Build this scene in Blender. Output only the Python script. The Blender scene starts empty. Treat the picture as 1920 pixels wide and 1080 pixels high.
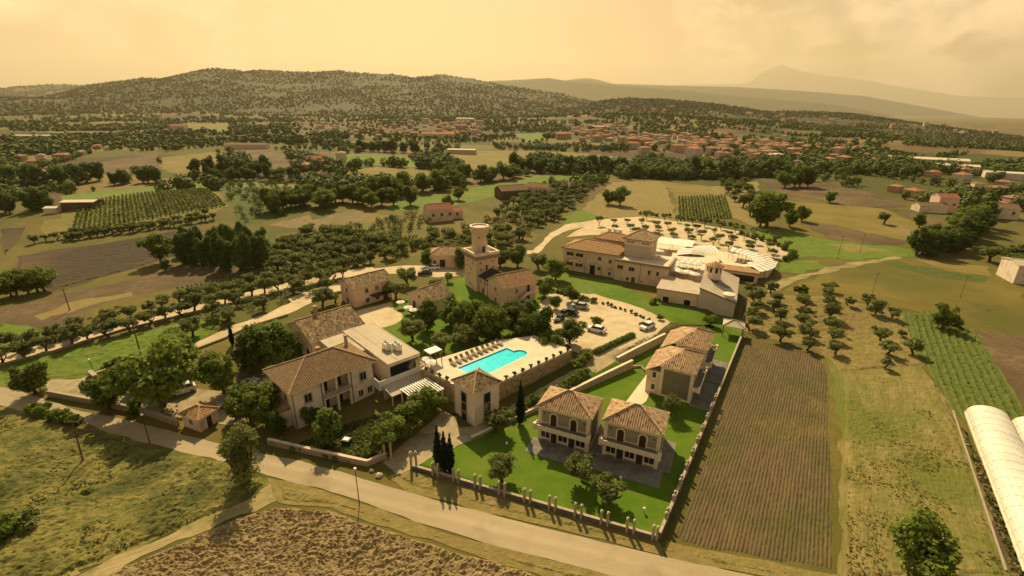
import bpy, bmesh, math, random
import numpy as np
from mathutils import Vector, Matrix
# ------------------------------------------------------------------ camera, sky, sun, exposure
SC = bpy.context.scene
COL = SC.collection
R = math.radians
F, TH, ROLL, CAMH = 914.0, R(20.4), R(0.7), 48.0
cam = bpy.data.cameras.new('camera'); camo = bpy.data.objects.new('camera', cam); COL.objects.link(camo)
cam.sensor_width = 36.0; cam.lens = 36.0*F/1920.0; cam.clip_start = 0.5; cam.clip_end = 60000
camo.matrix_world = Matrix.Translation((0, 0, CAMH)) @ Matrix.Rotation(R(90)-TH, 4, 'X') @ Matrix.Rotation(ROLL, 4, 'Z')
SC.camera = camo
SC.cycles.max_bounces = 6; SC.cycles.diffuse_bounces = 2; SC.cycles.glossy_bounces = 2; SC.cycles.transmission_bounces = 2; SC.cycles.volume_bounces = 0
SC.render.resolution_x, SC.render.resolution_y = 1024, 576
vs = SC.view_settings
vs.view_transform = 'Standard'; vs.look = 'None'; vs.exposure = 0.6; vs.gamma = 1.0; vs.use_curve_mapping = False

SUN_AZ, SUN_EL = R(-13), R(43)      # azimuth from +Y, negative = to the left
sl = bpy.data.lights.new('sun', 'SUN'); sl.energy = 5.0; sl.angle = R(0.53); sl.color = (1.0, 0.775, 0.44)
so = bpy.data.objects.new('sun', sl); COL.objects.link(so)
sdir = Vector((math.sin(SUN_AZ)*math.cos(SUN_EL), math.cos(SUN_AZ)*math.cos(SUN_EL), math.sin(SUN_EL)))
so.rotation_euler = sdir.to_track_quat('Z', 'Y').to_euler()

W = bpy.data.worlds.new('World'); SC.world = W; W.use_nodes = True
nt = W.node_tree; nt.nodes.clear()
def wn(t, **k):
    n = nt.nodes.new(t)
    for a, b in k.items(): setattr(n, a, b)
    return n
def wl(a, b): nt.links.new(a, b)
sky = wn('ShaderNodeTexSky', sky_type='NISHITA', sun_disc=False, sun_elevation=SUN_EL, sun_rotation=SUN_AZ)
sky.altitude = 200; sky.air_density = 1.0; sky.dust_density = 4.0; sky.ozone_density = 1.0
tint = wn('ShaderNodeMixRGB', blend_type='MULTIPLY'); tint.inputs[0].default_value = 1.0
tcz = wn('ShaderNodeTexCoord'); szz = wn('ShaderNodeSeparateXYZ'); wl(tcz.outputs['Generated'], szz.inputs[0])
zr = wn('ShaderNodeValToRGB'); ze = zr.color_ramp.elements      # warm towards the horizon, cool overhead
ze[0].position = 0.15; ze[0].color = (1.0, 0.60, 0.275, 1); ze[1].position = 0.52; ze[1].color = (0.20, 0.64, 0.72, 1)
wl(szz.outputs['Z'], zr.inputs[0]); wl(zr.outputs[0], tint.inputs[2])
wl(sky.outputs[0], tint.inputs[1])
tc = wn('ShaderNodeTexCoord')
mp = wn('ShaderNodeMapping'); mp.inputs['Scale'].default_value = (1.0, 1.0, 1.9)
wl(tc.outputs['Generated'], mp.inputs[0])
def dirmask(az, el, rad, soft):
    d = Vector((math.sin(R(az))*math.cos(R(el)), math.cos(R(az))*math.cos(R(el)), math.sin(R(el))))
    dp = wn('ShaderNodeVectorMath', operation='DOT_PRODUCT'); dp.inputs[1].default_value = d
    wl(tc.outputs['Generated'], dp.inputs[0])
    mr = wn('ShaderNodeMapRange'); mr.interpolation_type = 'SMOOTHSTEP'
    mr.inputs[1].default_value = math.cos(R(rad+soft)); mr.inputs[2].default_value = math.cos(R(max(rad-soft, 0.1)))
    wl(dp.outputs['Value'], mr.inputs[0]); return mr.outputs[0]
def math_(op, a, b):
    m = wn('ShaderNodeMath', operation=op)
    for i, v in enumerate((a, b)):
        if isinstance(v, (int, float)): m.inputs[i].default_value = v
        else: wl(v, m.inputs[i])
    return m.outputs[0]
cn = wn('ShaderNodeTexNoise'); cn.inputs['Scale'].default_value = 7.0; cn.inputs['Detail'].default_value = 9.0; cn.inputs['Roughness'].default_value = 0.58
wl(mp.outputs[0], cn.inputs['Vector'])
# cumulus banks: (azimuth, elevation, radius, softness, amount)
tot = None
for az, el, rad, soft, amt in ((-42, 8.5, 2, 2.4, .75), (-36, 9.5, 4, 4, .6), (-29, 8, 6, 5, .4), (37, 10.5, 5, 5, .95), (43, 6, 8, 6, .7), (25, 6, 8, 6, .45), (52, 10, 7, 6, .6), (90, 25, 30, 20, .5), (180, 30, 35, 22, .5), (-100, 28, 30, 20, .5)):
    m = math_('MULTIPLY', dirmask(az, el, rad, soft), amt)
    tot = m if tot is None else math_('MAXIMUM', tot, m)
edge = wn('ShaderNodeMapRange'); edge.interpolation_type = 'SMOOTHSTEP'
edge.inputs[1].default_value = 0.45; edge.inputs[2].default_value = 0.60
wl(math_('ADD', cn.outputs[0], math_('MULTIPLY', math_('SUBTRACT', tot, 0.35), 0.30)), edge.inputs[0])
cmask = math_('MULTIPLY', edge.outputs[0], math_('MULTIPLY', tot, 1.0))
cn2 = wn('ShaderNodeTexNoise'); cn2.inputs['Scale'].default_value = 9.0; cn2.inputs['Detail'].default_value = 7.0
mp2 = wn('ShaderNodeMapping'); mp2.inputs['Scale'].default_value = (1.0, 1.0, 1.6); mp2.inputs['Location'].default_value = (0.3, 0.1, 0.07)
wl(tc.outputs['Generated'], mp2.inputs[0]); wl(mp2.outputs[0], cn2.inputs['Vector'])
ccol = wn('ShaderNodeValToRGB'); e = ccol.color_ramp.elements
e[0].position = 0.38; e[0].color = (8.5, 6.3, 3.8, 1); e[1].position = 0.60; e[1].color = (23.0, 15.6, 9.2, 1)
wl(cn2.outputs[0], ccol.inputs[0])
cm = wn('ShaderNodeMixRGB'); wl(cmask, cm.inputs[0]); wl(tint.outputs[0], cm.inputs[1]); wl(ccol.outputs[0], cm.inputs[2])
bg = wn('ShaderNodeBackground'); bg.inputs[1].default_value = 0.056
wl(cm.outputs[0], bg.inputs[0]); wo = wn('ShaderNodeOutputWorld'); wl(bg.outputs[0], wo.inputs[0])

# ------------------------------------------------------------------ helpers
rng = random.Random(7)
def ss(a, b, x):
    t = np.clip((np.asarray(x, float)-a)/(b-a), 0, 1); return t*t*(3-2*t)
WALL_A = ((0.3, 66.8), (23.8, 84.7)); WALL_B = ((20.9, 85.5), (33.6, 96.5))     # retaining walls: drive above, villa lawn below
def near_h(x, y):
    x = np.asarray(x, float); y = np.asarray(y, float)
    xa = 0.3+(y-66.8)*1.313; xb = 20.9+(y-85.5)*1.1545; k = ss(84.7, 85.9, y)
    dl = (xa+(xb-xa)*k-x)*0.63-0.1
    hl = 1.5*ss(60, 92, y); hr = 1.5*ss(99, 126, y)
    return hr+(hl-hr)*ss(0.0, 1.4, dl)
def ground_h(x, y):
    x = np.asarray(x, float); y = np.asarray(y, float)
    h = near_h(x, y)
    far = ss(170, 420, np.hypot(x, y))
    h = h+far*(3.0*np.sin(x/170.0+1.0)*np.sin(y/230.0)+2.0*np.sin(x/75.0+y/120.0)+1.2*np.sin(x/41.0-y/57.0+2))
    h = h+6.0*np.exp(-(((x+170)/75)**2+((y-225)/45)**2))
    h = h-62.0*ss(520, 1600, x)
    h = h+14.0*ss(900, 1900, y)
    h = h+26*np.exp(-(((x-260)/420)**2+((y-1250)/260)**2))
    return h
def gz(x, y):
    """scalar ground_h"""
    def sm(a, b, v):
        t = min(1.0, max(0.0, (v-a)/(b-a))); return t*t*(3-2*t)
    xa = 0.3+(y-66.8)*1.313; xb = 20.9+(y-85.5)*1.1545; dl = (xa+(xb-xa)*sm(84.7, 85.9, y)-x)*0.63-0.1
    hr = 1.5*sm(99, 126, y); h = hr+(1.5*sm(60, 92, y)-hr)*sm(0.0, 1.4, dl)
    D = math.hypot(x, y); sn = math.sin
    if D > 170: h += sm(170, 420, D)*(3.0*sn(x/170.0+1.0)*sn(y/230.0)+2.0*sn(x/75.0+y/120.0)+1.2*sn(x/41.0-y/57.0+2))
    h += 6.0*math.exp(-(((x+170)/75)**2+((y-225)/45)**2))-62.0*sm(520, 1600, x)+14.0*sm(900, 1900, y)+26*math.exp(-(((x-260)/420)**2+((y-1250)/260)**2))
    return h
def ray(px, py):
    x = (px-960)/F; y = (py-540)/F
    c, s = math.cos(ROLL), math.sin(ROLL); x, y = x*c+y*s, -x*s+y*c
    return np.array((x, math.cos(TH)-y*math.sin(TH), -(math.sin(TH)+y*math.cos(TH))))
def at(px, py, z=None):
    """photo pixel -> point on the ground (or on the level z)"""
    d = ray(px, py)
    if z is not None:
        t = (CAMH-z)/-d[2]; return Vector((d[0]*t, d[1]*t, z))
    lo = 5.0; step = 3.0; t = lo
    while t < 9000:
        p = d*t
        if CAMH+p[2] <= gz(p[0], p[1]): break
        lo = t; t += step; step = max(3.0, t*0.02)
    hi = t
    for _ in range(30):
        m = (lo+hi)/2; p = d*m
        if CAMH+p[2] <= gz(p[0], p[1]): hi = m
        else: lo = m
    p = d*hi; return Vector((p[0], p[1], gz(p[0], p[1])))
def atY(px, py, Y):
    d = ray(px, py); t = Y/d[1]; return Vector((d[0]*t, Y, CAMH+d[2]*t))
def tag(o, label=None, cat=None, group=None, kind=None):
    if label: o['label'] = label
    if cat: o['category'] = cat
    if group: o['group'] = group
    if kind: o['kind'] = kind
    return o
def link(name, data, parent=None):
    o = bpy.data.objects.new(name, data); COL.objects.link(o)
    if parent is not None: o.parent = parent
    return o
def empty(name, loc, rz=0.0, label=None, cat=None, group=None):
    o = link(name, None); o.location = loc; o.rotation_euler = (0, 0, rz); o.empty_display_size = 0.5
    return tag(o, label, cat, group, 'thing' if label else None)
UV4 = [(0, 0), (1, 0), (1, 1), (0, 1)]
class MB:
    """collects polygons (with metric uv) and links them as one mesh object"""
    def __init__(s): s.v = []; s.f = []; s.uv = []; s.mi = []
    def poly(s, pts, uv=None, mi=0):
        n = len(s.v); pts = [tuple(p) for p in pts]; s.v += pts; s.f.append(tuple(range(n, n+len(pts)))); s.mi.append(mi)
        if uv is None:
            a = Vector(pts[0]); u = (Vector(pts[1])-a)
            u = u.normalized() if u.length > 1e-6 else Vector((1, 0, 0))
            nn = Vector((0, 0, 0))
            for i in range(len(pts)): nn += (Vector(pts[i])-a).cross(Vector(pts[(i+1) % len(pts)])-a)
            w = nn.normalized().cross(u) if nn.length > 1e-9 else Vector((0, 0, 1))
            uv = [((Vector(p)-a).dot(u), (Vector(p)-a).dot(w)) for p in pts]
        s.uv.append(uv); return s
    def box(s, x0, x1, y0, y1, z0, z1, mi=0):
        a = [(x0, y0, z0), (x1, y0, z0), (x1, y1, z0), (x0, y1, z0), (x0, y0, z1), (x1, y0, z1), (x1, y1, z1), (x0, y1, z1)]
        for q in ((0, 3, 2, 1), (4, 5, 6, 7), (0, 1, 5, 4), (1, 2, 6, 5), (2, 3, 7, 6), (3, 0, 4, 7)): s.poly([a[i] for i in q], mi=mi)
        return s
    def prism(s, pts, z0, z1, mi=0):
        pts = [(p[0], p[1]) for p in pts]
        A = sum(pts[i][0]*pts[(i+1) % len(pts)][1]-pts[(i+1) % len(pts)][0]*pts[i][1] for i in range(len(pts)))
        if A < 0: pts = pts[::-1]
        s.poly([(x, y, z1) for x, y in pts], mi=mi); s.poly([(x, y, z0) for x, y in pts[::-1]], mi=mi)
        for i in range(len(pts)):
            a, b = pts[i], pts[(i+1) % len(pts)]
            s.poly([(a[0], a[1], z0), (b[0], b[1], z0), (b[0], b[1], z1), (a[0], a[1], z1)], mi=mi)
        return s
    def tube(s, pts, rads, n=8, mi=0, cap=True):
        pts = [Vector(p) for p in pts]; rings = []
        for i, p in enumerate(pts):
            d = (pts[min(i+1, len(pts)-1)]-pts[max(i-1, 0)]).normalized()
            up = Vector((0, 0, 1)) if abs(d.z) < 0.9 else Vector((1, 0, 0))
            a = d.cross(up).normalized(); b = d.cross(a)
            rings.append([p+(a*math.cos(2*math.pi*k/n)+b*math.sin(2*math.pi*k/n))*rads[i] for k in range(n)])
        for i in range(len(rings)-1):
            for k in range(n): s.poly([rings[i][k], rings[i+1][k], rings[i+1][(k+1) % n], rings[i][(k+1) % n]], uv=UV4, mi=mi)
        if cap: s.poly(rings[0], mi=mi); s.poly(rings[-1][::-1], mi=mi)
        return s
    def lathe(s, prof, n=20, cx=0, cy=0, mi=0):
        for (r0, z0), (r1, z1) in zip(prof, prof[1:]):
            for k in range(n):
                a, b = 2*math.pi*k/n, 2*math.pi*(k+1)/n
                P = lambda r, z, t: (cx+r*math.cos(t), cy+r*math.sin(t), z)
                q = [P(r0, z0, a), P(r0, z0, b), P(r1, z1, b), P(r1, z1, a)]
                if r0 < 1e-6: q = [q[0], q[2], q[3]]
                elif r1 < 1e-6: q = q[:3]
                s.poly(q, uv=UV4[:len(q)], mi=mi)
        return s
    def mesh(s, name, mats, smooth=False):
        me = bpy.data.meshes.new(name); me.from_pydata(s.v, [], s.f)
        for m in (mats if isinstance(mats, (list, tuple)) else [mats]): me.materials.append(m)
        uvl = me.uv_layers.new(name='uv'); uvl.data.foreach_set('uv', [c for f in s.uv for p in f for c in p])
        me.polygons.foreach_set('material_index', s.mi)
        if smooth: me.polygons.foreach_set('use_smooth', [True]*len(s.f))
        me.update(); return me
    def build(s, name, mats, parent=None, smooth=False): return link(name, s.mesh(name, mats, smooth), parent)

# ------------------------------------------------------------------ materials
def M(name, c1, c2=None, s=1.0, c3=None, s3=0.06, p3=(0.42, 0.62), rough=0.9, bump=0.0, bs=None, rnd=0.0, stripe=None, co='Object', spec=0.15, metal=0.0, stretch=None, det=5.0):
    m = bpy.data.materials.new(name); m.use_nodes = True; t = m.node_tree; N = t.nodes; b = N['Principled BSDF']
    b.inputs['Roughness'].default_value = rough; b.inputs['Specular IOR Level'].default_value = spec; b.inputs['Metallic'].default_value = metal
    def nn(ty): return N.new(ty)
    tcn = nn('ShaderNodeTexCoord'); vec = tcn.outputs[co]
    if co == 'World':
        pass
    if stretch:
        mpn = nn('ShaderNodeMapping'); mpn.inputs['Rotation'].default_value = (0, 0, -R(stretch[0])); mpn.vector_type = 'POINT'
        t.links.new(vec, mpn.inputs[0]); m2 = nn('ShaderNodeMapping'); m2.inputs['Scale'].default_value = (1.0/stretch[1], 1, 1)
        t.links.new(mpn.outputs[0], m2.inputs[0]); vec1 = m2.outputs[0]
    else: vec1 = vec
    def mix(f, a, c, bl='MIX'):
        x = nn('ShaderNodeMixRGB'); x.blend_type = bl
        for i, v in ((0, f), (1, a), (2, c)):
            if isinstance(v, (int, float)): x.inputs[i].default_value = v
            elif isinstance(v, tuple): x.inputs[i].default_value = (*v, 1) if len(v) == 3 else v
            else: t.links.new(v, x.inputs[i])
        return x.outputs[0]
    def noise(sc, d=det, v=None, ro=0.6):
        x = nn('ShaderNodeTexNoise'); x.inputs['Scale'].default_value = sc; x.inputs['Detail'].default_value = d; x.inputs['Roughness'].default_value = ro
        t.links.new(vec1 if v is None else v, x.inputs['Vector']); return x.outputs[0]
    def rmp(v, a, c):
        x = nn('ShaderNodeMapRange'); x.inputs[1].default_value = a; x.inputs[2].default_value = c; t.links.new(v, x.inputs[0]); return x.outputs[0]
    col = c1; n1 = None
    if c2 is not None:
        n1 = noise(s); col = mix(rmp(n1, 0.36, 0.64), c1, c2)
    if c3 is not None:
        col = mix(rmp(noise(s3, 4, vec), *p3), col, c3)
    hgt = None
    if stripe:
        ang, per, cs, amt, soft = stripe
        mpn = nn('ShaderNodeMapping'); mpn.inputs['Rotation'].default_value = (0, 0, -R(ang)); t.links.new(vec, mpn.inputs[0])
        dn = nn('ShaderNodeVectorMath'); dn.operation = 'ADD'
        nz = nn('ShaderNodeTexNoise'); nz.inputs['Scale'].default_value = 1.2/per*0.5; t.links.new(vec, nz.inputs['Vector'])
        sc = nn('ShaderNodeVectorMath'); sc.operation = 'SCALE'; sc.inputs['Scale'].default_value = per*0.35; t.links.new(nz.outputs['Color'], sc.inputs[0])
        t.links.new(mpn.outputs[0], dn.inputs[0]); t.links.new(sc.outputs[0], dn.inputs[1])
        sx = nn('ShaderNodeSeparateXYZ'); t.links.new(dn.outputs[0], sx.inputs[0])
        mm = nn('ShaderNodeMath'); mm.operation = 'MULTIPLY'; mm.inputs[1].default_value = 2*math.pi/per; t.links.new(sx.outputs['Y'], mm.inputs[0])
        sn = nn('ShaderNodeMath'); sn.operation = 'SINE'; t.links.new(mm.outputs[0], sn.inputs[0])
        f = rmp(sn.outputs[0], -soft, soft); f2 = nn('ShaderNodeMath'); f2.operation = 'MULTIPLY'; f2.inputs[1].default_value = amt; t.links.new(f, f2.inputs[0])
        col = mix(f2.outputs[0], col, cs); hgt = sn.outputs[0]
    if rnd:
        oi = nn('ShaderNodeObjectInfo'); mr = nn('ShaderNodeMapRange'); mr.inputs[3].default_value = 1-rnd; mr.inputs[4].default_value = 1+rnd
        t.links.new(oi.outputs['Random'], mr.inputs[0])
        col = mix(1.0, col, mr.outputs[0], 'MULTIPLY')
    if isinstance(col, tuple): b.inputs['Base Color'].default_value = (*col, 1)
    else: t.links.new(col, b.inputs['Base Color'])
    if bump:
        bn = nn('ShaderNodeBump'); bn.inputs['Strength'].default_value = min(1.0, bump); bn.inputs['Distance'].default_value = 0.25*max(1, bump)
        t.links.new(noise(bs or s, 6), bn.inputs['Height']); t.links.new(bn.outputs[0], b.inputs['Normal'])
    return m
def roofmat(name, base, light, dark, tw=0.34, th=0.5, moss=None):
    """clay pantiles: columns along u, courses along v, every tile its own tone"""
    m = bpy.data.materials.new(name); m.use_nodes = True; t = m.node_tree; N = t.nodes; b = N['Principled BSDF']; b.inputs['Roughness'].default_value = 0.9; b.inputs['Specular IOR Level'].default_value = 0.1
    uv = N.new('ShaderNodeUVMap'); uv.uv_map = 'uv'
    sc = N.new('ShaderNodeVectorMath'); sc.operation = 'DIVIDE'; sc.inputs[1].default_value = (tw, th, 1); t.links.new(uv.outputs[0], sc.inputs[0])
    fl = N.new('ShaderNodeVectorMath'); fl.operation = 'FLOOR'; t.links.new(sc.outputs[0], fl.inputs[0])
    wnz = N.new('ShaderNodeTexWhiteNoise'); wnz.noise_dimensions = '3D'; t.links.new(fl.outputs[0], wnz.inputs['Vector'])
    rp = N.new('ShaderNodeValToRGB'); el = rp.color_ramp.elements
    el[0].position = 0; el[0].color = (*dark, 1); el[1].position = 1; el[1].color = (*light, 1)
    k = el.new(0.4); k.color = (*base, 1); k = el.new(0.75); k.color = (*[0.6*x+0.4*y for x, y in zip(base, light)], 1)
    t.links.new(wnz.outputs['Value'], rp.inputs[0])
    nz = N.new('ShaderNodeTexNoise'); nz.inputs['Scale'].default_value = 0.8; nz.inputs['Detail'].default_value = 6; t.links.new(uv.outputs[0], nz.inputs['Vector'])
    mr = N.new('ShaderNodeMapRange'); mr.inputs[1].default_value = 0.45; mr.inputs[2].default_value = 0.68; t.links.new(nz.outputs[0], mr.inputs[0])
    mx = N.new('ShaderNodeMixRGB'); t.links.new(mr.outputs[0], mx.inputs[0]); t.links.new(rp.outputs[0], mx.inputs[1]); mx.inputs[2].default_value = (*(moss or dark), 1)
    t.links.new(mx.outputs[0], b.inputs['Base Color'])
    sx = N.new('ShaderNodeSeparateXYZ'); t.links.new(sc.outputs[0], sx.inputs[0])
    def w(src, k):
        a = N.new('ShaderNodeMath'); a.operation = 'MULTIPLY'; a.inputs[1].default_value = k; t.links.new(src, a.inputs[0])
        c = N.new('ShaderNodeMath'); c.operation = 'SINE'; t.links.new(a.outputs[0], c.inputs[0]); return c.outputs[0]
    fr = N.new('ShaderNodeMath'); fr.operation = 'FRACT'; t.links.new(sx.outputs['Y'], fr.inputs[0])
    ad = N.new('ShaderNodeMath'); ad.operation = 'ADD'; t.links.new(w(sx.outputs['X'], 2*math.pi), ad.inputs[0]); t.links.new(fr.outputs[0], ad.inputs[1])
    bp = N.new('ShaderNodeBump'); bp.inputs['Distance'].default_value = 0.06; bp.inputs['Strength'].default_value = 0.8; t.links.new(ad.outputs[0], bp.inputs['Height']); t.links.new(bp.outputs[0], b.inputs['Normal'])
    return m
# ------------------------------------------------------------------ the ground, hills and air
def axis(fine0, fine1, fs, mid0, mid1, ms, lo, hi, g=1.07):
    a = list(np.arange(fine0, fine1+1e-6, fs))
    x = fine1
    while x < mid1: x += ms; a.append(x)
    s = ms
    while x < hi: s *= g; x += s; a.append(x)
    x = fine0
    while x > mid0: x -= ms; a.insert(0, x)
    s = ms
    while x > lo: s *= g; x -= s; a.insert(0, x)
    return np.array(a)
GX = axis(-5, 39, 1.0, -140, 140, 3.0, -9000, 9000)
GY = axis(66, 102, 1.0, 30, 240, 3.0, -400, 12000)
def grid_mesh(name, X, Y, Z, mats, smooth=True):
    nx, ny = len(X), len(Y)
    xx, yy = np.meshgrid(X, Y); v = np.stack((xx, yy, Z), -1).reshape(-1, 3)
    i = np.arange(nx*ny).reshape(ny, nx)
    f = np.stack((i[:-1, :-1], i[:-1, 1:], i[1:, 1:], i[1:, :-1]), -1).reshape(-1, 4)
    return np_mesh(name, v, f, mats, smooth)
def np_mesh(name, v, f, mats, smooth=False, mi=None):
    me = bpy.data.meshes.new(name); k = f.shape[1]
    me.vertices.add(len(v)); me.vertices.foreach_set('co', np.ascontiguousarray(v, np.float32).ravel())
    me.loops.add(f.size); me.loops.foreach_set('vertex_index', np.ascontiguousarray(f, np.int32).ravel())
    me.polygons.add(len(f)); me.polygons.foreach_set('loop_start', np.arange(0, f.size, k, dtype=np.int32)); me.polygons.foreach_set('loop_total', np.full(len(f), k, np.int32))
    for m in (mats if isinstance(mats, (list, tuple)) else [mats]): me.materials.append(m)
    if mi is not None: me.polygons.foreach_set('material_index', np.asarray(mi, np.int32))
    me.polygons.foreach_set('use_smooth', np.full(len(f), smooth)); me.update(calc_edges=True); me.validate(); return me
def vnoise(x, y, seed=0):
    """smooth value noise, vectorised"""
    x = np.asarray(x, float); y = np.asarray(y, float); xi = np.floor(x).astype(int); yi = np.floor(y).astype(int); fx = x-xi; fy = y-yi
    def h(a, b):
        n = (a*374761393+b*668265263+seed*69069) & 0xffffffff
        n = ((n ^ (n >> 13))*1274126177) & 0xffffffff
        return ((n ^ (n >> 16)) & 0xffff)/65535.0
    fx = fx*fx*(3-2*fx); fy = fy*fy*(3-2*fy)
    return (h(xi, yi)*(1-fx)+h(xi+1, yi)*fx)*(1-fy)+(h(xi, yi+1)*(1-fx)+h(xi+1, yi+1)*fx)*fy
def fbm(x, y, o=4, seed=0):
    r = 0; a = 0.5
    for k in range(o): r = r+a*vnoise(x*2**k, y*2**k, seed+k); a *= 0.5
    return r

def groundmat():
    m = M('rough_pasture', (0.1214, 0.1000, 0.0213), (0.1681, 0.1246, 0.0295), 0.3, (0.0836, 0.0836, 0.0156), 0.02, (0.40, 0.6), bump=0.6, bs=1.6)
    t = m.node_tree; N = t.nodes; b = N['Principled BSDF']; src = b.inputs['Base Color'].links[0].from_socket
    tcn = N.new('ShaderNodeTexCoord'); mp = N.new('ShaderNodeMapping'); mp.inputs['Scale'].default_value = (1/95.0, 1/70.0, 1); mp.inputs['Rotation'].default_value = (0, 0, 0.5)
    t.links.new(tcn.outputs['Object'], mp.inputs[0])
    vo = N.new('ShaderNodeTexVoronoi'); vo.voronoi_dimensions = '2D'; vo.inputs['Scale'].default_value = 1.0; t.links.new(mp.outputs[0], vo.inputs['Vector'])
    sx = N.new('ShaderNodeSeparateXYZ'); t.links.new(vo.outputs['Color'], sx.inputs[0])
    rp = N.new('ShaderNodeValToRGB'); rp.color_ramp.interpolation = 'CONSTANT'; el = rp.color_ramp.elements
    cs = [(0.0820, 0.0820, 0.0164), (0.1517, 0.1189, 0.0279), (0.1353, 0.0861, 0.0344), (0.1050, 0.0984, 0.0180), (0.0861, 0.0574, 0.0271), (0.1968, 0.1394, 0.0459), (0.0656, 0.0705, 0.0148)]
    el[0].color = (*cs[0], 1); el[1].position = 1/7; el[1].color = (*cs[1], 1)
    for i in range(2, 7): k = el.new(i/7); k.color = (*cs[i], 1)
    t.links.new(sx.outputs[0], rp.inputs[0])
    nz = N.new('ShaderNodeTexNoise'); nz.inputs['Scale'].default_value = 0.35; nz.inputs['Detail'].default_value = 8; t.links.new(tcn.outputs['Object'], nz.inputs['Vector'])
    mm = N.new('ShaderNodeMixRGB'); mm.blend_type = 'MULTIPLY'; mm.inputs[0].default_value = 0.6
    rr = N.new('ShaderNodeMapRange'); rr.inputs[1].default_value = 0.3; rr.inputs[2].default_value = 0.7; rr.inputs[3].default_value = 0.55; rr.inputs[4].default_value = 1.25; t.links.new(nz.outputs[0], rr.inputs[0])
    t.links.new(rp.outputs[0], mm.inputs[1]); t.links.new(rr.outputs[0], mm.inputs[2])
    # farmland of strips begins some 260 m out
    ge = N.new('ShaderNodeSeparateXYZ'); t.links.new(tcn.outputs['Object'], ge.inputs[0])
    f = N.new('ShaderNodeMapRange'); f.inputs[1].default_value = 240; f.inputs[2].default_value = 300; t.links.new(ge.outputs['Y'], f.inputs[0])
    mx = N.new('ShaderNodeMixRGB'); t.links.new(f.outputs[0], mx.inputs[0]); t.links.new(src, mx.inputs[1]); t.links.new(mm.outputs[0], mx.inputs[2])
    t.links.new(mx.outputs[0], b.inputs['Base Color']); return m
MAT = {}
MAT['ground'] = groundmat()
MAT['hill'] = M('wooded_hillside', (0.044, 0.048, 0.013), (0.062, 0.061, 0.017), 0.022, (0.105, 0.085, 0.027), 0.0042, (0.56, 0.72), bump=1.0, bs=0.05, det=9)
MAT['far'] = M('far_hillside', (0.0385, 0.0455, 0.0245), (0.0595, 0.0595, 0.0315), 0.004)
MAT['meadow'] = M('tall_grass', (0.120, 0.125, 0.026), (0.235, 0.190, 0.052), 0.8, (0.075, 0.080, 0.020), 0.13, (0.48, 0.64), bump=0.8, bs=2.5, det=9)
MAT['dry'] = M('dry_grass', (0.2610, 0.1935, 0.0675), (0.1800, 0.1485, 0.0405), 0.7, (0.2160, 0.1485, 0.0540), 0.09, (0.48, 0.66), bump=0.8, bs=2, det=9)
MAT['green'] = M('green_grass', (0.088, 0.145, 0.012), (0.135, 0.178, 0.020), 0.5, (0.185, 0.170, 0.040), 0.05, (0.52, 0.68), bump=0.5, bs=2, det=9)
MAT['lawn'] = M('mown_lawn', (0.072, 0.138, 0.005), (0.098, 0.162, 0.008), 0.35, (0.150, 0.180, 0.016), 0.12, (0.50, 0.74), bump=0.4, bs=9, det=9, stripe=(-23, 2.4, (0.100, 0.165, 0.010), 0.3, 0.9))
MAT['soil'] = M('ploughed_soil', (0.120, 0.078, 0.038), (0.185, 0.125, 0.060), 0.5, (0.090, 0.062, 0.030), 0.04, bump=1.0, bs=1.5, det=9)
MAT['shaded_soil'] = M('cloud_shaded_soil', (0.046, 0.033, 0.018), (0.066, 0.046, 0.024), 0.6, (0.120, 0.078, 0.037), 0.014, (0.47, 0.60), bump=0.8, bs=1.2, det=9)  # cloud shadow on the ploughed field is put into this soil colour
MAT['tansoil'] = M('pale_tilled_soil', (0.240, 0.165, 0.075), (0.165, 0.120, 0.050), 0.35, (0.14, 0.125, 0.040), 0.05, bump=0.8, bs=1.2, det=9)
MAT['gold'] = M('golden_pasture', (0.2050, 0.1517, 0.0328), (0.1435, 0.1189, 0.0230), 0.25, (0.2173, 0.1599, 0.0533), 0.035, (0.48, 0.66), bump=0.6, bs=1.4, stretch=(-20, 3), det=9)
MAT['olivegr'] = M('olive_green_pasture', (0.1404, 0.1108, 0.0218), (0.1833, 0.1365, 0.0296), 0.25, (0.1053, 0.0952, 0.0187), 0.03, bump=0.6, bs=1.3, stretch=(-18, 4), det=9)
MAT['stubble'] = M('straw_strewn_stubble', (0.165, 0.145, 0.034), (0.270, 0.205, 0.075), 0.75, (0.135, 0.140, 0.026), 0.06, (0.44, 0.6), bump=0.7, bs=2.5, stretch=(58, 5), det=9)
MAT['crop'] = M('leafy_crop', (0.060, 0.100, 0.014), (0.105, 0.135, 0.020), 1.6, bump=1.0, bs=2.5, stripe=(57, 1.3, (0.19, 0.165, 0.045), 0.55, 0.9), det=9)
MAT['darkcrop'] = M('dark_crop', (0.060, 0.080, 0.016), (0.095, 0.110, 0.022), 0.5, bump=0.8, bs=1.5, det=9)
MAT['vinefloor'] = M('vineyard_floor', (0.1955, 0.1615, 0.0382), (0.1403, 0.1318, 0.0255), 0.4, bump=0.5, det=9)
MAT['gravel'] = M('pale_gravel', (0.60, 0.465, 0.29), (0.50, 0.385, 0.225), 0.5, (0.42, 0.32, 0.17), 0.10, (0.5, 0.7), bump=0.3, bs=3, det=9)
MAT['drive'] = M('worn_drive', (0.42, 0.325, 0.185), (0.32, 0.25, 0.135), 0.7, (0.20, 0.175, 0.075), 0.18, (0.52, 0.68), bump=0.35, bs=3, det=9)
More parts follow.
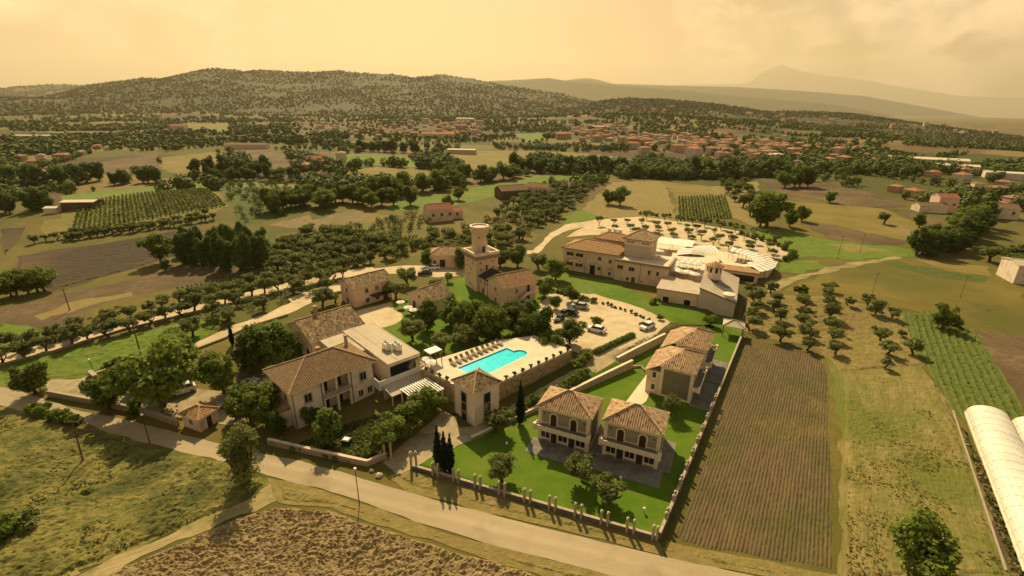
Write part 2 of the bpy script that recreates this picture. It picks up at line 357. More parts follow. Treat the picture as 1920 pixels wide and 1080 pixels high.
MAT['asphalt'] = M('sun_bleached_asphalt', (0.42, 0.325, 0.195), (0.345, 0.265, 0.155), 0.45, (0.275, 0.205, 0.115), 0.16, (0.52, 0.70), stripe=(-16, 1.75, (0.32, 0.245, 0.14), 0.35, 0.9), bump=0.2, bs=6, stretch=(-16, 9), rough=0.8, det=9)
MAT['dirt'] = M('dirt_track', (0.36, 0.275, 0.125), (0.26, 0.21, 0.085), 0.8, (0.19, 0.165, 0.050), 0.25, (0.50, 0.64), bump=0.6, bs=2.5, stretch=(30, 4), det=9)
MAT['paving'] = M('pale_paving', (0.74, 0.60, 0.41), (0.66, 0.53, 0.355), 0.8, (0.60, 0.48, 0.32), 0.3, (0.5, 0.7), bump=0.1)

GZ = ground_h(*np.meshgrid(GX, GY))
gmesh = grid_mesh('ground', GX, GY, GZ, MAT['ground'])
tag(link('ground', gmesh), kind='structure')

def ridge(name, prof, yc, yf, yb, zb, step, mat, rough, seed, power=1.4):
    """a ridge whose crest runs at yc; prof = crest points (photo pixels), foot at yf, back foot at yb"""
    P = [atY(px, py, yc) for px, py in prof]
    X = np.arange(P[0].x, P[-1].x+step, step); cz = np.interp(X, [p.x for p in P], [p.z for p in P])
    cz = cz+rough*0.35*(fbm(X/180.0, X*0+seed, 4, seed)-0.47)
    Y = np.concatenate((np.linspace(yf, yc, 46), np.linspace(yc, yb, 12)[1:]))
    xx, yy = np.meshgrid(X, Y)
    t = np.where(yy <= yc, (yy-yf)/(yc-yf), (yb-yy)/(yb-yc))
    g = fbm(xx/520.0+yy/900.0, yy/700.0, 5, seed+3)-0.48
    zz = zb+(cz[None, :]-zb)*np.clip(t, 0, 1)**power
    zz = zz+rough*2.2*g*np.sin(np.clip(t, 0, 1)*math.pi)
    zz = np.where(t >= 0.999, cz[None, :], zz)
    o = link(name, grid_mesh(name, X, Y, zz, mat)); tag(o, kind='structure'); return (X, Y, zz)
HILLS = {}
HILLS['a'] = ridge('hills', [(-900, 190), (-200, 178), (0, 174), (60, 161), (120, 158), (160, 162), (210, 154), (250, 150), (320, 150), (420, 160), (560, 180)], 6000, 3300, 8200, -10, 60, MAT['hill'], 22, 5)
HILLS['b'] = ridge('hills', [(40, 238), (120, 224), (165, 205), (200, 180), (235, 158), (272, 146), (300, 147), (335, 143), (370, 135), (400, 127), (425, 129), (460, 134), (485, 131), (540, 134), (590, 134), (632, 132), (690, 138), (738, 139), (775, 146), (830, 140), (855, 144), (890, 148), (930, 157), (1000, 168), (1060, 177), (1120, 192), (1200, 204), (1300, 214)], 3100, 1500, 4300, 2, 24, MAT['hill'], 34, 11, 1.35)
HILLS['c'] = ridge('hills', [(1020, 210), (1080, 200), (1130, 188), (1180, 184), (1230, 186), (1280, 190), (1340, 196), (1400, 204), (1430, 209), (1500, 210), (1580, 213), (1640, 222), (1700, 235), (1760, 245), (1850, 262), (1920, 276), (2100, 300), (2400, 330)], 2150, 1050, 3200, -75, 18, MAT['hill'], 9, 21, 0.75)
HILLS['d'] = ridge('hills', [(800, 185), (860, 160), (920, 152), (1000, 148), (1030, 146), (1060, 151), (1120, 156), (1200, 162), (1280, 169), (1400, 181), (1520, 191), (1580, 198), (1640, 210), (1700, 223), (1780, 238), (1920, 262), (2150, 300), (2500, 345)], 9000, 5200, 12000, -700, 80, MAT['hill'], 24, 31)
HILLS['e'] = ridge('hills', [(1000, 160), (1050, 152), (1090, 147), (1110, 147), (1150, 157), (1250, 160), (1380, 163), (1500, 170), (1620, 180), (1760, 205), (1920, 235), (2300, 290)], 13500, 10500, 16500, -900, 120, MAT['far'], 26, 37)
HILLS['f'] = ridge('mountain', [(1150, 175), (1290, 158), (1400, 157), (1430, 135), (1465, 121), (1500, 133), (1540, 140), (1620, 150), (1700, 165), (1800, 180), (1920, 183), (2300, 200), (2600, 230)], 33000, 26500, 36500, -1100, 300, MAT['far'], 40, 41)

hz = MB().box(-36000, 60000, -900, 38000, -2300, 3250)
hzm = bpy.data.materials.new('haze_air'); hzm.use_nodes = True; t = hzm.node_tree; t.nodes.clear()
pv = t.nodes.new('ShaderNodeVolumePrincipled'); pv.inputs['Color'].default_value = (0.99, 0.85, 0.60, 1); pv.inputs['Density'].default_value = 0.00005; pv.inputs['Anisotropy'].default_value = 0.35
oo = t.nodes.new('ShaderNodeOutputMaterial'); t.links.new(pv.outputs[0], oo.inputs['Volume'])
tag(hz.build('haze', hzm), kind='stuff')

# ------------------------------------------------------------------ fields, roads and yards: sheets laid on the ground
def inpoly(x, y, P):
    c = np.zeros(np.shape(x), bool); n = len(P)
    for i in range(n):
        x0, y0 = P[i]; x1, y1 = P[(i+1) % n]
        if y0 == y1: continue
        c ^= ((y0 > y) != (y1 > y)) & (x < (x1-x0)*(y-y0)/(y1-y0)+x0)
    return c
def clip(P, ax, v, keep_ge):
    out = []
    for i in range(len(P)):
        a, b = P[i], P[(i+1) % len(P)]; ia = (a[ax] >= v) == keep_ge; ib = (b[ax] >= v) == keep_ge
        if ia: out.append(a)
        if ia != ib:
            t = (v-a[ax])/(b[ax]-a[ax]); q = [a[0]+(b[0]-a[0])*t, a[1]+(b[1]-a[1])*t]; q[ax] = v; out.append(tuple(q))
    return out
LAYER = [0]
def sheet(name, P, mat, eps=None, kind='structure', px=True, rag=0.0):
    """P: outline (photo pixels or world xy); follows the ground a few millimetres above what lies below"""
    if px: P = [tuple(at(*p)[:2]) for p in P]
    if rag:
        Q = []
        for i in range(len(P)):
            a, b = np.array(P[i]), np.array(P[(i+1) % len(P)]); L = np.linalg.norm(b-a); m = (a+b)/2; D = np.hypot(*m)
            st = max(1.6, D*0.02); n = max(1, min(60, int(L/st))); nv = np.array((-(b-a)[1], (b-a)[0]))/max(L, 1e-6)
            for k in range(n):
                q = a+(b-a)*k/n; w = (float(vnoise(q[0]/st*0.7+17, q[1]/st*0.7, 5))-0.5)*rag*min(3.5, 0.35+D*0.006)
                Q.append(tuple(q+nv*w))
        P = Q
    LAYER[0] += 1
    base = (0.010+0.0008*LAYER[0]) if eps is None else eps
    xs = [p[0] for p in P]; ys = [p[1] for p in P]
    i0 = max(0, np.searchsorted(GX, min(xs))-1); i1 = min(len(GX)-1, np.searchsorted(GX, max(xs))); j0 = max(0, np.searchsorted(GY, min(ys))-1); j1 = min(len(GY)-1, np.searchsorted(GY, max(ys)))
    V = {}; vl = []; fl = []
    def vid(p):
        k = (round(p[0], 3), round(p[1], 3))
        if k not in V: V[k] = len(vl); vl.append(p)
        return V[k]
    for j in range(j0, j1):
        band = clip(clip(P, 1, GY[j], True), 1, GY[j+1], False)
        if len(band) < 3: continue
        bx0 = min(p[0] for p in band); bx1 = max(p[0] for p in band)
        for i in range(i0, i1):
            if GX[i+1] < bx0 or GX[i] > bx1: continue
            c = clip(clip(band, 0, GX[i], True), 0, GX[i+1], False)
            if len(c) < 3: continue
            ids = []
            for p in c:
                k = vid(p)
                if k not in ids: ids.append(k)
            if len(ids) > 2: fl.append(ids)
    v = np.array(vl); d = np.hypot(v[:, 0], v[:, 1])
    # sample the ground mesh itself (bilinear between its lines)
    ii = np.clip(np.searchsorted(GX, v[:, 0])-1, 0, len(GX)-2); jj = np.clip(np.searchsorted(GY, v[:, 1])-1, 0, len(GY)-2)
    fx = (v[:, 0]-GX[ii])/(GX[ii+1]-GX[ii]); fy = (v[:, 1]-GY[jj])/(GY[jj+1]-GY[jj])
    zi = (GZ[jj, ii]*(1-fx)+GZ[jj, ii+1]*fx)*(1-fy)+(GZ[jj+1, ii]*(1-fx)+GZ[jj+1, ii+1]*fx)*fy
    z = zi+base*(1+np.maximum(0, d-150)/80.0)
    A = sum(P[i][0]*P[(i+1) % len(P)][1]-P[(i+1) % len(P)][0]*P[i][1] for i in range(len(P)))
    if A < 0: fl = [f[::-1] for f in fl]
    me = bpy.data.meshes.new(name); me.from_pydata([(a, b, c) for (a, b), c in zip(vl, z)], [], fl); me.materials.append(mat)
    me.polygons.foreach_set('use_smooth', [True]*len(fl)); me.update()
    o = link(name, me); tag(o, kind=kind); return o
FIELDS = [
 ('field', 'green', [(0, 603), (62, 610), (100, 640), (60, 652), (0, 655)]),
 ('field', 'soil', [(0, 578), (80, 558), (260, 520), (330, 497), (440, 502), (470, 512), (400, 528), (230, 562), (165, 580), (110, 622), (60, 612), (0, 603)]),
 ('field', 'dry', [(60, 592), (160, 560), (250, 547), (250, 556), (160, 575), (70, 602)]),
 ('field', 'shaded_soil', [(30, 480), (130, 466), (330, 432), (352, 440), (345, 475), (285, 495), (100, 547), (18, 532)]),
 ('field', 'shaded_soil', [(0, 430), (50, 426), (42, 452), (0, 482)]),
 ('field', 'soil', [(330, 430), (440, 425), (440, 440), (352, 445)]),
 ('field', 'vinefloor', [(112, 408), (160, 377), (385, 355), (432, 386), (400, 402), (270, 420), (128, 440)]),
 ('field', 'green', [(35, 376), (200, 357), (350, 344), (480, 342), (575, 348), (560, 356), (400, 352), (165, 376), (110, 386)]),
 ('field', 'gold', [(85, 415), (112, 410), (128, 440), (90, 442)]),
 ('field', 'darkcrop', [(400, 353), (570, 352), (590, 370), (560, 402), (450, 425), (432, 386)]),
 ('field', 'soil', [(140, 313), (290, 286), (306, 318), (205, 328)]),
 ('field', 'gold', [(298, 296), (400, 285), (432, 300), (420, 315), (330, 330), (306, 318)]),
 ('field', 'soil', [(432, 281), (505, 282), (562, 312), (545, 328), (470, 312)]),
 ('field', 'gold', [(100, 330), (205, 327), (300, 334), (180, 345)]),
 ('field', 'vinefloor', [(350, 232), (430, 232), (430, 250), (345, 250)]),
 ('field', 'gold', [(640, 322), (700, 312), (800, 318), (832, 335), (700, 340)]),
 ('field', 'green', [(590, 300), (660, 288), (760, 292), (800, 315), (690, 310), (640, 318)]),
 ('field', 'gold', [(830, 282), (960, 282), (1010, 300), (960, 318), (870, 318), (835, 300)]),
 ('field', 'tansoil', [(968, 281), (1060, 285), (1190, 300), (1180, 311), (1060, 304), (975, 296)]),
 ('field', 'green', [(960, 251), (1020, 252), (1022, 264), (985, 268)]),
 ('field', 'tansoil', [(770, 209), (900, 205), (940, 212), (840, 218)]),
 ('field', 'green', [(715, 392), (760, 374), (900, 349), (1010, 329), (1150, 325), (1140, 335), (1010, 345), (900, 376), (780, 397)]),
 ('field', 'tansoil', [(500, 422), (560, 408), (620, 393), (690, 398), (722, 404), (640, 432), (545, 428)]),
 ('field', 'darkcrop', [(580, 402), (620, 394), (645, 396), (590, 412)]),
 ('field', 'gold', [(640, 430), (700, 402), (735, 404), (672, 432)]),
 ('field', 'darkcrop', [(676, 430), (732, 404), (770, 404), (722, 432)]),
 ('field', 'olivegr', [(520, 440), (770, 405), (930, 415), (1010, 440), (980, 470), (780, 480), (640, 512), (480, 522)]),
 ('field', 'gold', [(640, 455), (735, 437), (800, 444), (735, 455)]),
 ('field', 'green', [(1055, 412), (1080, 395), (1118, 398), (1125, 410), (1060, 422)]),
 ('field', 'dry', [(1090, 395), (1150, 342), (1242, 340), (1272, 415), (1130, 407)]),
 ('field', 'gold', [(1242, 340), (1330, 350), (1372, 372), (1268, 371)]),
 ('field', 'vinefloor', [(1266, 371), (1362, 368), (1374, 410), (1268, 416)]),
 ('field', 'dry', [(1330, 350), (1420, 340), (1440, 400), (1430, 430), (1372, 408)]),
 ('field', 'soil', [(1420, 337), (1560, 345), (1640, 365), (1705, 388), (1610, 390), (1460, 362)]),
 ('field', 'gold', [(1450, 376), (1560, 383), (1660, 392), (1762, 440), (1740, 458), (1640, 440), (1500, 420)]),
 ('field', 'soil', [(1498, 418), (1560, 422), (1720, 456), (1640, 460), (1560, 450)]),
 ('field', 'soil', [(1672, 392), (1730, 395), (1765, 415), (1762, 436)]),
 ('field', 'green', [(1400, 424), (1460, 432), (1560, 450), (1712, 468), (1718, 482), (1600, 487), (1500, 482), (1445, 455)]),
 ('field', 'dry', [(1540, 455), (1600, 458), (1670, 470), (1600, 472)]),
 ('field', 'olivegr', [(1480, 540), (1565, 506), (1690, 484), (1920, 540), (1920, 645), (1840, 625), (1760, 590), (1560, 560), (1440, 560)]),
 ('field', 'darkcrop', [(1645, 493), (1680, 490), (1850, 522), (1845, 531), (1740, 518)]),
 ('field', 'gold', [(1700, 484), (1850, 500), (1860, 520), (1780, 508)]),
 ('field', 'green', [(1462, 491), (1530, 488), (1555, 501), (1506, 513), (1468, 511)]),
 ('track', 'dirt', [(1430, 532), (1500, 516), (1562, 499), (1680, 480), (1690, 484), (1566, 507), (1500, 526), (1445, 548)]),
 ('field', 'dry', [(1395, 560), (1440, 552), (1560, 556), (1690, 586), (1740, 690), (1570, 700), (1540, 660), (1395, 622)]),
 ('field', 'stubble', [(1545, 640), (1600, 575), (1680, 588), (1742, 700), (1800, 790), (1905, 1085), (1570, 1085), (1575, 800)]),
 ('field', 'crop', [(1690, 585), (1765, 586), (1832, 622), (1908, 745), (1930, 790), (1960, 860), (1800, 785), (1742, 700)]),
 ('field', 'soil', [(1832, 618), (1905, 630), (1990, 680), (1990, 860), (1915, 748)]),
 ('field', 'soil', [(1742, 705), (1785, 775), (1960, 1085), (1900, 1085), (1800, 800)]),
 ('field', 'meadow', [(-420, 850), (0, 763), (130, 788), (270, 832), (430, 870), (520, 905), (440, 955), (110, 1090), (-420, 1400)]),
 ('track', 'dirt', [(110, 1092), (430, 953), (520, 900), (560, 905), (530, 935), (450, 968), (230, 1060), (200, 1092)]),
 ('track', 'dirt', [(60, 1030), (100, 1032), (140, 1060), (150, 1080), (130, 1085), (125, 1062), (98, 1042)]),
 ('verge', 'dry', [(500, 895), (600, 918), (690, 948), (800, 988), (900, 1018), (1000, 1043), (1190, 1090), (1060, 1095), (800, 1012), (620, 955), (520, 945)]),
 ('verge', 'dry', [(1248, 1012), (1290, 1022), (1480, 1062), (1580, 1080), (1580, 1100), (1430, 1082), (1250, 1046)]),
 ('verge', 'dry', [(725, 895), (765, 868), (1240, 1015), (1245, 1042), (1130, 1014), (900, 958), (760, 920)]),
 ('grass_yard', 'green', [(0, 690), (340, 605), (430, 590), (400, 625), (330, 665), (230, 700), (85, 715), (0, 735)]),
 ('grass_yard', 'olivegr', [(330, 665), (420, 625), (520, 590), (530, 640), (470, 690), (380, 740), (350, 700)]),
 ('lane', 'gravel', [(-60, 692), (0, 666), (100, 643), (230, 604), (400, 562), (520, 535), (640, 509), (700, 500), (705, 507), (645, 522), (520, 550), (400, 577), (230, 618), (100, 659), (0, 684), (-60, 708)]),
 ('path', 'gravel', [(350, 650), (400, 628), (440, 610), (500, 588), (560, 560), (590, 556), (585, 568), (540, 590), (470, 612), (420, 635), (360, 658)]),
 ('path', 'gravel', [(540, 560), (600, 538), (640, 535), (645, 545), (610, 550), (550, 580)]),
 ('path', 'gravel', [(690, 505), (760, 498), (830, 500), (880, 505), (885, 515), (820, 521), (752, 513), (700, 514)]),
 ('road', 'asphalt', [(-300, 640), (-120, 695), (0, 726), (90, 750), (150, 770), (300, 803), (430, 838), (560, 864), (700, 903), (800, 934), (900, 960), (1000, 985), (1130, 1016), (1250, 1046), (1430, 1083), (1700, 1150), (1500, 1180), (1180, 1088), (1000, 1041), (900, 1015), (800, 985), (690, 945), (600, 916), (500, 892), (430, 868), (270, 830), (130, 786), (0, 761), (-120, 738), (-300, 690)]),
 ('forecourt', 'drive', [(85, 713), (185, 708), (240, 698), (300, 690), (350, 725), (430, 735), (480, 712), (520, 700), (545, 735), (500, 770), (430, 800), (345, 785), (260, 770), (150, 752), (95, 742)]),
 ('grass_yard', 'lawn', [(680, 590), (760, 560), (860, 520), (1010, 550), (1060, 640), (1000, 660), (930, 645), (800, 672), (730, 640)]),
 ('grass_yard', 'olivegr', [(440, 800), (560, 790), (700, 730), (830, 745), (840, 790), (770, 860), (700, 870), (520, 830)]),
 ('car_park', 'gravel', [(1010, 572), (1030, 549), (1075, 543), (1118, 552), (1200, 577), (1256, 602), (1240, 622), (1180, 652), (1110, 672), (1075, 660), (1058, 640), (1020, 618)]),
 ('back_lawn', 'lawn', [(1105, 548), (1160, 535), (1235, 566), (1330, 592), (1398, 600), (1390, 640), (1330, 610), (1262, 606), (1200, 576)]),
 ('grass_yard', 'green', [(1010, 520), (1050, 512), (1180, 532), (1160, 540), (1105, 552), (1030, 545)]),
 ('terrace', 'paving', [(1210, 452), (1300, 462), (1400, 470), (1460, 490), (1440, 520), (1380, 525), (1300, 505), (1210, 480)]),
 ('orchard_yard', 'gravel', [(1115, 413), (1200, 407), (1310, 420), (1420, 441), (1482, 472), (1470, 486), (1400, 480), (1300, 462), (1200, 448), (1130, 440), (1060, 445)]),
 ('path', 'gravel', [(1000, 470), (1030, 438), (1060, 422), (1120, 411), (1125, 420), (1065, 432), (1040, 445), (1010, 475), (930, 480), (930, 472)]),
 ('lawn', 'lawn', [(778, 868), (1236, 1008), (1392, 638), (1345, 615), (1245, 632), (1180, 672), (950, 778), (895, 822), (850, 842)]),
 ('lawn', 'lawn', [(765, 866), (850, 810), (838, 795), (800, 835), (752, 855)]),
 ('driveway', 'drive', [(718, 868), (832, 770), (850, 778), (862, 800), (900, 800), (975, 752), (1080, 690), (1112, 668), (1182, 650), (1240, 622), (1250, 632), (1185, 668), (1078, 722), (988, 768), (905, 818), (860, 835), (790, 870), (745, 893)]),
 ('villa_path', 'paving', [(1175, 752), (1228, 682), (1240, 640), (1252, 640), (1236, 690), (1212, 752), (1165, 790), (1145, 770)]),
]
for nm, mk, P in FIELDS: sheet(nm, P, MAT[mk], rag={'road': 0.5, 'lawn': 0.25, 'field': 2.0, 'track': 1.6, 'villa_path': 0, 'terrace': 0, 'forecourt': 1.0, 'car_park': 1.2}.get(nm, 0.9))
c = at(714, 597); sheet('courtyard', [(c.x+5.6*math.cos(a*0.2618)-0.6, c.y+5.6*math.sin(a*0.2618)) for a in range(24)], MAT['gravel'], px=False)
sheet('courtyard', [(640, 600), (672, 582), (735, 566), (740, 590), (690, 612)], MAT['gravel'])
# ------------------------------------------------------------------ building kit
MAT['cream'] = M('cream_plaster', (0.74, 0.56, 0.385), (0.67, 0.50, 0.34), 0.7, (0.54, 0.41, 0.27), 0.45, (0.50, 0.72), bump=0.1, bs=8)
MAT['rose'] = M('rose_plaster', (0.76, 0.55, 0.40), (0.69, 0.495, 0.355), 0.6, (0.56, 0.40, 0.275), 0.4, (0.5, 0.72), bump=0.1, bs=8)
MAT['pale'] = M('pale_plaster', (0.82, 0.68, 0.52), (0.75, 0.62, 0.47), 0.8, (0.60, 0.49, 0.36), 0.4, (0.5, 0.72), bump=0.1, bs=8)
MAT['trim'] = M('pale_stone_trim', (0.78, 0.65, 0.46), (0.70, 0.58, 0.41), 1.2)
MAT['villa'] = M('olive_grey_plaster', (0.34, 0.295, 0.19), (0.295, 0.255, 0.165), 0.9)
MAT['slate'] = M('grey_sheet_wall', (0.56, 0.47, 0.36), (0.50, 0.42, 0.32), 0.6)
MAT['panel'] = M('dark_olive_panel', (0.20, 0.19, 0.125), (0.17, 0.16, 0.105), 1.0)
MAT['flatroof'] = M('flat_roof_felt', (0.50, 0.41, 0.29), (0.45, 0.365, 0.255), 0.5, (0.40, 0.33, 0.23), 0.25, (0.55, 0.7))
MAT['flatpale'] = M('pale_roof_coat', (0.68, 0.57, 0.42), (0.60, 0.50, 0.36), 0.6)
MAT['glass'] = M('dark_window_glass', (0.018, 0.022, 0.026), rough=0.12, spec=0.5)
MAT['door'] = M('dark_wood_door', (0.050, 0.028, 0.018), (0.075, 0.042, 0.026), 2.0, rough=0.6)
MAT['stone'] = M('rubble_stone_wall', (0.40, 0.315, 0.195), (0.24, 0.185, 0.115), 2.6, (0.32, 0.25, 0.15), 0.6, bump=1.0, bs=4, stretch=(0, 2.0))
MAT['concrete'] = M('grey_concrete', (0.40, 0.33, 0.24), (0.32, 0.265, 0.19), 1.2, bump=0.2)
MAT['pillar'] = M('weathered_pillar_stone', (0.46, 0.37, 0.255), (0.36, 0.29, 0.20), 2.0, bump=0.3, bs=6)
MAT['tiles_shade'] = M('shaded_terrace_tile', (0.235, 0.21, 0.165), (0.18, 0.16, 0.125), 1.1, (0.14, 0.125, 0.10), 0.5, (0.5, 0.7))  # grey tile darkened so the colour holds the villa terraces' shade
MAT['white'] = M('white_paint', (0.84, 0.79, 0.68), (0.79, 0.74, 0.63), 1.5, rough=0.6)
MAT['canvas'] = M('white_canvas', (0.80, 0.74, 0.62), (0.74, 0.68, 0.56), 0.8, rough=0.8)
MAT['metal'] = M('dark_metal', (0.060, 0.056, 0.050), rough=0.5, metal=0.6)
MAT['grey'] = M('grey_metal', (0.30, 0.28, 0.25), rough=0.5, metal=0.4)
MAT['wood'] = M('brown_wood', (0.17, 0.105, 0.06), (0.12, 0.075, 0.04), 2.0)
MAT['ridge'] = M('ridge_tiles', (0.50, 0.34, 0.19), (0.36, 0.23, 0.125), 2.5)
MAT['r_villa'] = roofmat('sandy_pantiles', (0.46, 0.30, 0.165), (0.68, 0.48, 0.28), (0.20, 0.12, 0.07), moss=(0.40, 0.25, 0.14))
MAT['r_brown'] = roofmat('brown_pantiles', (0.27, 0.175, 0.095), (0.33, 0.215, 0.115), (0.21, 0.13, 0.07), 0.3, 0.42, moss=(0.235, 0.155, 0.085))
MAT['r_old'] = roofmat('old_mossy_pantiles', (0.29, 0.195, 0.105), (0.50, 0.36, 0.20), (0.12, 0.080, 0.045), moss=(0.19, 0.14, 0.075))
MAT['r_orange'] = roofmat('orange_pantiles', (0.44, 0.25, 0.115), (0.55, 0.34, 0.17), (0.30, 0.16, 0.075), 0.3, 0.45, moss=(0.40, 0.23, 0.11))
MAT['r_dark'] = roofmat('dark_pantiles', (0.060, 0.050, 0.040), (0.10, 0.075, 0.055), (0.035, 0.030, 0.026), moss=(0.05, 0.045, 0.03))
MAT['r_red'] = roofmat('red_pantiles', (0.40, 0.155, 0.085), (0.48, 0.21, 0.12), (0.28, 0.11, 0.06), 0.3, 0.45, moss=(0.36, 0.15, 0.08))

def face_map(face, x0, x1, y0, y1):
    """(s,t,n) on a facade -> local point"""
    if face == 'F': return lambda s, t, n: (x0+s, y0-n, t)
    if face == 'B': return lambda s, t, n: (x1-s, y1+n, t)
    if face == 'R': return lambda s, t, n: (x1+n, y0+s, t)
    return lambda s, t, n: (x0-n, y1-s, t)
def outline(u, z, w, h, arch):
    if not arch: return [(u-w/2, z), (u+w/2, z), (u+w/2, z+h), (u-w/2, z+h)]
    P = [(u-w/2, z), (u+w/2, z)]; r = w/2
    for k in range(0, 11): a = math.pi*k/10; P.append((u+r*math.cos(a), z+h-r+r*math.sin(a)))
    return P
def opening(root, rect, face, u, z, w, h, name='window', pane='glass', frame='trim', arch=False, fw=0.13, sill=True, proud=0.09):
    f = face_map(face, *rect); A = outline(u, z, w, h, arch); B = outline(u, z-(fw if name == 'window' and not arch else 0), w+2*fw, h+fw*(1 if arch or name != 'window' else 2), arch)
    m = MB(); n = len(A)
    for i in range(n):
        if name != 'window' and i == 0: continue
        j = (i+1) % n; a, b, c, d = A[i], A[j], B[j], B[i]
        m.poly([f(*a, proud), f(*b, proud), f(*c, proud), f(*d, proud)]); m.poly([f(*d, proud), f(*c, proud), f(*c, -0.03), f(*d, -0.03)]); m.poly([f(*a, 0.012), f(*b, 0.012), f(*b, proud), f(*a, proud)])
    if name == 'window' and sill:
        p, q = f(u-w/2-fw-0.08, z-fw-0.10, -0.02), f(u+w/2+fw+0.08, z-fw-0.004, 0.17)
        m.box(min(p[0], q[0]), max(p[0], q[0]), min(p[1], q[1]), max(p[1], q[1]), p[2], q[2])
    o = m.build(name, MAT[frame], root)
    MB().poly([f(*a, 0.015) for a in A]).build('pane' if pane == 'glass' else 'leaf', MAT[pane], o)
    if name == 'window' and w > 0.7:
        g = MB(); p, q = f(u-0.035, z, 0.016), f(u+0.035, z+h, 0.06)
        g.box(min(p[0], q[0]), max(p[0], q[0]), min(p[1], q[1]), max(p[1], q[1]), p[2], q[2]); g.build('mullion', MAT[frame], o)
    return o
def roof(root, x0, x1, y0, y1, z, rise, mat, axis='x', hip=(True, True), th=0.18, inset=None, lean=0.0, cap='ridge', trimmat='trim', name='roof'):
    """hip or gable roof over the eave rectangle; lean carries the back slope further down"""
    def T(p): return p if axis == 'x' else (x0+(p[1]-0), y0+(p[0]-0), p[2])
    if axis == 'x': a0, a1, b0, b1 = x0, x1, y0, y1; T = lambda p: p
    else: a0, a1, b0, b1 = y0, y1, x0, x1; T = lambda p: (p[1], p[0], p[2])
    half = (b1-b0)/2; bm = (b0+b1)/2; ins = half if inset is None else inset
    r0 = a0+(ins if hip[0] else 0); r1 = a1-(ins if hip[1] else 0)
    if r1-r0 < 0.05: r0 = r1 = (a0+a1)/2
    zt = z+rise; lz = z-rise/half*lean; bl = b1+lean
    E = [(a0, b0, z), (a1, b0, z), (a1, b1, z), (a0, b1, z)]; R0, R1 = (r0, bm, zt), (r1, bm, zt)
    up = [[E[0], E[1], R1, R0] if r1 > r0 else [E[0], E[1], R0]]
    if lean: back = [(a1, bl, lz), (a0, bl, lz), E[3], R0, R1, E[2]] if r1 > r0 else [(a1, bl, lz), (a0, bl, lz), E[3], R0, E[2]]
    else: back = [E[2], E[3], R0, R1] if r1 > r0 else [E[2], E[3], R0]
    up.append(back)
    up.append([E[1], E[2], R1] if hip[1] else None); up.append([E[3], E[0], R0] if hip[0] else None)
    m = MB(); rim = [E[0], E[1]]
    if not hip[1]: rim.append(R1)
    rim.append(E[2])
    if lean: rim += [(a1, bl, lz), (a0, bl, lz)]
    rim.append(E[3])
    if not hip[0]: rim.append(R0)
    flip = axis != 'x'
    for p in up:
        if not p: continue
        q = [T(c) for c in p]; d = [T((c[0], c[1], c[2]-th)) for c in p]
        if flip: q = [q[1], q[0]]+q[:1:-1]; d = [d[1], d[0]]+d[:1:-1]
        m.poly(q); m.poly(d[::-1], mi=1)
    for i in range(len(rim)):
        a, b = rim[i], rim[(i+1) % len(rim)]
        m.poly([T((a[0], a[1], a[2]-th)), T((b[0], b[1], b[2]-th)), T(b), T(a)], mi=1)
    o = m.build(name, [MAT[mat], MAT[trimmat]], root)
    c = MB(); 
    def cap_line(p, q): c.tube([T((p[0], p[1], p[2]+0.02)), T((q[0], q[1], q[2]+0.02))], [0.13, 0.13], 6)
    if r1 > r0: cap_line(R0, R1)
    if hip[0]: cap_line(E[0], R0); (cap_line(E[3], R0) if not lean else None)
    if hip[1]: cap_line(E[1], R1); (cap_line(E[2], R1) if not lean else None)
    c.build('ridge_cap', MAT[cap], o)
    return o
def wall(root, x0, x1, y0, y1, z0, z1, mat, name='wall', gable=None, rise=0.0, gin=0.0):
    m = MB().box(x0, x1, y0, y1, z0, z1)
    if gable == 'x':
        ym = (y0+y1)/2
        for x, s in ((x0, 1), (x1, -1)):
            p = [(x, y0, z1), (x, ym, z1+rise), (x, y1, z1)]; m.poly(p if s > 0 else p[::-1])
    if gable == 'y':
        xm = (x0+x1)/2
        for y, s in ((y0, -1), (y1, 1)):
            p = [(x0, y, z1), (xm, y, z1+rise), (x1, y, z1)]; m.poly(p if s > 0 else p[::-1])
    return m.build(name, MAT[mat], root)
def chimney(root, x, y, z0, z1, w=0.5, mat='concrete'):
    o = MB().box(x-w/2, x+w/2, y-w/2, y+w/2, z0, z1).build('chimney', MAT[mat], root)
    MB().box(x-w/2-0.1, x+w/2+0.1, y-w/2-0.1, y+w/2+0.1, z1+0.003, z1+0.14).build('chimney_cap', MAT['ridge'], o); return o
def base_at(x, y, rot, name, label, cat, group=None):
    return empty(name, (x, y, gz(x, y)), R(rot), label, cat, group)

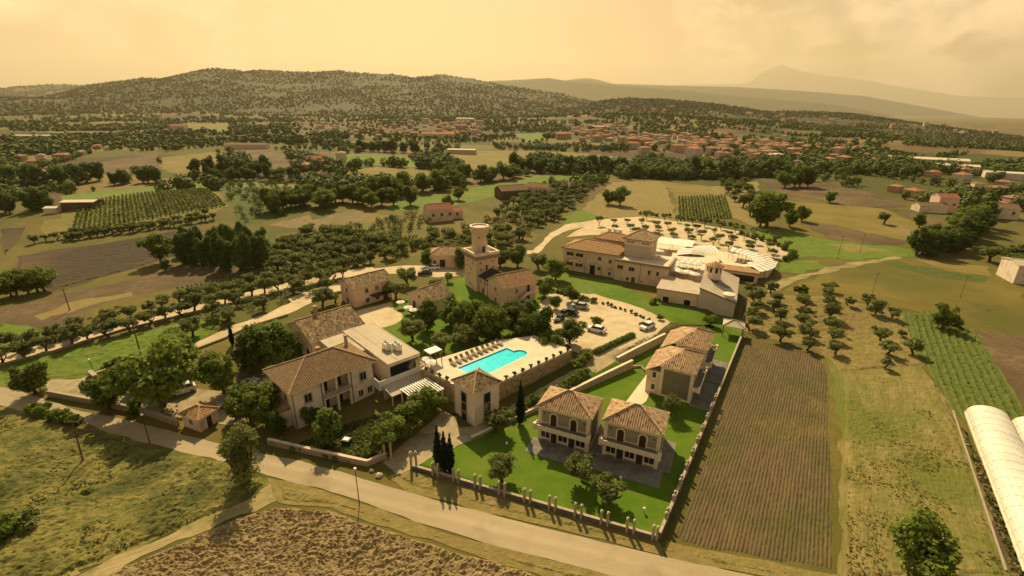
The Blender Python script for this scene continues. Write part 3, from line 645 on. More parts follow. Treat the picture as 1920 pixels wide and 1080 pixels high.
# ------------------------------------------------------------------ four holiday villas
def villa(x, y, rot, label):
    g = 0.0; r = empty('holiday_villa', (x, y, g), R(rot), label, 'villa', 'holiday villas on the lawn')
    W_, D_, E_ = 8.6, 6.2, 6.15; rect = (0.4, W_-0.4, 0.4, D_-0.4)
    wall(r, *rect, -0.5, E_-0.1, 'villa')
    wall(r, 0.4, W_-0.4, D_-0.4, D_+2.0, -0.5, 4.6, 'cream', 'rear_wing')
    roof(r, 0, W_, 0, D_, E_, 1.95, 'r_villa', lean=2.4, inset=3.9)
    for px_, py_ in ((0.4, 0.4), (W_-0.4, 0.4), (W_-0.4, D_-0.4), (0.4, D_-0.4)):
        MB().box(px_-0.07 if px_ < 4 else px_-0.45, px_+0.45 if px_ < 4 else px_+0.07, py_-0.07 if py_ < 3 else py_-0.45, py_+0.45 if py_ < 3 else py_+0.07, -0.4, E_-0.62).build('pilaster', MAT['trim'], r)
    MB().box(0.3, W_-0.3, 0.3, D_-0.3, E_-0.62, E_-0.19).build('cornice', MAT['trim'], r)
    # front: arched balcony doors above, doors and wide windows below
    for u in (2.35, 5.45): opening(r, rect, 'F', u, 3.12, 0.95, 2.05, 'balcony_door', 'door', arch=True, fw=0.2)
    MB().box(0.85, 2.06, 0.34, 0.44, 3.3, 3.46).build('string_course', MAT['trim'], r); MB().box(3.44, 5.16, 0.34, 0.44, 3.3, 3.46).build('string_course', MAT['trim'], r); MB().box(6.54, 7.75, 0.34, 0.44, 3.3, 3.46).build('string_course', MAT['trim'], r)
    for u in (1.15, 3.9, 6.65): opening(r, rect, 'F', u, 0.75, 1.35, 1.2, frame='trim')
    for u in (2.5, 5.3): opening(r, rect, 'F', u, 0.02, 0.95, 2.15, 'door', 'door')
    b = MB().box(0.15, W_-0.15, -0.75, 0.4, 2.78, 3.0).build('balcony', MAT['tiles_shade'], r)
    MB().box(0.15, W_-0.15, -0.87, -0.753, 2.72, 3.5).box(0.033, 0.15, -0.87, 0.395, 2.72, 3.5).box(W_-0.15, W_-0.033, -0.87, 0.395, 2.72, 3.5).build('parapet', MAT['trim'], b)
    for sx in (-0.06, W_-0.42): MB().box(sx, sx+0.48, -1.0, -0.52, 2.66, 3.72).build('corner_post', MAT['trim'], b)
    for u in (0.9, 7.0): MB().lathe([(0, 4.85), (0.11, 4.85), (0.11, 5.05), (0, 5.05)], 8, 0.4+u, 0.36).build('wall_lamp', MAT['metal'], r)
    # sides: a large framed panel
    for fc, off in (('L', 0), ('R', 0)):
        f = face_map(fc, *rect)
        def fb(s0, s1, t0, t1, n0, n1, nm, mt):
            p, q = f(s0, t0, n0), f(s1, t1, n1); return MB().box(min(p[0], q[0]), max(p[0], q[0]), min(p[1], q[1]), max(p[1], q[1]), p[2], q[2]).build(nm, MAT[mt], r)
        L_ = rect[3]-rect[2]
        fb(0.5, L_-0.5, 0.5, E_-0.85, -0.02, 0.045, 'wall_panel', 'panel')
        fb(0.46, L_-0.46, 0.1, 0.49, -0.02, 0.06, 'plinth_band', 'trim')
        for s in (1.7, 3.3): fb(s, s+0.22, E_-0.48, E_-0.28, 0.05, 0.12, 'vent', 'metal')
    for z in (0.9, 3.3): opening(r, (0.4, W_-0.4, D_-0.4, D_+2.0), 'L', 1.3, z, 0.7, 1.15, frame='white')
    opening(r, (0.4, W_-0.4, D_-0.4, D_+2.0), 'B', 2.4, 0.9, 0.9, 1.2); opening(r, (0.4, W_-0.4, D_-0.4, D_+2.0), 'B', 5.4, 0.02, 0.95, 2.1, 'door', 'door')
    t = MB().box(-0.4, W_+0.5, -3.3, 0.38, -0.3, 0.14).build('terrace', MAT['tiles_shade'], r)
    MB().box(W_-0.38, W_+1.5, 0.42, D_+1.5, -0.3, 0.13).build('side_path', MAT['tiles_shade'], r)
    return r
villa(3.8, 62.2, -24, 'front villa nearest the tall pool pavilion, cream arches and sandy hipped roof')
villa(13.1, 58.8, -24, 'front villa nearest the furrowed field, balcony with corner posts above shaded terrace')
villa(31.2, 71.9, 61, 'rear villa turned sideways with big dark wall panel facing the front villas')
villa(36.5, 80.7, 61, 'rearmost villa turned sideways, next to the grey garden gazebo')

# ------------------------------------------------------------------ farmhouse with loggia and brown hipped roof
r = empty('farmhouse', (-33.4, 62.9, 0.1), R(46), 'large cream farmhouse with brown hipped roof and dark two-storey loggia', 'house')
rect = (0.6, 14.5, 0.6, 9.7)
wall(r, 0.6, 5.3, 0.6, 9.7, -0.6, 6.75, 'pale'); wall(r, 10.3, 14.5, 0.6, 9.7, -0.6, 6.75, 'pale'); wall(r, 5.304, 10.296, 2.6, 9.7, -0.6, 6.75, 'pale', 'loggia_wall')
roof(r, 0, 15.1, 0, 10.3, 6.95, 2.5, 'r_brown')
sl_ = MB().box(5.304, 10.296, 0.5, 2.6, 3.2, 3.45).build('loggia_floor', MAT['trim'], r)
MB().box(5.304, 10.296, 0.46, 0.54, 3.5, 4.3).build('loggia_parapet', MAT['concrete'], sl_)
for x in (5.5, 7.8, 10.1): MB().box(x-0.19, x+0.19, 0.56, 0.94, -0.5, 6.7).build('column', MAT['pale'], r)
lg = (5.304, 10.296, 2.6, 9.7)
for u in (1.2, 3.6):
    opening(r, lg, 'F', u, 3.5, 1.1, 2.2, 'balcony_door', 'door'); opening(r, lg, 'F', u, 0.1, 1.1, 2.2, 'door', 'door')
opening(r, rect, 'F', 2.4, 4.1, 1.05, 1.35, frame='concrete'); opening(r, rect, 'F', 11.9, 4.1, 1.05, 1.35, frame='concrete')
opening(r, rect, 'F', 3.3, 0.05, 1.3, 2.5, 'arched_door', 'door', arch=True); opening(r, rect, 'F', 11.2, 1.1, 0.8, 1.2); opening(r, rect, 'F', 12.9, 1.1, 0.8, 1.2)
for u in (2.5, 6.5): opening(r, rect, 'L', u, 4.1, 1.0, 1.3, frame='concrete')
opening(r, rect, 'R', 5.5, 4.2, 0.9, 1.2)
for x, y in ((0.66, 0.5), (14.45, 0.5), (5.25, 0.5), (10.35, 0.5)): MB().tube([(x, y, 0), (x, y, 6.75)], [0.07, 0.07], 6).build('downpipe', MAT['wood'], r)
chimney(r, 13.2, 6.9, 7.2, 9.9, 0.42, 'concrete'); chimney(r, 8.6, 8.2, 7.6, 8.7, 0.5)
# porch at the left end, with its own small orange roof
pr = MB().box(-1.7, 0.6, 2.2, 5.8, -0.4, 3.0).build('porch', MAT['pale'], r)
m = MB(); a = [(-2.1, 1.9, 3.06), (0.597, 1.9, 3.75), (0.597, 6.1, 3.75), (-2.1, 6.1, 3.06)]; b = [(x, y, z-0.14) for x, y, z in a]
m.poly([a[3], a[0], a[1], a[2]]); m.poly(b[::-1])
for i in range(4): j = (i+1) % 4; m.poly([b[i], b[j], a[j], a[i]])
m.build('porch_roof', MAT['r_orange'], pr)
for u in (2.6, 4.0, 5.2): MB().box(-1.78, -1.69, u-0.4, u+0.4, 0.9, 2.5).build('porch_window', MAT['glass'], pr)

# ------------------------------------------------------------------ long barn behind, with mossy gable roof
r = empty('restaurant_barn', (-37.8, 82.2, 0.7), R(46.5), 'long stone barn with mossy gable roof and arched end windows', 'barn')
rect = (0.4, 11.3, 0.4, 11.8); wall(r, *rect, -0.8, 5.1, 'cream', gable='x', rise=2.45)
roof(r, 0, 11.7, 0, 12.2, 5.25, 2.6, 'r_old', hip=(False, False)); chimney(r, 4.7, 7.0, 7.2, 9.2, 0.55, 'stone')
for u in (2.2, 5.7, 9.2): opening(r, rect, 'L', u, 0.2, 1.5, 2.9, 'arched_window', 'glass', arch=True)
opening(r, rect, 'L', 5.7, 4.3, 0.9, 1.1); opening(r, rect, 'R', 5.7, 3.6, 1.0, 1.2)

# ------------------------------------------------------------------ flat-roofed annex
r = empty('restaurant_annex', (-21.2, 74.2, 0.5), R(43), 'flat roofed annex with white balcony band and rooftop cooling units', 'annex')
wall(r, 0.5, 5.8, 0.6, 17.6, -0.6, 5.0, 'slate'); wall(r, -4.6, 0.496, 8.4, 17.2, -0.6, 4.9, 'cream')
rf = MB().box(0.0, 6.3, 0.0, 17.9, 5.003, 5.55).build('flat_roof', MAT['flatroof'], r)
MB().box(-4.9, -0.003, 8.0, 17.5, 4.91, 5.3).build('lower_roof', MAT['flatroof'], r); MB().box(-4.6, -1.2, 8.4, 12.4, 5.305, 5.4).build('roof_patch', MAT['flatpale'], r)
MB().box(-0.06, 6.36, -0.06, -0.002, 4.95, 5.62).box(-0.06, -0.002, -0.002, 17.96, 5.31, 5.62).box(6.302, 6.36, -0.002, 17.96, 4.95, 5.62).build('roof_edge', MAT['pale'], rf)
MB().box(1.95, 2.05, 0.02, 17.88, 5.555, 5.585).build('roof_seam', MAT['concrete'], rf)
bb = MB().box(-2.4, 6.6, -0.9, 0.55, 1.9, 2.1).build('balcony', MAT['trim'], r)
MB().box(-2.4, 6.6, -1.0, -0.903, 1.7, 3.5).box(6.6, 6.7, -1.0, 0.5, 1.7, 3.5).box(-2.5, -2.4, -1.0, 3.0, 1.7, 3.5).build('balcony_band', MAT['white'], bb)
MB().box(0.6, 5.7, 0.52, 0.59, 2.2, 4.7).build('window_band', MAT['glass'], r); MB().box(0.6, 5.7, 0.50, 0.59, -0.3, 1.6).build('window_band', MAT['glass'], r)
lr = MB(); a = [(-2.0, -4.2, 1.95), (6.2, -4.2, 1.95), (6.2, -1.05, 2.55), (-2.0, -1.05, 2.55)]; b = [(x, y, z-0.16) for x, y, z in a]
lr.poly(a); lr.poly(b[::-1])
for i in range(4): j = (i+1) % 4; lr.poly([b[i], b[j], a[j], a[i]])
lr.build('lean_to_roof', MAT['flatroof'], r)
for x in (-1.8, 1.0, 3.6, 6.0): MB().box(x-0.09, x+0.09, -4.05, -3.87, -0.6, 1.8).build('lean_to_post', MAT['trim'], r)
MB().box(-1.9, 6.1, -1.6, -1.1, -0.6, 2.2).build('lean_to_wall', MAT['slate'], r)
def ac_unit(x, y, z, rot, label):
    a = empty('cooling_unit', (x, y, z), R(rot), label, 'cooling unit', 'cooling units on the annex roof')
    MB().box(-0.5, 0.5, -0.9, 0.9, 0.25, 1.35).build('cabinet', MAT['white'], a)
    for yy in (-0.45, 0.45): MB().lathe([(0.36, 1.353), (0.36, 1.47), (0.30, 1.47), (0.30, 1.40), (0, 1.40)], 14, 0, yy).build('fan', MAT['metal'], a)
    for sx in (-0.42, 0.42):
        for sy in (-0.8, 0.8): MB().box(sx-0.05, sx+0.05, sy-0.05, sy+0.05, 0.0, 0.25).build('leg', MAT['grey'], a)
    MB().box(0.501, 0.53, -0.8, 0.8, 0.45, 1.2).build('grille', MAT['metal'], a); return a
M43 = Matrix.Translation((-21.2, 74.2, 0.5)) @ Matrix.Rotation(R(43), 4, 'Z')
for k, (lx, ly) in enumerate(((2.6, 5.1), (3.9, 3.7))):
    p = M43 @ Vector((lx, ly, 5.55)); ac_unit(p.x, p.y, p.z, 43+90*(k == 5), ('white cooling unit farther back on the flat annex roof', 'white cooling unit nearer the front edge of the flat annex roof')[k])
# white pergola in front of the annex
r = empty('pergola', (-18.4, 70.2, gz(-18.4, 70.2)), R(44), 'white slatted pergola between the annex and the pool pavilion', 'pergola')
for y in (0.0, -4.0):
    MB().box(0, 5.8, y-0.1, y+0.1, 2.7, 2.95).build('beam', MAT['white'], r)
    for x in (0.2, 2.9, 5.6): MB().box(x-0.09, x+0.09, y-0.09, y+0.09, -0.2, 2.697).build('post', MAT['white'], r)
for k in range(12): MB().box(0.15+k*0.48, 0.36+k*0.48, -4.5, 0.5, 2.953, 3.06).build('slat', MAT['white'], r)

# ------------------------------------------------------------------ pool terrace, pool and pavilion
TZ = 4.0
def tp(px, py, z=TZ): p = at(px, py, z); return (p.x, p.y)
deckP = [(-16.2, 76.0), (-10.2, 71.6), (-4.6, 69.9), (-1.7, 72.2), (11.8, 84.4), (4.8, 90.5), (-2.5, 88.2), (-14.5, 79.6)]
poolP = [(-9.6, 76.9), (-0.9, 84.9), (0.6, 83.5)]+[(1.6+1.5*math.cos(a), 82.6+1.5*math.sin(a)) for a in (2.2, 1.6, 1.0, 0.4, -0.2, -0.8, -1.3)]+[(1.5, 80.6), (-4.6, 74.4), (-6.2, 73.6)]
r = empty('pool_terrace', (-3, 78, 0), 0, 'raised pool terrace with high stone retaining wall above the driveway', 'terrace')
r.location = (0, 0, 0)
def ring_fill(outer, inner, z):
    bm = bmesh.new(); es = []
    for P in (outer, inner):
        vv = [bm.verts.new((x, y, z)) for x, y in P]
        es += [bm.edges.new((vv[i], vv[(i+1) % len(vv)])) for i in range(len(vv))]
    bmesh.ops.triangle_fill(bm, use_beauty=True, edges=es); bmesh.ops.recalc_face_normals(bm, faces=bm.faces)
    for f in bm.faces:
        if f.normal.z < 0: f.normal_flip()
    me = bpy.data.meshes.new('deck'); bm.to_mesh(me); bm.free(); return me
dm = ring_fill(deckP, poolP, TZ); dm.materials.append(MAT['paving']); link('deck', dm, r)
sw = MB()
for i in range(len(deckP)):
    a, b = deckP[i], deckP[(i+1) % len(deckP)]; sw.poly([(a[0], a[1], -0.5), (b[0], b[1], -0.5), (b[0], b[1], TZ-0.004), (a[0], a[1], TZ-0.004)])
def coursed(name, base_, mort, bw, bh, co='UV'):
    m = bpy.data.materials.new(name); m.use_nodes = True; t = m.node_tree; N = t.nodes; b = N['Principled BSDF']; b.inputs['Roughness'].default_value = 0.95; b.inputs['Specular IOR Level'].default_value = 0.1
    uv = N.new('ShaderNodeUVMap'); uv.uv_map = 'uv'; br = N.new('ShaderNodeTexBrick'); br.inputs['Scale'].default_value = 1.0
    br.inputs['Brick Width'].default_value = bw; br.inputs['Row Height'].default_value = bh; br.inputs['Mortar Size'].default_value = 0.03; br.inputs['Mortar Smooth'].default_value = 0.4
    br.inputs['Color1'].default_value = (*base_, 1); br.inputs['Color2'].default_value = (*[c*0.72 for c in base_], 1); br.inputs['Mortar'].default_value = (*mort, 1)
    nz = N.new('ShaderNodeTexNoise'); nz.inputs['Scale'].default_value = 0.25; mr = N.new('ShaderNodeVectorMath'); mr.operation = 'SCALE'; mr.inputs['Scale'].default_value = 0.5
    t.links.new(uv.outputs[0], nz.inputs['Vector']); t.links.new(nz.outputs['Color'], mr.inputs[0]); ad = N.new('ShaderNodeVectorMath'); t.links.new(uv.outputs[0], ad.inputs[0]); t.links.new(mr.outputs[0], ad.inputs[1])
    t.links.new(ad.outputs[0], br.inputs['Vector'])
    n2 = N.new('ShaderNodeTexNoise'); n2.inputs['Scale'].default_value = 1.7; n2.inputs['Detail'].default_value = 6; t.links.new(uv.outputs[0], n2.inputs['Vector'])
    r2 = N.new('ShaderNodeMapRange'); r2.inputs[1].default_value = 0.3; r2.inputs[2].default_value = 0.7; r2.inputs[3].default_value = 0.6; r2.inputs[4].default_value = 1.25; t.links.new(n2.outputs[0], r2.inputs[0])
    mx = N.new('ShaderNodeMixRGB'); mx.blend_type = 'MULTIPLY'; mx.inputs[0].default_value = 1; t.links.new(br.outputs[0], mx.inputs[1]); t.links.new(r2.outputs[0], mx.inputs[2]); t.links.new(mx.outputs[0], b.inputs['Base Color'])
    bp = N.new('ShaderNodeBump'); bp.inputs['Distance'].default_value = 0.05; bp.inputs['Strength'].default_value = 0.8; t.links.new(br.outputs['Fac'], bp.inputs['Height']); bp.invert = True; t.links.new(bp.outputs[0], b.inputs['Normal']); return m
MAT['course'] = coursed('coursed_stone', (0.50, 0.375, 0.215), (0.26, 0.195, 0.115), 0.9, 0.36)
sw.build('retaining_wall', MAT['course'], r)
def wall_line(m, pts, w, z0, z1):
    """a wall of thickness w along a polyline of (x,y); z0,z1 numbers or functions"""
    pts = [Vector((p[0], p[1])) for p in pts]; L = []; Rr = []
    for i, p in enumerate(pts):
        d = (pts[min(i+1, len(pts)-1)]-pts[max(i-1, 0)]).normalized(); n = Vector((-d.y, d.x)); L.append(p+n*w/2); Rr.append(p-n*w/2)
    zz0 = [z0(p.x, p.y) if callable(z0) else z0 for p in pts]; zz1 = [z1(p.x, p.y) if callable(z1) else z1 for p in pts]
    for i in range(len(pts)-1):
        j = i+1; a, b, c, d = L[i], L[j], Rr[j], Rr[i]
        m.poly([(d.x, d.y, zz1[i]), (c.x, c.y, zz1[j]), (b.x, b.y, zz1[j]), (a.x, a.y, zz1[i])])
        m.poly([(d.x, d.y, zz0[i]), (c.x, c.y, zz0[j]), (c.x, c.y, zz1[j]), (d.x, d.y, zz1[i])])
        m.poly([(b.x, b.y, zz0[j]), (a.x, a.y, zz0[i]), (a.x, a.y, zz1[i]), (b.x, b.y, zz1[j])])
    for k, s in ((0, 1), (-1, -1)):
        q = [(L[k].x, L[k].y, zz0[k]), (Rr[k].x, Rr[k].y, zz0[k]), (Rr[k].x, Rr[k].y, zz1[k]), (L[k].x, L[k].y, zz1[k])]; m.poly(q if s > 0 else q[::-1])
    return m
def resample(pts, st):
    out = []
    for a, b in zip(pts, pts[1:]):
        n = max(1, int(math.hypot(b[0]-a[0], b[1]-a[1])/st))
        out += [(a[0]+(b[0]-a[0])*k/n, a[1]+(b[1]-a[1])*k/n) for k in range(n)]
    return out+[pts[-1]]
wall_line(MB(), [(-1.4, 72.3), (11.7, 84.2)], 0.28, TZ-0.3, TZ+0.22).build('coping', MAT['pillar'], r); wall_line(MB(), [(-16.0, 76.1), (-10.3, 71.9)], 0.28, TZ-0.3, TZ+0.22).build('coping', MAT['pillar'], r)
bs_ = MB()
for i in range(len(poolP)):
    a, b = poolP[i], poolP[(i+1) % len(poolP)]; bs_.poly([(b[0], b[1], TZ-1.5), (a[0], a[1], TZ-1.5), (a[0], a[1], TZ), (b[0], b[1], TZ)])
bs_.poly([(x, y, TZ-1.45) for x, y in poolP[::-1]])
MAT['basin'] = M('turquoise_pool_tile', (0.004, 0.50, 0.60), (0.006, 0.58, 0.68), 1.2, rough=0.5)
MAT['rim'] = M('dark_pool_rim', (0.02, 0.22, 0.30), rough=0.5)
bs_.build('pool_basin', MAT['basin'], r)
wm = bpy.data.materials.new('clear_pool_water'); wm.use_nodes = True; b = wm.node_tree.nodes['Principled BSDF']
b.inputs['Base Color'].default_value = (0.012, 0.50, 0.60, 1); b.inputs['Roughness'].default_value = 0.25; b.inputs['Specular IOR Level'].default_value = 0.2
nz = wm.node_tree.nodes.new('ShaderNodeTexNoise'); nz.inputs['Scale'].default_value = 1.1; rp = wm.node_tree.nodes.new('ShaderNodeValToRGB'); rp.color_ramp.elements[0].position = 0.3; rp.color_ramp.elements[1].position = 0.7
rp.color_ramp.elements[0].color = (0.001, 0.50, 0.62, 1); rp.color_ramp.elements[1].color = (0.003, 0.72, 0.82, 1); tcx = wm.node_tree.nodes.new('ShaderNodeTexCoord')
wm.node_tree.links.new(tcx.outputs['Object'], nz.inputs['Vector']); wm.node_tree.links.new(nz.outputs[0], rp.inputs[0]); wm.node_tree.links.new(rp.outputs[0], b.inputs['Base Color'])
MB().poly([(x, y, TZ-0.22) for x, y in poolP]).build('pool_water', wm, r)
def band(P, d):
    n = len(P); out = []
    c = (sum(p[0] for p in P)/n, sum(p[1] for p in P)/n)
    for p in P: v = Vector((p[0]-c[0], p[1]-c[1])); L = v.length; out.append((c[0]+v.x*(L+d)/L, c[1]+v.y*(L+d)/L))
    return out
k2 = MB(); o2 = band(poolP, 0.45)
for i in range(len(poolP)):
    j = (i+1) % len(poolP); a, b, c, d = poolP[i], poolP[j], o2[j], o2[i]
    k2.poly([(a[0], a[1], TZ+0.006), (b[0], b[1], TZ+0.006), (c[0], c[1], TZ+0.006), (d[0], d[1], TZ+0.006)][::-1])
k2.build('pool_edge', MAT['trim'], r)
MAT['sling'] = M('brown_sling_fabric', (0.28, 0.20, 0.125), (0.20, 0.145, 0.09), 2.0, rnd=0.3)
def lounger(x, y, rot, label, z=TZ, mt='wood'):
    a = empty('sun_lounger', (x, y, z), rot, label, 'sun lounger', 'loungers along the garden side of the pool')
    MB().box(-0.33, 0.33, -0.95, 0.45, 0.28, 0.36).build('seat', MAT['sling'], a)
    m = MB(); q = [(-0.33, 0.45, 0.30), (0.33, 0.45, 0.30), (0.33, 1.0, 0.78), (-0.33, 1.0, 0.78)]; m.poly(q); m.poly([(p[0], p[1]+0.05, p[2]-0.05) for p in q][::-1]); m.build('backrest', MAT['sling'], a)
    for sx in (-0.29, 0.29):
        for sy in (-0.85, 0.4): MB().box(sx-0.03, sx+0.03, sy-0.03, sy+0.03, 0, 0.28).build('leg', MAT[mt], a)
    return a
A_, B_ = Vector((-10.6, 78.2)), Vector((-2.4, 86.4))
NUM = ['first', 'second', 'third', 'fourth', 'fifth', 'sixth', 'seventh', 'eighth', 'ninth', 'tenth', 'eleventh', 'twelfth', 'thirteenth', 'fourteenth', 'fifteenth', 'sixteenth', 'seventeenth', 'eighteenth', 'nineteenth', 'twentieth', 'twenty-first', 'twenty-second', 'twenty-third', 'twenty-fourth', 'twenty-fifth', 'twenty-sixth', 'twenty-seventh', 'twenty-eighth', 'twenty-ninth', 'thirtieth', 'thirty-first', 'thirty-second', 'thirty-third', 'thirty-fourth', 'thirty-fifth', 'thirty-sixth', 'thirty-seventh', 'thirty-eighth', 'thirty-ninth', 'fortieth']
for k in range(10):
    p = A_.lerp(B_, k/9.0); lounger(p.x, p.y, R(42+rng.uniform(-6, 6)), NUM[k]+' sun lounger from the annex end, garden side of the pool')
def planter(x, y, label):
    a = empty('planter', (x, y, TZ+0.22), 0, label, 'planter', 'planters on the pool terrace wall')
    MB().lathe([(0, 0), (0.15, 0), (0.23, 0.36), (0.19, 0.36), (0.17, 0.3), (0, 0.3)], 10).build('pot', MAT['r_orange'], a)
    m = MB(); q = random.Random(int(x*31))
    for i in range(26):
        c = Vector((q.gauss(0, .14), q.gauss(0, .14), 0.48+q.gauss(0, .1))); u = Vector((q.uniform(-1, 1), q.uniform(-1, 1), q.uniform(-1, 1))).normalized()*0.12; v = u.orthogonal().normalized()*0.12; m.poly([c-u-v, c+u-v, c+u+v, c-u+v])
    m.build('flowers', MAT['bush'], a)
MAT['bush'] = M('shrub_leaves', (0.045, 0.075, 0.016), (0.085, 0.115, 0.030), 3.0, rnd=0.25)
for k in range(9):
    p = Vector((-0.8, 72.9)).lerp(Vector((10.8, 83.4)), k/8.0); planter(p.x, p.y, NUM[k]+' flower pot from the pavilion on the terrace wall above the driveway')
for k in range(4):
    p = Vector((-15.0, 75.4)).lerp(Vector((-10.9, 72.3)), k/3.0); planter(p.x, p.y, NUM[k]+' flower pot from the annex on the short terrace wall')

r = empty('pool_pavilion', (-5.7, 64.5, 0.0), R(43), 'tall square cream pavilion with tiled pyramid roof at the pool corner', 'pavilion')
rect = (0.35, 5.55, 0.35, 5.55); wall(r, *rect, -0.5, 6.25, 'pale')
roof(r, 0, 5.9, 0, 5.9, 6.4, 1.75, 'r_old', name='roof')
MB().box(0.22, 5.68, 0.22, 5.68, 5.98, 6.2).build('cornice', MAT['trim'], r)
for fc in 'FL':
    opening(r, rect, fc, 2.6, 0.1, 1.25, 5.2, 'tall_window', 'glass', frame='concrete', fw=0.1)
    f = face_map(fc, *rect)
    for z in (1.7, 3.4):
        p, q = f(1.98, z, 0.02), f(3.22, z+0.12, 0.08); MB().box(min(p[0], q[0]), max(p[0], q[0]), min(p[1], q[1]), max(p[1], q[1]), p[2], q[2]).build('transom', MAT['concrete'], r)

# ------------------------------------------------------------------ old tower and its house
r = empty('tower_house', (-9.4, 121.6, 1.3), R(33), 'old square tower with round turret on top and orange roofed house beside it', 'tower')
wall(r, 0, 6.6, 0, 6.6, -0.6, 9.0, 'cream', 'tower_shaft'); 
par = MB().box(-0.35, 6.95, -0.35, 6.95, 9.003, 10.0).build('parapet_base', MAT['stone'], r)
MB().box(-0.35, 6.95, -0.35, 0.1, 10.003, 10.75).box(-0.35, 6.95, 6.5, 6.95, 10.003, 10.75).box(-0.35, 0.1, 0.103, 6.497, 10.003, 10.75).box(6.5, 6.95, 0.103, 6.497, 10.003, 10.75).build('parapet', MAT['pale'], par)
tu = MB().lathe([(2.1, 10.01), (2.05, 15.2), (2.35, 15.6), (2.5, 16.0), (2.5, 17.2), (2.2, 17.2), (2.2, 16.9), (0, 16.9)], 28, 3.0, 3.6).build('round_turret', MAT['cream'], r)
MB().lathe([(2.55, 16.95), (2.55, 17.25), (2.1, 17.27), (2.1, 17.0)], 28, 3.0, 3.6).build('turret_rim', MAT['pale'], tu)
MB().box(2.75, 3.45, 1.40, 1.56, 10.1, 12.0).build('turret_door', MAT['door'], tu)
for dx, z in ((-1.2, 14.3), (1.1, 14.3)): MB().box(3.0+dx-0.18, 3.0+dx+0.18, 1.74, 1.9, z, z+0.4).build('turret_window', MAT['glass'], tu)
tr = (0, 6.6, 0, 6.6)
for fc, lst in (('L', ((2.0, 7.6), (4.6, 7.7), (1.2, 6.2), (3.8, 5.6), (2.6, 4.2), (2.6, 1.3))), ('F', ((1.2, 7.8), (4.9, 7.9), (1.4, 6.0), (5.0, 6.2)))):
    for u, z in lst: opening(r, tr, fc, u, z, 0.42, 0.45, frame='cream', fw=0.05, sill=False)
opening(r, tr, 'F', 3.1, 5.8, 0.6, 1.5, frame='cream', fw=0.07)
# middle wing
mw = (6.6, 6.61, 0, 1)
wall(r, 0.8, 7.0, -4.2, -0.003, -0.6, 4.6, 'cream', 'middle_wing'); mr_ = (0.8, 7.0, -4.2, 0)
m = MB(); a = [(0.45, -4.5, 4.65), (7.3, -4.5, 4.65), (7.3, -0.02, 6.2), (0.45, -0.02, 6.2)]; b = [(x, y, z-0.15) for x, y, z in a]
m = MB(); a = [(0.4, -4.6, 4.7), (0.4, -0.02, 4.7), (4.4, -0.02, 6.2), (4.4, -4.6, 6.2)]; m.poly([a[1], a[0], a[3], a[2]]); m.poly([(4.4, -4.6, 6.2), (7.3, -4.6, 5.0), (7.3, -0.02, 5.0), (4.4, -0.02, 6.2)]); m.poly([(0.4, -4.6, 4.7), (4.4, -4.6, 6.2), (4.4, -4.6, 4.6), (0.4, -4.6, 4.55)][::-1])
m.poly([(0.4, -0.02, 4.55), (0.4, -4.6, 4.55), (0.4, -4.6, 4.7), (0.4, -0.02, 4.7)]); m.build('wing_roof', MAT['r_dark'], r)
for u in (1.1, 3.0): opening(r, mr_, 'L', u, 2.9, 0.55, 1.1, frame='cream', fw=0.06)
opening(r, mr_, 'L', 2.2, 0.05, 0.85, 2.0, 'door', 'door', frame='cream')
# house
hx, hy = 0.2, -13.2; hr = (hx+0.35, hx+9.9, hy+0.35, hy+8.2); 
wall(r, *hr, -0.9, 5.1, 'rose', 'house_wall', gable='x', rise=2.1)
roof(r, hx, hx+10.2, hy, hy+8.55, 5.2, 2.3, 'r_orange', hip=(False, False))
opening(r, hr, 'L', 3.9, 3.2, 0.8, 1.1, frame='cream'); opening(r, hr, 'L', 3.9, 0.3, 0.8, 1.1, frame='cream')
opening(r, hr, 'F', 1.7, 0.4, 0.8, 1.1, frame='cream'); opening(r, hr, 'F', 3.7, 3.3, 0.55, 0.95, frame='cream'); opening(r, hr, 'F', 7.2, 2.75, 0.85, 2.1, 'upper_door', 'door', frame='cream'); opening(r, hr, 'F', 7.2, 0.0, 0.85, 2.0, 'door', 'door', frame='cream')
st = MB()
for k in range(12): x = hr[0]+2.3+k*0.32; st.box(x, x+0.32, hr[2]-1.05, hr[2]-0.002, -0.9, 0.15+0.215*k)
st.box(hr[0]+6.143, hr[0]+9.4, hr[2]-1.05, hr[2]-0.002, 2.45, 2.68); st.build('outside_stair', MAT['concrete'], r)
m = MB(); X0, X1 = hr[0]+2.3, hr[0]+6.14; yb = hr[2]-1.16
m.poly([(X0, yb, 0.2), (X1, yb, 2.6), (X1+3.3, yb, 2.6), (X1+3.3, yb, 3.5), (X1, yb, 3.5), (X0, yb, 1.1)]); m.poly([(X0, yb+0.1, 0.2), (X1, yb+0.1, 2.6), (X1+3.3, yb+0.1, 2.6), (X1+3.3, yb+0.1, 3.5), (X1, yb+0.1, 3.5), (X0, yb+0.1, 1.1)][::-1]); m.poly([(X0, yb, 1.1), (X1, yb, 3.5), (X1, yb+0.1, 3.5), (X0, yb+0.1, 1.1)]); m.poly([(X1, yb, 3.5), (X1+3.3, yb, 3.5), (X1+3.3, yb+0.1, 3.5), (X1, yb+0.1, 3.5)]); m.build('stair_parapet', MAT['rose'], r)

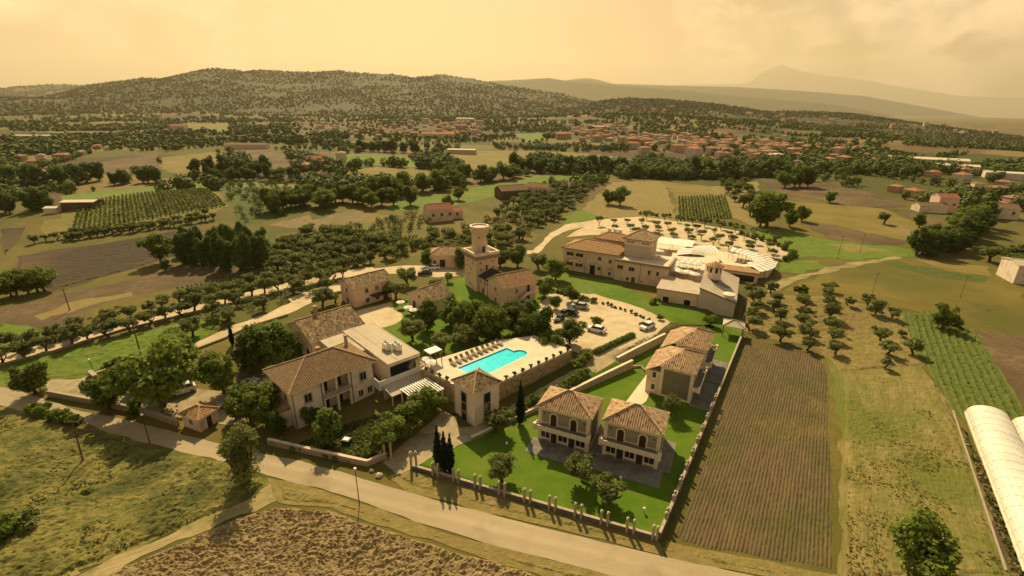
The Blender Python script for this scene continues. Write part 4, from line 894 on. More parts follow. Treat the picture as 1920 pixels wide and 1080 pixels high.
# ------------------------------------------------------------------ smaller houses of the estate
r = empty('gabled_cottage', (-25.9, 111.4, 1.3), R(-41), 'small cream cottage with brown gable roof in front of the round courtyard trees', 'house')
rect = (0.35, 8.7, 0.35, 7.2); wall(r, *rect, -0.6, 3.5, 'rose', gable='y', rise=1.95); roof(r, 0, 9.05, 0, 7.6, 3.6, 2.15, 'r_old', axis='y', hip=(False, False))
opening(r, rect, 'F', 6.2, 0.6, 0.6, 1.7, frame='cream'); opening(r, rect, 'F', 4.2, 3.3, 0.7, 0.9, arch=True, frame='cream', name='arched_window'); opening(r, rect, 'F', 2.2, 0.05, 1.0, 2.1, 'door', 'door', frame='cream')
r = empty('guest_house', (-38.2, 109.4, 1.4), R(46), 'two-storey rose house with low mossy roof behind the courtyard', 'house')
rect = (0.3, 10.6, 0.3, 7.0); wall(r, *rect, -0.6, 5.2, 'rose', gable='x', rise=1.35); roof(r, -0.2, 11.1, -0.2, 7.5, 5.3, 1.55, 'r_old', hip=(False, False))
for u in (3.4, 6.2): opening(r, rect, 'F', u, 3.1, 0.9, 1.15, frame='cream'); opening(r, rect, 'F', u, 0.6, 0.9, 1.15, frame='cream')
opening(r, rect, 'F', 8.5, 0.0, 1.3, 2.1, 'door', 'door', frame='cream'); opening(r, rect, 'L', 3.3, 3.2, 0.7, 1.2, frame='cream'); opening(r, rect, 'L', 3.3, 0.1, 0.9, 1.7, 'door', 'door', frame='cream', arch=True)
MB().box(4.5, 10.4, -1.9, 0.29, 2.25, 2.4).build('canopy', MAT['metal'], r)
r = empty('low_farm_building', (-25.6, 141.8, 1.6), R(2), 'low cream building with long pale tiled roof behind the tower', 'house')
rect = (0.3, 12.4, 0.3, 7.2); wall(r, *rect, -0.6, 3.9, 'cream', gable='x', rise=1.5); roof(r, 0, 12.7, 0, 7.5, 4.0, 1.7, 'r_villa', hip=(True, False))
opening(r, rect, 'F', 4.0, 0.05, 1.6, 2.4, 'door', 'door', frame='cream'); opening(r, rect, 'F', 9.0, 1.0, 1.1, 1.3, frame='cream'); opening(r, rect, 'F', 1.6, 1.0, 0.8, 1.2, frame='cream')
r = empty('gate_lodge', (-51.9, 64.2, 0.0), R(-22), 'tiny lodge with reddish pyramid roof beside the roadside wall', 'lodge')
wall(r, 0.3, 4.1, 0.3, 3.5, -0.4, 2.35, 'cream'); roof(r, 0, 4.4, 0, 3.8, 2.45, 1.0, 'r_orange'); opening(r, (0.3, 4.1, 0.3, 3.5), 'F', 2.0, 0.9, 0.8, 1.0); opening(r, (0.3, 4.1, 0.3, 3.5), 'R', 1.6, 0.02, 0.85, 2.0, 'door', 'door')
r = empty('gazebo', (47.2, 99.4, 0.1), R(-24), 'grey square gazebo with hipped canvas roof at the end of the boundary wall', 'gazebo')
roof(r, 0, 4.6, 0, 4.0, 2.6, 0.9, 'flatroof', name='canopy', cap='concrete')
for x in (0.25, 4.35):
    for y in (0.25, 3.75): MB().box(x-0.07, x+0.07, y-0.07, y+0.07, -0.3, 2.45).build('post', MAT['wood'], r)

# ------------------------------------------------------------------ hotel
r = empty('hotel', (15.4, 142.4, 1.5), R(-29), 'large cream hotel with tiled roofs, belvedere and parapet terrace', 'hotel')
rect = (0, 16.6, 0, 10); wall(r, *rect, -0.8, 6.9, 'cream'); roof(r, -0.5, 17.0, -0.5, 10.4, 7.0, 2.0, 'r_orange', hip=(True, True), trimmat='wood')
for z in (1.6, 4.7):
    for u, w in ((2.3, 2.2), (5.3, 2.3)): opening(r, rect, 'F', u, z, w, 1.05, frame='cream', fw=0.07)
for u, z, w, h in ((11.6, 4.6, 0.95, 1.1), (14.8, 4.2, 0.8, 1.1), (11.6, 1.5, 0.95, 1.1), (14.9, 0.5, 0.75, 1.1), (15.0, 2.3, 0.4, 0.4)): opening(r, rect, 'F', u, z, w, h, frame='cream', fw=0.07)
opening(r, rect, 'F', 9.6, -0.4, 1.5, 3.2, 'entrance', 'glass', frame='concrete')
def blind_arch(u, w, z):
    m = MB(); P = [(-w/2, 0)]+[(w/2*math.cos(math.pi-math.pi*k/14), z+w/2*0.75*math.sin(math.pi*k/14)) for k in range(15)]+[(w/2, 0)]
    for a, b in zip(P, P[1:]): m.tube([(u+a[0], -0.04, a[1]-0.3 if a[1] < .01 else a[1]), (u+b[0], -0.04, b[1]-0.3 if b[1] < .01 else b[1])], [0.1, 0.1], 5)
    m.build('blind_arch', MAT['concrete'], r)
blind_arch(3.8, 6.6, 1.6); blind_arch(10.2, 4.4, 2.0)
for x in (7.3, 16.55): MB().box(x-0.05, x+0.05, -0.11, -0.003, -0.5, 6.7).build('downpipe', MAT['concrete'], r)
wall(r, 6.5, 16.4, 10.004, 16, -0.8, 8.6, 'cream', 'rear_block'); roof(r, 6.0, 17.0, 9.0, 16.5, 8.7, 1.5, 'r_orange', hip=(True, True), trimmat='wood')
for x in (9.3, 11.2, 12.7): MB().box(x-0.5, x+0.5, 14.2, 15.2, 9.3, 11.0).build('roof_vent', MAT['white'], r)
bel = (17.3, 25.0, 4.6, 11.6); wall(r, *bel, -0.8, 9.4, 'slate', 'belvedere'); wall(r, bel[0]-0.12, bel[1]+0.12, bel[2]-0.12, bel[3]+0.12, 9.403, 11.1, 'pale', 'belvedere_top'); roof(r, 16.6, 25.7, 3.9, 12.3, 11.2, 2.2, 'r_villa', trimmat='wood')
b2 = (bel[0]-0.12, bel[1]+0.12, bel[2]-0.12, bel[3]+0.12)
for u in (1.0, 1.75, 2.5, 5.4, 6.15, 6.9): opening(r, b2, 'F', u, 10.0, 0.42, 0.42, frame='pale', fw=0.05, sill=False)
opening(r, b2, 'R', 3.5, 9.6, 1.0, 1.4, frame='pale')
w2 = (16.65, 31.5, -1.2, 9.0); wall(r, 16.65, 31.5, -1.2, 4.57, -0.8, 5.6, 'cream', 'terrace_block'); wall(r, 25.15, 31.5, 4.575, 9.0, -0.8, 5.6, 'cream', 'terrace_block')
tr_ = MB().box(16.6, 31.6, -1.5, -0.9, 5.603, 6.3).build('terrace_parapet', MAT['stone'], r); MB().box(31.2, 31.8, -0.897, 9.0, 5.603, 6.3).build('terrace_parapet', MAT['stone'], r)
MB().box(16.7, 31.19, -0.89, 4.5, 5.604, 5.72).build('terrace_floor', MAT['paving'], r)
for u, z, w, h in ((1.6, 3.5, 1.6, 1.1), (4.9, 3.4, 1.6, 1.1), (9.9, 3.2, 0.65, 1.15), (12.2, 3.2, 0.65, 1.15), (4.0, 0.4, 0.6, 1.0), (5.6, -0.2, 0.9, 1.9), (7.9, 0.6, 0.35, 0.35)): opening(r, w2, 'F', u, z, w, h, frame='cream', fw=0.06)
MB().box(24.0, 24.12, -1.32, -1.203, -0.5, 5.5).build('downpipe', MAT['concrete'], r)
opening(r, w2, 'R', 3.0, 3.0, 1.2, 1.6, frame='cream')
HOT = Matrix.Translation((15.4, 142.4, 1.5)) @ Matrix.Rotation(R(-29), 4, 'Z')

# raised dining patio beside the hotel
PZ = 4.2
r = empty('dining_patio', (0, 0, 0), 0, 'raised sunny dining patio with solid parapet right of the hotel', 'patio')
pat = [(43.9, 130.2), (55.5, 126.0), (62.0, 140.0), (66, 149), (52, 152.5), (47.5, 141)]
MB().prism(pat, -0.5, PZ).build('platform', MAT['rose'], r); MB().prism([(44.3, 130.6), (55.2, 126.6), (61.5, 140.0), (65.4, 148.6), (52.3, 151.9), (47.9, 141)], PZ+0.003, PZ+0.05).build('paving', MAT['paving'], r)
wall_line(MB(), [(44.0, 130.3), (55.5, 126.1)], 0.3, PZ+0.004, PZ+0.85).build('parapet', MAT['rose'], r)

# ------------------------------------------------------------------ grey function hall with lantern
r = empty('function_hall', (37.3, 117.4, 0.9), R(-25), 'grey function hall with flat roof, curved sloping roof and lantern', 'hall')
lf = (0, 10.2, 0, 11); wall(r, *lf, -0.8, 3.7, 'cream'); MB().box(-0.25, 10.197, -0.25, 11.25, 3.703, 4.0).build('flat_roof', MAT['flatroof'], r)
opening(r, lf, 'F', 2.4, -0.1, 1.5, 2.1, 'door', 'glass', frame='pale'); opening(r, lf, 'F', 7.6, -0.1, 1.5, 2.1, 'door', 'glass', frame='pale'); opening(r, lf, 'F', 0.7, 0.4, 0.8, 0.8)
m = MB(); X0, X1 = 10.2, 18.6; Y0, Y1 = -0.6, 16.0; n = 10
def rz_(x, y): t = (x-X0)/(X1-X0); s = (y-Y0)/(Y1-Y0); return 5.9-2.4*t+1.5*s*s*(1-0.3*t)
for i in range(n):
    for j in range(n):
        xa, xb = X0-0.2+(X1-X0+0.4)*i/n, X0-0.2+(X1-X0+0.4)*(i+1)/n; ya, yb = Y0-0.2+(Y1-Y0+0.4)*j/n, Y0-0.2+(Y1-Y0+0.4)*(j+1)/n
        m.poly([(xa, ya, rz_(xa, ya)+.1), (xb, ya, rz_(xb, ya)+.1), (xb, yb, rz_(xb, yb)+.1), (xa, yb, rz_(xa, yb)+.1)])
m.build('curved_roof', MAT['flatroof'], r, smooth=True)
m = MB(); ed = [(X0-0.2, Y0-0.2), (X1+0.2, Y0-0.2), (X1+0.2, Y1+0.2), (X0-0.2, Y1+0.2)]
for k in range(4):
    a, b = ed[k], ed[(k+1) % 4]
    for i in range(10):
        p = [a[q]+(b[q]-a[q])*i/10 for q in (0, 1)]; q_ = [a[q]+(b[q]-a[q])*(i+1)/10 for q in (0, 1)]
        m.poly([(p[0], p[1], rz_(*p)-.2), (q_[0], q_[1], rz_(*q_)-.2), (q_[0], q_[1], rz_(*q_)+.1), (p[0], p[1], rz_(*p)+.1)])
m.build('roof_edge', MAT['wood'], r)
m = MB(); wl_ = [(X0+.004, Y0), (X1, Y0), (X1, Y1), (X0+.004, Y1)]
for k in range(4):
    a, b = wl_[k], wl_[(k+1) % 4]
    for i in range(10):
        p = [a[q]+(b[q]-a[q])*i/10 for q in (0, 1)]; q_ = [a[q]+(b[q]-a[q])*(i+1)/10 for q in (0, 1)]
        m.poly([(p[0], p[1], -.8), (q_[0], q_[1], -.8), (q_[0], q_[1], rz_(*q_)), (p[0], p[1], rz_(*p))])
m.build('hall_wall', MAT['slate'], r)
ln = MB().lathe([(1.9, 5.6), (1.9, 9.0)], 8, 12.4, 9.6).build('lantern', MAT['pale'], r)
MB().lathe([(2.35, 8.95), (2.3, 9.12), (0, 10.3)], 8, 12.4, 9.6).build('lantern_roof', MAT['r_orange'], ln)
for k in range(8):
    a = 2*math.pi*(k+0.5)/8; c_, s_ = math.cos(a), math.sin(a); d = 1.9*math.cos(math.pi/8)+0.02
    q = [(12.4+c_*d-s_*w, 9.6+s_*d+c_*w, z) for w, z in ((-.32, 7.5), (.32, 7.5), (.32, 8.75), (-.32, 8.75))]; MB().poly(q).build('lantern_window', MAT['glass'], ln)
dm_ = MB(); 
for k in range(20):
    a0, a1 = 2*math.pi*k/20, 2*math.pi*(k+1)/20; P = lambda a: (14.6+2.6*math.cos(a), 7.4+1.2*math.sin(a)); 
    p, q = P(a0), P(a1); dm_.poly([(14.6, 7.4, rz_(14.6, 7.4)+.14), (p[0], p[1], rz_(*p)+.14), (q[0], q[1], rz_(*q)+.14)])
dm_.build('roof_light', MAT['glass'], r)
tw = MB().lathe([(1.25, 1.0), (1.25, 4.7), (1.45, 4.75), (1.45, 4.95), (0, 5.35)], 18, 16.9, 0.9).build('round_vent', MAT['pale'], r)
# ------------------------------------------------------------------ walls, fences and gates
def gwall(name, pts, w, h, mat, label, cat='wall', cap=None, group=None, st=2.5, z0=-0.4, fixed=None):
    pts = resample(pts, st); top = (lambda x, y: gz(x, y)+h) if fixed is None else fixed
    r = empty(name, (pts[0][0], pts[0][1], 0), 0, label, cat, group); o = Vector((pts[0][0], pts[0][1]))
    loc = [(p[0]-o.x, p[1]-o.y) for p in pts]
    wall_line(MB(), loc, w, lambda x, y: gz(x+o.x, y+o.y)+z0, lambda x, y: top(x+o.x, y+o.y)).build('wall', MAT[mat], r)
    if cap: wall_line(MB(), loc, w+0.06, lambda x, y: top(x+o.x, y+o.y)+0.003, lambda x, y: top(x+o.x, y+o.y)+0.08).build('coping', MAT[cap], r)
    return r
hA = lambda x, y: 1.5*float(ss(60, 92, y))+0.45
gwall('retaining_wall', [(-6.0, 62.0), WALL_A[0], WALL_A[1]], 0.45, 0, 'concrete', 'long retaining wall below the driveway, beside the front villas', cap='trim', fixed=hA, z0=-2.2)
gwall('retaining_wall', [WALL_B[0], WALL_B[1]], 0.45, 0, 'concrete', 'shorter retaining wall below the driveway, beside the rear villas', cap='trim', fixed=hA, z0=-2.2)
gwall('retaining_wall', [WALL_A[1], (25.6, 84.9), (25.9, 83.4)], 0.3, 0.5, 'concrete', 'short return wall at the gap between the two retaining walls')
MAT['wall_shade'] = M('shaded_wall_stone', (0.17, 0.145, 0.12), (0.12, 0.105, 0.09), 1.5, bump=0.4, bs=4)  # darker stone colour carries the shade on the boundary wall faces
FC = Vector((17.7, 43.7)); F0 = Vector((-13.6, 55.3)); F1 = Vector((51.4, 98.4))
gwall('boundary_wall', [F0, FC], 0.3, 0.75, 'wall_shade', 'low boundary wall along the road in front of the villa lawn', cap='pillar')
gwall('boundary_wall', [FC, F1], 0.3, 1.3, 'wall_shade', 'long boundary wall between villa lawn and furrowed field', cap='pillar')
MAT['fpillar'] = MAT['pillar']
pm = MB().box(-0.13, 0.13, -0.17, 0.17, -0.3, 2.05).mesh('shaft', MAT['pillar']); pc = MB().box(-0.16, 0.16, -0.2, 0.2, 2.053, 2.13).mesh('capital', MAT['pillar']); pf = MB().lathe([(0.0, 2.13), (0.06, 2.13), (0.12, 2.2), (0.12, 2.27), (0.06, 2.33), (0, 2.35)], 10).mesh('finial', MAT['trim'])
def pillar(x, y, rot, label, s=1.0, group='stone pillars of the boundary wall'):
    r = empty('fence_pillar', (x, y, gz(x, y)), rot, label, 'pillar', group); r.scale = (s, s, s)
    for nm, me in (('shaft', pm), ('capital', pc), ('finial', pf)): link(nm, me, r)
d = (FC-F0).normalized(); ang = math.atan2(d.y, d.x); nrm = Vector((d.y, -d.x))
fr = [(808, 905), (847, 917), (887, 930), (933, 944), (982, 957), (1030, 970), (1079, 984), (1129, 998), (1179, 1009), (1229, 1016)]
for k, (a, b) in enumerate(fr):
    p = at(a, b); t = (Vector((p.x, p.y))-F0).dot(d)
    for s, nm in ((-0.4, 'left'), (0.4, 'right')):
        q = F0+d*min(t+s, (FC-F0).length-0.25)
        pillar(q.x+nrm.x*0.02, q.y+nrm.y*0.02, ang, '%s stone pillar of the %s pair from the gate, roadside wall' % (nm, NUM[k]))
d = (F1-FC).normalized(); ang = math.atan2(d.y, d.x)
for k in range(10):
    t = 3.0+k*3.35
    for s, nm in ((-0.4, 'nearer'), (0.4, 'farther')):
        q = FC+d*(t+s); pillar(q.x, q.y, ang, '%s stone pillar of the %s pair from the corner, field-side wall' % (nm, NUM[k]))
for (a, b), l in (((-13.9, 55.6), 'broad gate pillar at the lawn end of the roadside gate'), ((-13.3, 56.1), 'slender gate pillar at the lawn end of the roadside gate'), ((-17.2, 57.6), 'broad gate pillar at the garden end of the roadside gate'), ((-18.1, 57.5), 'slender gate pillar at the garden end of the roadside gate')):
    pillar(a, b, 0.3, l, 1.25 if 'broad' in l else 1.1, 'pillars of the roadside gate')
gwall('garden_wall', [(-36.3, 60.4), (-28, 58.0), (-20.2, 55.9), (-17.9, 57.6)], 0.4, 0.95, 'concrete', 'low pale garden wall along the road before the farmhouse', cap='rose')
gwall('roadside_wall', [(-79.4, 71.8), (-70, 69.7), (-60.0, 67.4), (-52.4, 64.4)], 0.4, 1.0, 'stone', 'dark low roadside wall left of the little lodge', cap='concrete')
gwall('entrance_wall', [(-71.5, 72.6), (-74.8, 73.9), (-76.2, 75.6), (-75.2, 77.6), (-72.4, 80.4)], 0.4, 1.0, 'stone', 'curved dark stone wall at the estate entrance', cap='pillar', st=0.8)
r = empty('entrance_stone', (-75.2, 76.4, 0.2), R(-35), 'upright stone slab standing at the curved entrance wall', 'stone slab')
MB().prism([(-1.3, -0.25), (1.3, -0.25), (1.25, 0.25), (-1.25, 0.25)], -0.3, 2.0).build('slab', MAT['stone'], r); MB().box(-1.45, 1.45, -0.35, 0.35, 2.003, 2.2).build('slab_cap', MAT['pillar'], r)
gwall('lane_wall', [tuple(at(*p)[:2]) for p in ((0, 686), (100, 661), (230, 620), (400, 578), (520, 551), (640, 523))], 0.3, 0.45, 'stone', 'very low dark kerb wall along the pale avenue', st=4)
gwall('path_wall', [tuple(at(*p)[:2]) for p in ((360, 660), (420, 637), (470, 614), (540, 592))], 0.3, 0.5, 'stone', 'low dark wall along the upper garden path', st=4)

# ------------------------------------------------------------------ cars
MAT['paint_w'] = M('white_car_paint', (0.75, 0.72, 0.66), rough=0.25, spec=0.5); MAT['paint_s'] = M('silver_car_paint', (0.42, 0.40, 0.37), rough=0.3, spec=0.5, metal=0.4); MAT['paint_d'] = M('dark_car_paint', (0.025, 0.030, 0.038), rough=0.25, spec=0.5)
MAT['rubber'] = M('black_rubber', (0.018, 0.018, 0.018), rough=0.8); MAT['lamp_r'] = M('red_lamp', (0.35, 0.02, 0.02), rough=0.3); MAT['lamp_w'] = M('clear_lamp', (0.75, 0.75, 0.7), rough=0.2)
def car_meshes(paint, tall=1.0):
    prof = [(-2.1, 0.35), (-2.15, 0.75), (-2.05, 0.92*tall), (-1.25, 0.98*tall), (-0.55, 1.0*tall)] 
    belt = [(-2.12, 0.62), (-2.02, 0.93), (-1.0, 1.0), (0.4, 1.02), (1.6, 1.0), (2.02, 0.95), (2.1, 0.6)]
    b = MB(); xs = [(-2.14, 0.45, 0.62, 0.70), (-2.0, 0.30, 0.88, 0.80), (-1.2, 0.26, 0.98*tall, 0.86), (0.0, 0.26, 1.0*tall, 0.88), (1.3, 0.26, 1.0*tall, 0.87), (1.95, 0.30, 0.97*tall, 0.82), (2.12, 0.42, 0.70, 0.74)]
    ring = lambda s: [(s[0], -s[3], s[1]), (s[0], -s[3]-0.02, (s[1]+s[2])/2), (s[0], -s[3]+0.08, s[2]), (s[0], s[3]-0.08, s[2]), (s[0], s[3]+0.02, (s[1]+s[2])/2), (s[0], s[3], s[1])]
    for s, e_ in zip(xs, xs[1:]):
        A, B = ring(s), ring(e_)
        for i in range(6): b.poly([A[i], B[i], B[(i+1) % 6], A[(i+1) % 6]])
    b.poly(ring(xs[0])); b.poly(ring(xs[-1])[::-1])
    h0 = 0.97*tall; h1 = 1.46*tall
    g = MB(); lo = [(-1.15, -0.78), (1.75, -0.78), (1.75, 0.78), (-1.15, 0.78)]; up = [(-0.35, -0.6), (1.2, -0.6), (1.2, 0.6), (-0.35, 0.6)]
    for i in range(4): j = (i+1) % 4; g.poly([(*lo[i], h0), (*lo[j], h0), (*up[j], h1), (*up[i], h1)])
    rf = MB(); u2 = [(-0.42, -0.63), (1.27, -0.63), (1.27, 0.63), (-0.42, 0.63)]
    rf.poly([(x, y, h1+0.05) for x, y in up]); [rf.poly([(*u2[i], h1-0.02), (*u2[(i+1) % 4], h1-0.02), (*up[(i+1) % 4], h1+0.05), (*up[i], h1+0.05)]) for i in range(4)]
    for x in (0.45,):
        for s in (-1, 1): rf.tube([(x, s*0.79, h0), (x, s*0.62, h1)], [0.05, 0.05], 4)
    whl = MB(); n = 14
    for k in range(n):
        a, c = 2*math.pi*k/n, 2*math.pi*(k+1)/n; P = lambda t, y, r_=0.32: (r_*math.cos(t), y, r_*math.sin(t))
        whl.poly([P(a, -0.11), P(c, -0.11), P(c, 0.11), P(a, 0.11)][::-1])
        for y in (-0.11, 0.11): whl.poly([P(a, y), P(c, y), P(c, y, 0.2), P(a, y, 0.2)]); whl.poly([(0, y, 0), P(a, y, 0.2), P(c, y, 0.2)], mi=1)
    return dict(body=b.mesh('body', MAT[paint], True), glass=g.mesh('windows', MAT['glass']), roof=rf.mesh('roof', MAT[paint]), wheel=whl.mesh('wheel', [MAT['rubber'], MAT['grey']]),
                head=MB().box(-0.06, 0.06, -0.16, 0.16, -0.07, 0.07).mesh('headlight', MAT['lamp_w']), tail=MB().box(-0.05, 0.05, -0.13, 0.13, -0.09, 0.09).mesh('tail_light', MAT['lamp_r']))
CM = {}
def car(px, py, rot, paint, label, tall=1.0, s=1.0, z=None):
    k = (paint, tall)
    if k not in CM: CM[k] = car_meshes(paint, tall)
    m = CM[k]; p = at(px, py); r = empty('parked_car', (p.x, p.y, p.z+0.06), R(rot), label, 'car', 'cars parked about the estate'); r.scale = (s, s, s)
    link('body', m['body'], r); link('windows', m['glass'], r); link('roof', m['roof'], r)
    for x in (-1.35, 1.35):
        for y in (-0.8, 0.8): w = link('wheel', m['wheel'], r); w.location = (x, y, 0.32)
    for y in (-0.55, 0.55): h = link('headlight', m['head'], r); h.location = (-2.06, y, 0.72); t = link('tail_light', m['tail'], r); t.location = (2.07, y, 0.8)
car(1118, 622, -28, 'paint_w', 'white car parked beside the small round tree on the pale gravel')
car(1213, 616, 40, 'paint_w', 'white car standing where the gravel meets the driveway')
car(1087, 578, -18, 'paint_s', 'silver car parked at the back of the gravel car park')
car(1068, 590, -28, 'paint_d', 'dark car parked next to the silver one on the gravel')
car(1049, 600, 60, 'paint_d', 'small dark car half hidden by weeds left of the car park', s=0.8)
car(982, 573, 25, 'paint_s', 'silver car below the outside stair of the tower house')
car(343, 737, 38, 'paint_w', 'white off-road car under the big tree near the lodge', tall=1.2)
car(297, 734, 30, 'paint_w', 'white car mostly hidden behind the big tree by the entrance')
car(475, 724, -20, 'paint_s', 'silver car parked left of the farmhouse porch')
car(436, 757, 35, 'paint_s', 'pale car on the shaded drive right of the lodge')
car(797, 515, 10, 'paint_d', 'dark car beside the lane left of the tower')
car(812, 505, 8, 'paint_w', 'pale car by the lane behind the dark one')

# ------------------------------------------------------------------ white sail tents, round pool, parasols
CT = Vector((66.5, 147.0)); cz = 2.0
def sail(name, a0, a1, n, ri, ro, label):
    r = empty(name, (CT.x, CT.y, gz(CT.x, CT.y)), 0, label, 'tent')
    for k in range(n):
        t0 = R(a0+(a1-a0)*(k+0.02)/n); t1 = R(a0+(a1-a0)*(k+0.98)/n); m = MB(); N_ = 4; M_ = 4
        def P(i, j):
            t = t0+(t1-t0)*i/N_; rr = ri+(ro-ri)*j/M_; sag = -0.09*math.sin(math.pi*i/N_); return (rr*math.cos(t), rr*math.sin(t), 2.7+0.9*(1-abs(j/M_-0.45)*1.3)+sag)
        for i in range(N_):
            for j in range(M_):
                q = [P(i, j), P(i, j+1), P(i+1, j+1), P(i+1, j)]; m.poly(q if t1 < t0 else q); 
        m.build('panel', MAT['canvas'], r, smooth=True)
        for rr in (ri+0.2, ro-0.2): MB().tube([(rr*math.cos(t0), rr*math.sin(t0), -0.3), (rr*math.cos(t0), rr*math.sin(t0), 2.75)], [0.06, 0.06], 5).build('post', MAT['metal'], r)
        MB().tube([(ri*math.cos(t0), ri*math.sin(t0), 3.1), ((ri*.55+ro*.45)*math.cos(t0), (ri*.55+ro*.45)*math.sin(t0), 3.66), (ro*math.cos(t0), ro*math.sin(t0), 3.0)], [0.045, 0.045, 0.045], 5).build('rafter', MAT['metal'], r)
sail('sail_tent', 172, 84, 9, 6.0, 14.2, 'white fan-shaped sail tent behind the lantern, left of the round pool')
sail('sail_tent', 58, -72, 13, 8.3, 14.6, 'long curved white sail tent wrapping round the right of the pool')
r = empty('round_pool', (67.6, 142.6, gz(67.6, 142.6)), 0, 'shallow round pale pool in the middle of the curved tents', 'pool')
MB().lathe([(4.6, -0.3), (4.6, 0.35), (4.1, 0.35), (4.1, 0.05)], 32).build('rim', MAT['trim'], r); MB().lathe([(4.1, 0.22), (0, 0.22)], 32).build('water', M('pale_green_water', (0.36, 0.40, 0.26), (0.42, 0.46, 0.32), 0.7, rough=0.15, spec=0.4), r)
r = empty('canvas_marquee', (*at(1214, 472)[:2], 2.0), R(-24), 'flat white marquee between the hotel and the fan-shaped tent', 'marquee')
for k in range(4): MB().box(k*3.6, k*3.6+3.5, 0, 9.0, 2.9, 3.0).build('panel', MAT['canvas'], r)
for x in (0.1, 7.2, 14.1):
    for y in (0.1, 8.9): MB().box(x-0.06, x+0.06, y-0.06, y+0.06, -1, 2.897).build('post', MAT['metal'], r)
r = empty('bar_kiosk', (*at(1352, 522)[:2], 1.2), R(-24), 'low flat terracotta-coloured bar building right of the lantern', 'bar')
wall(r, 0, 9.5, 0, 5, -0.6, 3.0, 'rose'); MB().box(-0.3, 9.8, -0.3, 5.3, 3.003, 3.25).build('flat_roof', MAT['r_orange'], r); MB().box(0.6, 8.6, -0.05, -0.003, 0.4, 2.2).build('counter_window', MAT['glass'], r)
um = MB(); n = 8
for k in range(n):
    a, b = 2*math.pi*k/n, 2*math.pi*(k+1)/n; um.poly([(0, 0, 2.75), (1.45*math.cos(a), 1.45*math.sin(a), 2.2), (1.45*math.cos(b), 1.45*math.sin(b), 2.2)]); um.poly([(1.45*math.cos(a), 1.45*math.sin(a), 2.2), (1.45*math.cos(a), 1.45*math.sin(a), 2.03), (1.45*math.cos(b), 1.45*math.sin(b), 2.03), (1.45*math.cos(b), 1.45*math.sin(b), 2.2)])
um = um.mesh('canopy', MAT['canvas']); upm = MB().tube([(0, 0, 0), (0, 0, 2.74)], [0.035, 0.03], 6).mesh('pole', MAT['wood']); ubm = MB().box(-0.3, 0.3, -0.3, 0.3, 0, 0.1).mesh('base', MAT['concrete'])
def parasol(x, y, z, label, s=1.0):
    r = empty('parasol', (x, y, z), rng.uniform(0, 1), label, 'parasol', 'white parasols'); r.scale = (s, s, s)
    link('canopy', um, r); link('pole', upm, r); link('base', ubm, r)
rows = [[(285, 365), (370, 375), (465, 385), (540, 398), (630, 412)], [(425, 410), (505, 422), (585, 434)], [(300, 490), (375, 522), (475, 532), (560, 560)]]
for nm, rw in zip(('far', 'middle', 'front'), rows):
    for k, (a, b) in enumerate(rw):
        p = at(1220+a/6.75, 430+b/6.75, PZ+2.3); parasol(p.x, p.y, PZ+0.05, '%s white parasol from the left, %s row on the dining patio' % (NUM[k], nm))
for k, (a, b) in enumerate(((1408, 507), (1418, 512), (1428, 505), (1398, 512), (1226, 478), (1236, 482))):
    p = at(a, b); parasol(p.x, p.y, p.z+0.03, ('leftmost', 'second', 'third', 'fourth')[k]+' white parasol beside the end of the curved tent' if k < 4 else ('left', 'right')[k-4]+' white parasol between hotel terrace and marquee')
p = at(780, 690, TZ); 
for k, (a, b) in enumerate(((-15.0, 77.3), (-14.2, 76.2))):
    parasol(a, b, TZ+0.003, ('white parasol at the annex end of the pool terrace', 'second white parasol at the annex end, nearer the pavilion')[k], 0.7)
r = empty('pool_bar', (-15.6, 78.6, TZ+0.003), R(43), 'small slatted pool bar with pale flat roof beside the annex', 'bar')
MB().box(0, 2.6, -1.6, 0.4, 2.3, 2.45).build('roof', MAT['white'], r)
for x in (0.1, 1.3, 2.5):
    for y in (-1.5, 0.3): MB().box(x-0.06, x+0.06, y-0.06, y+0.06, 0, 2.297).build('post', MAT['wood'], r)

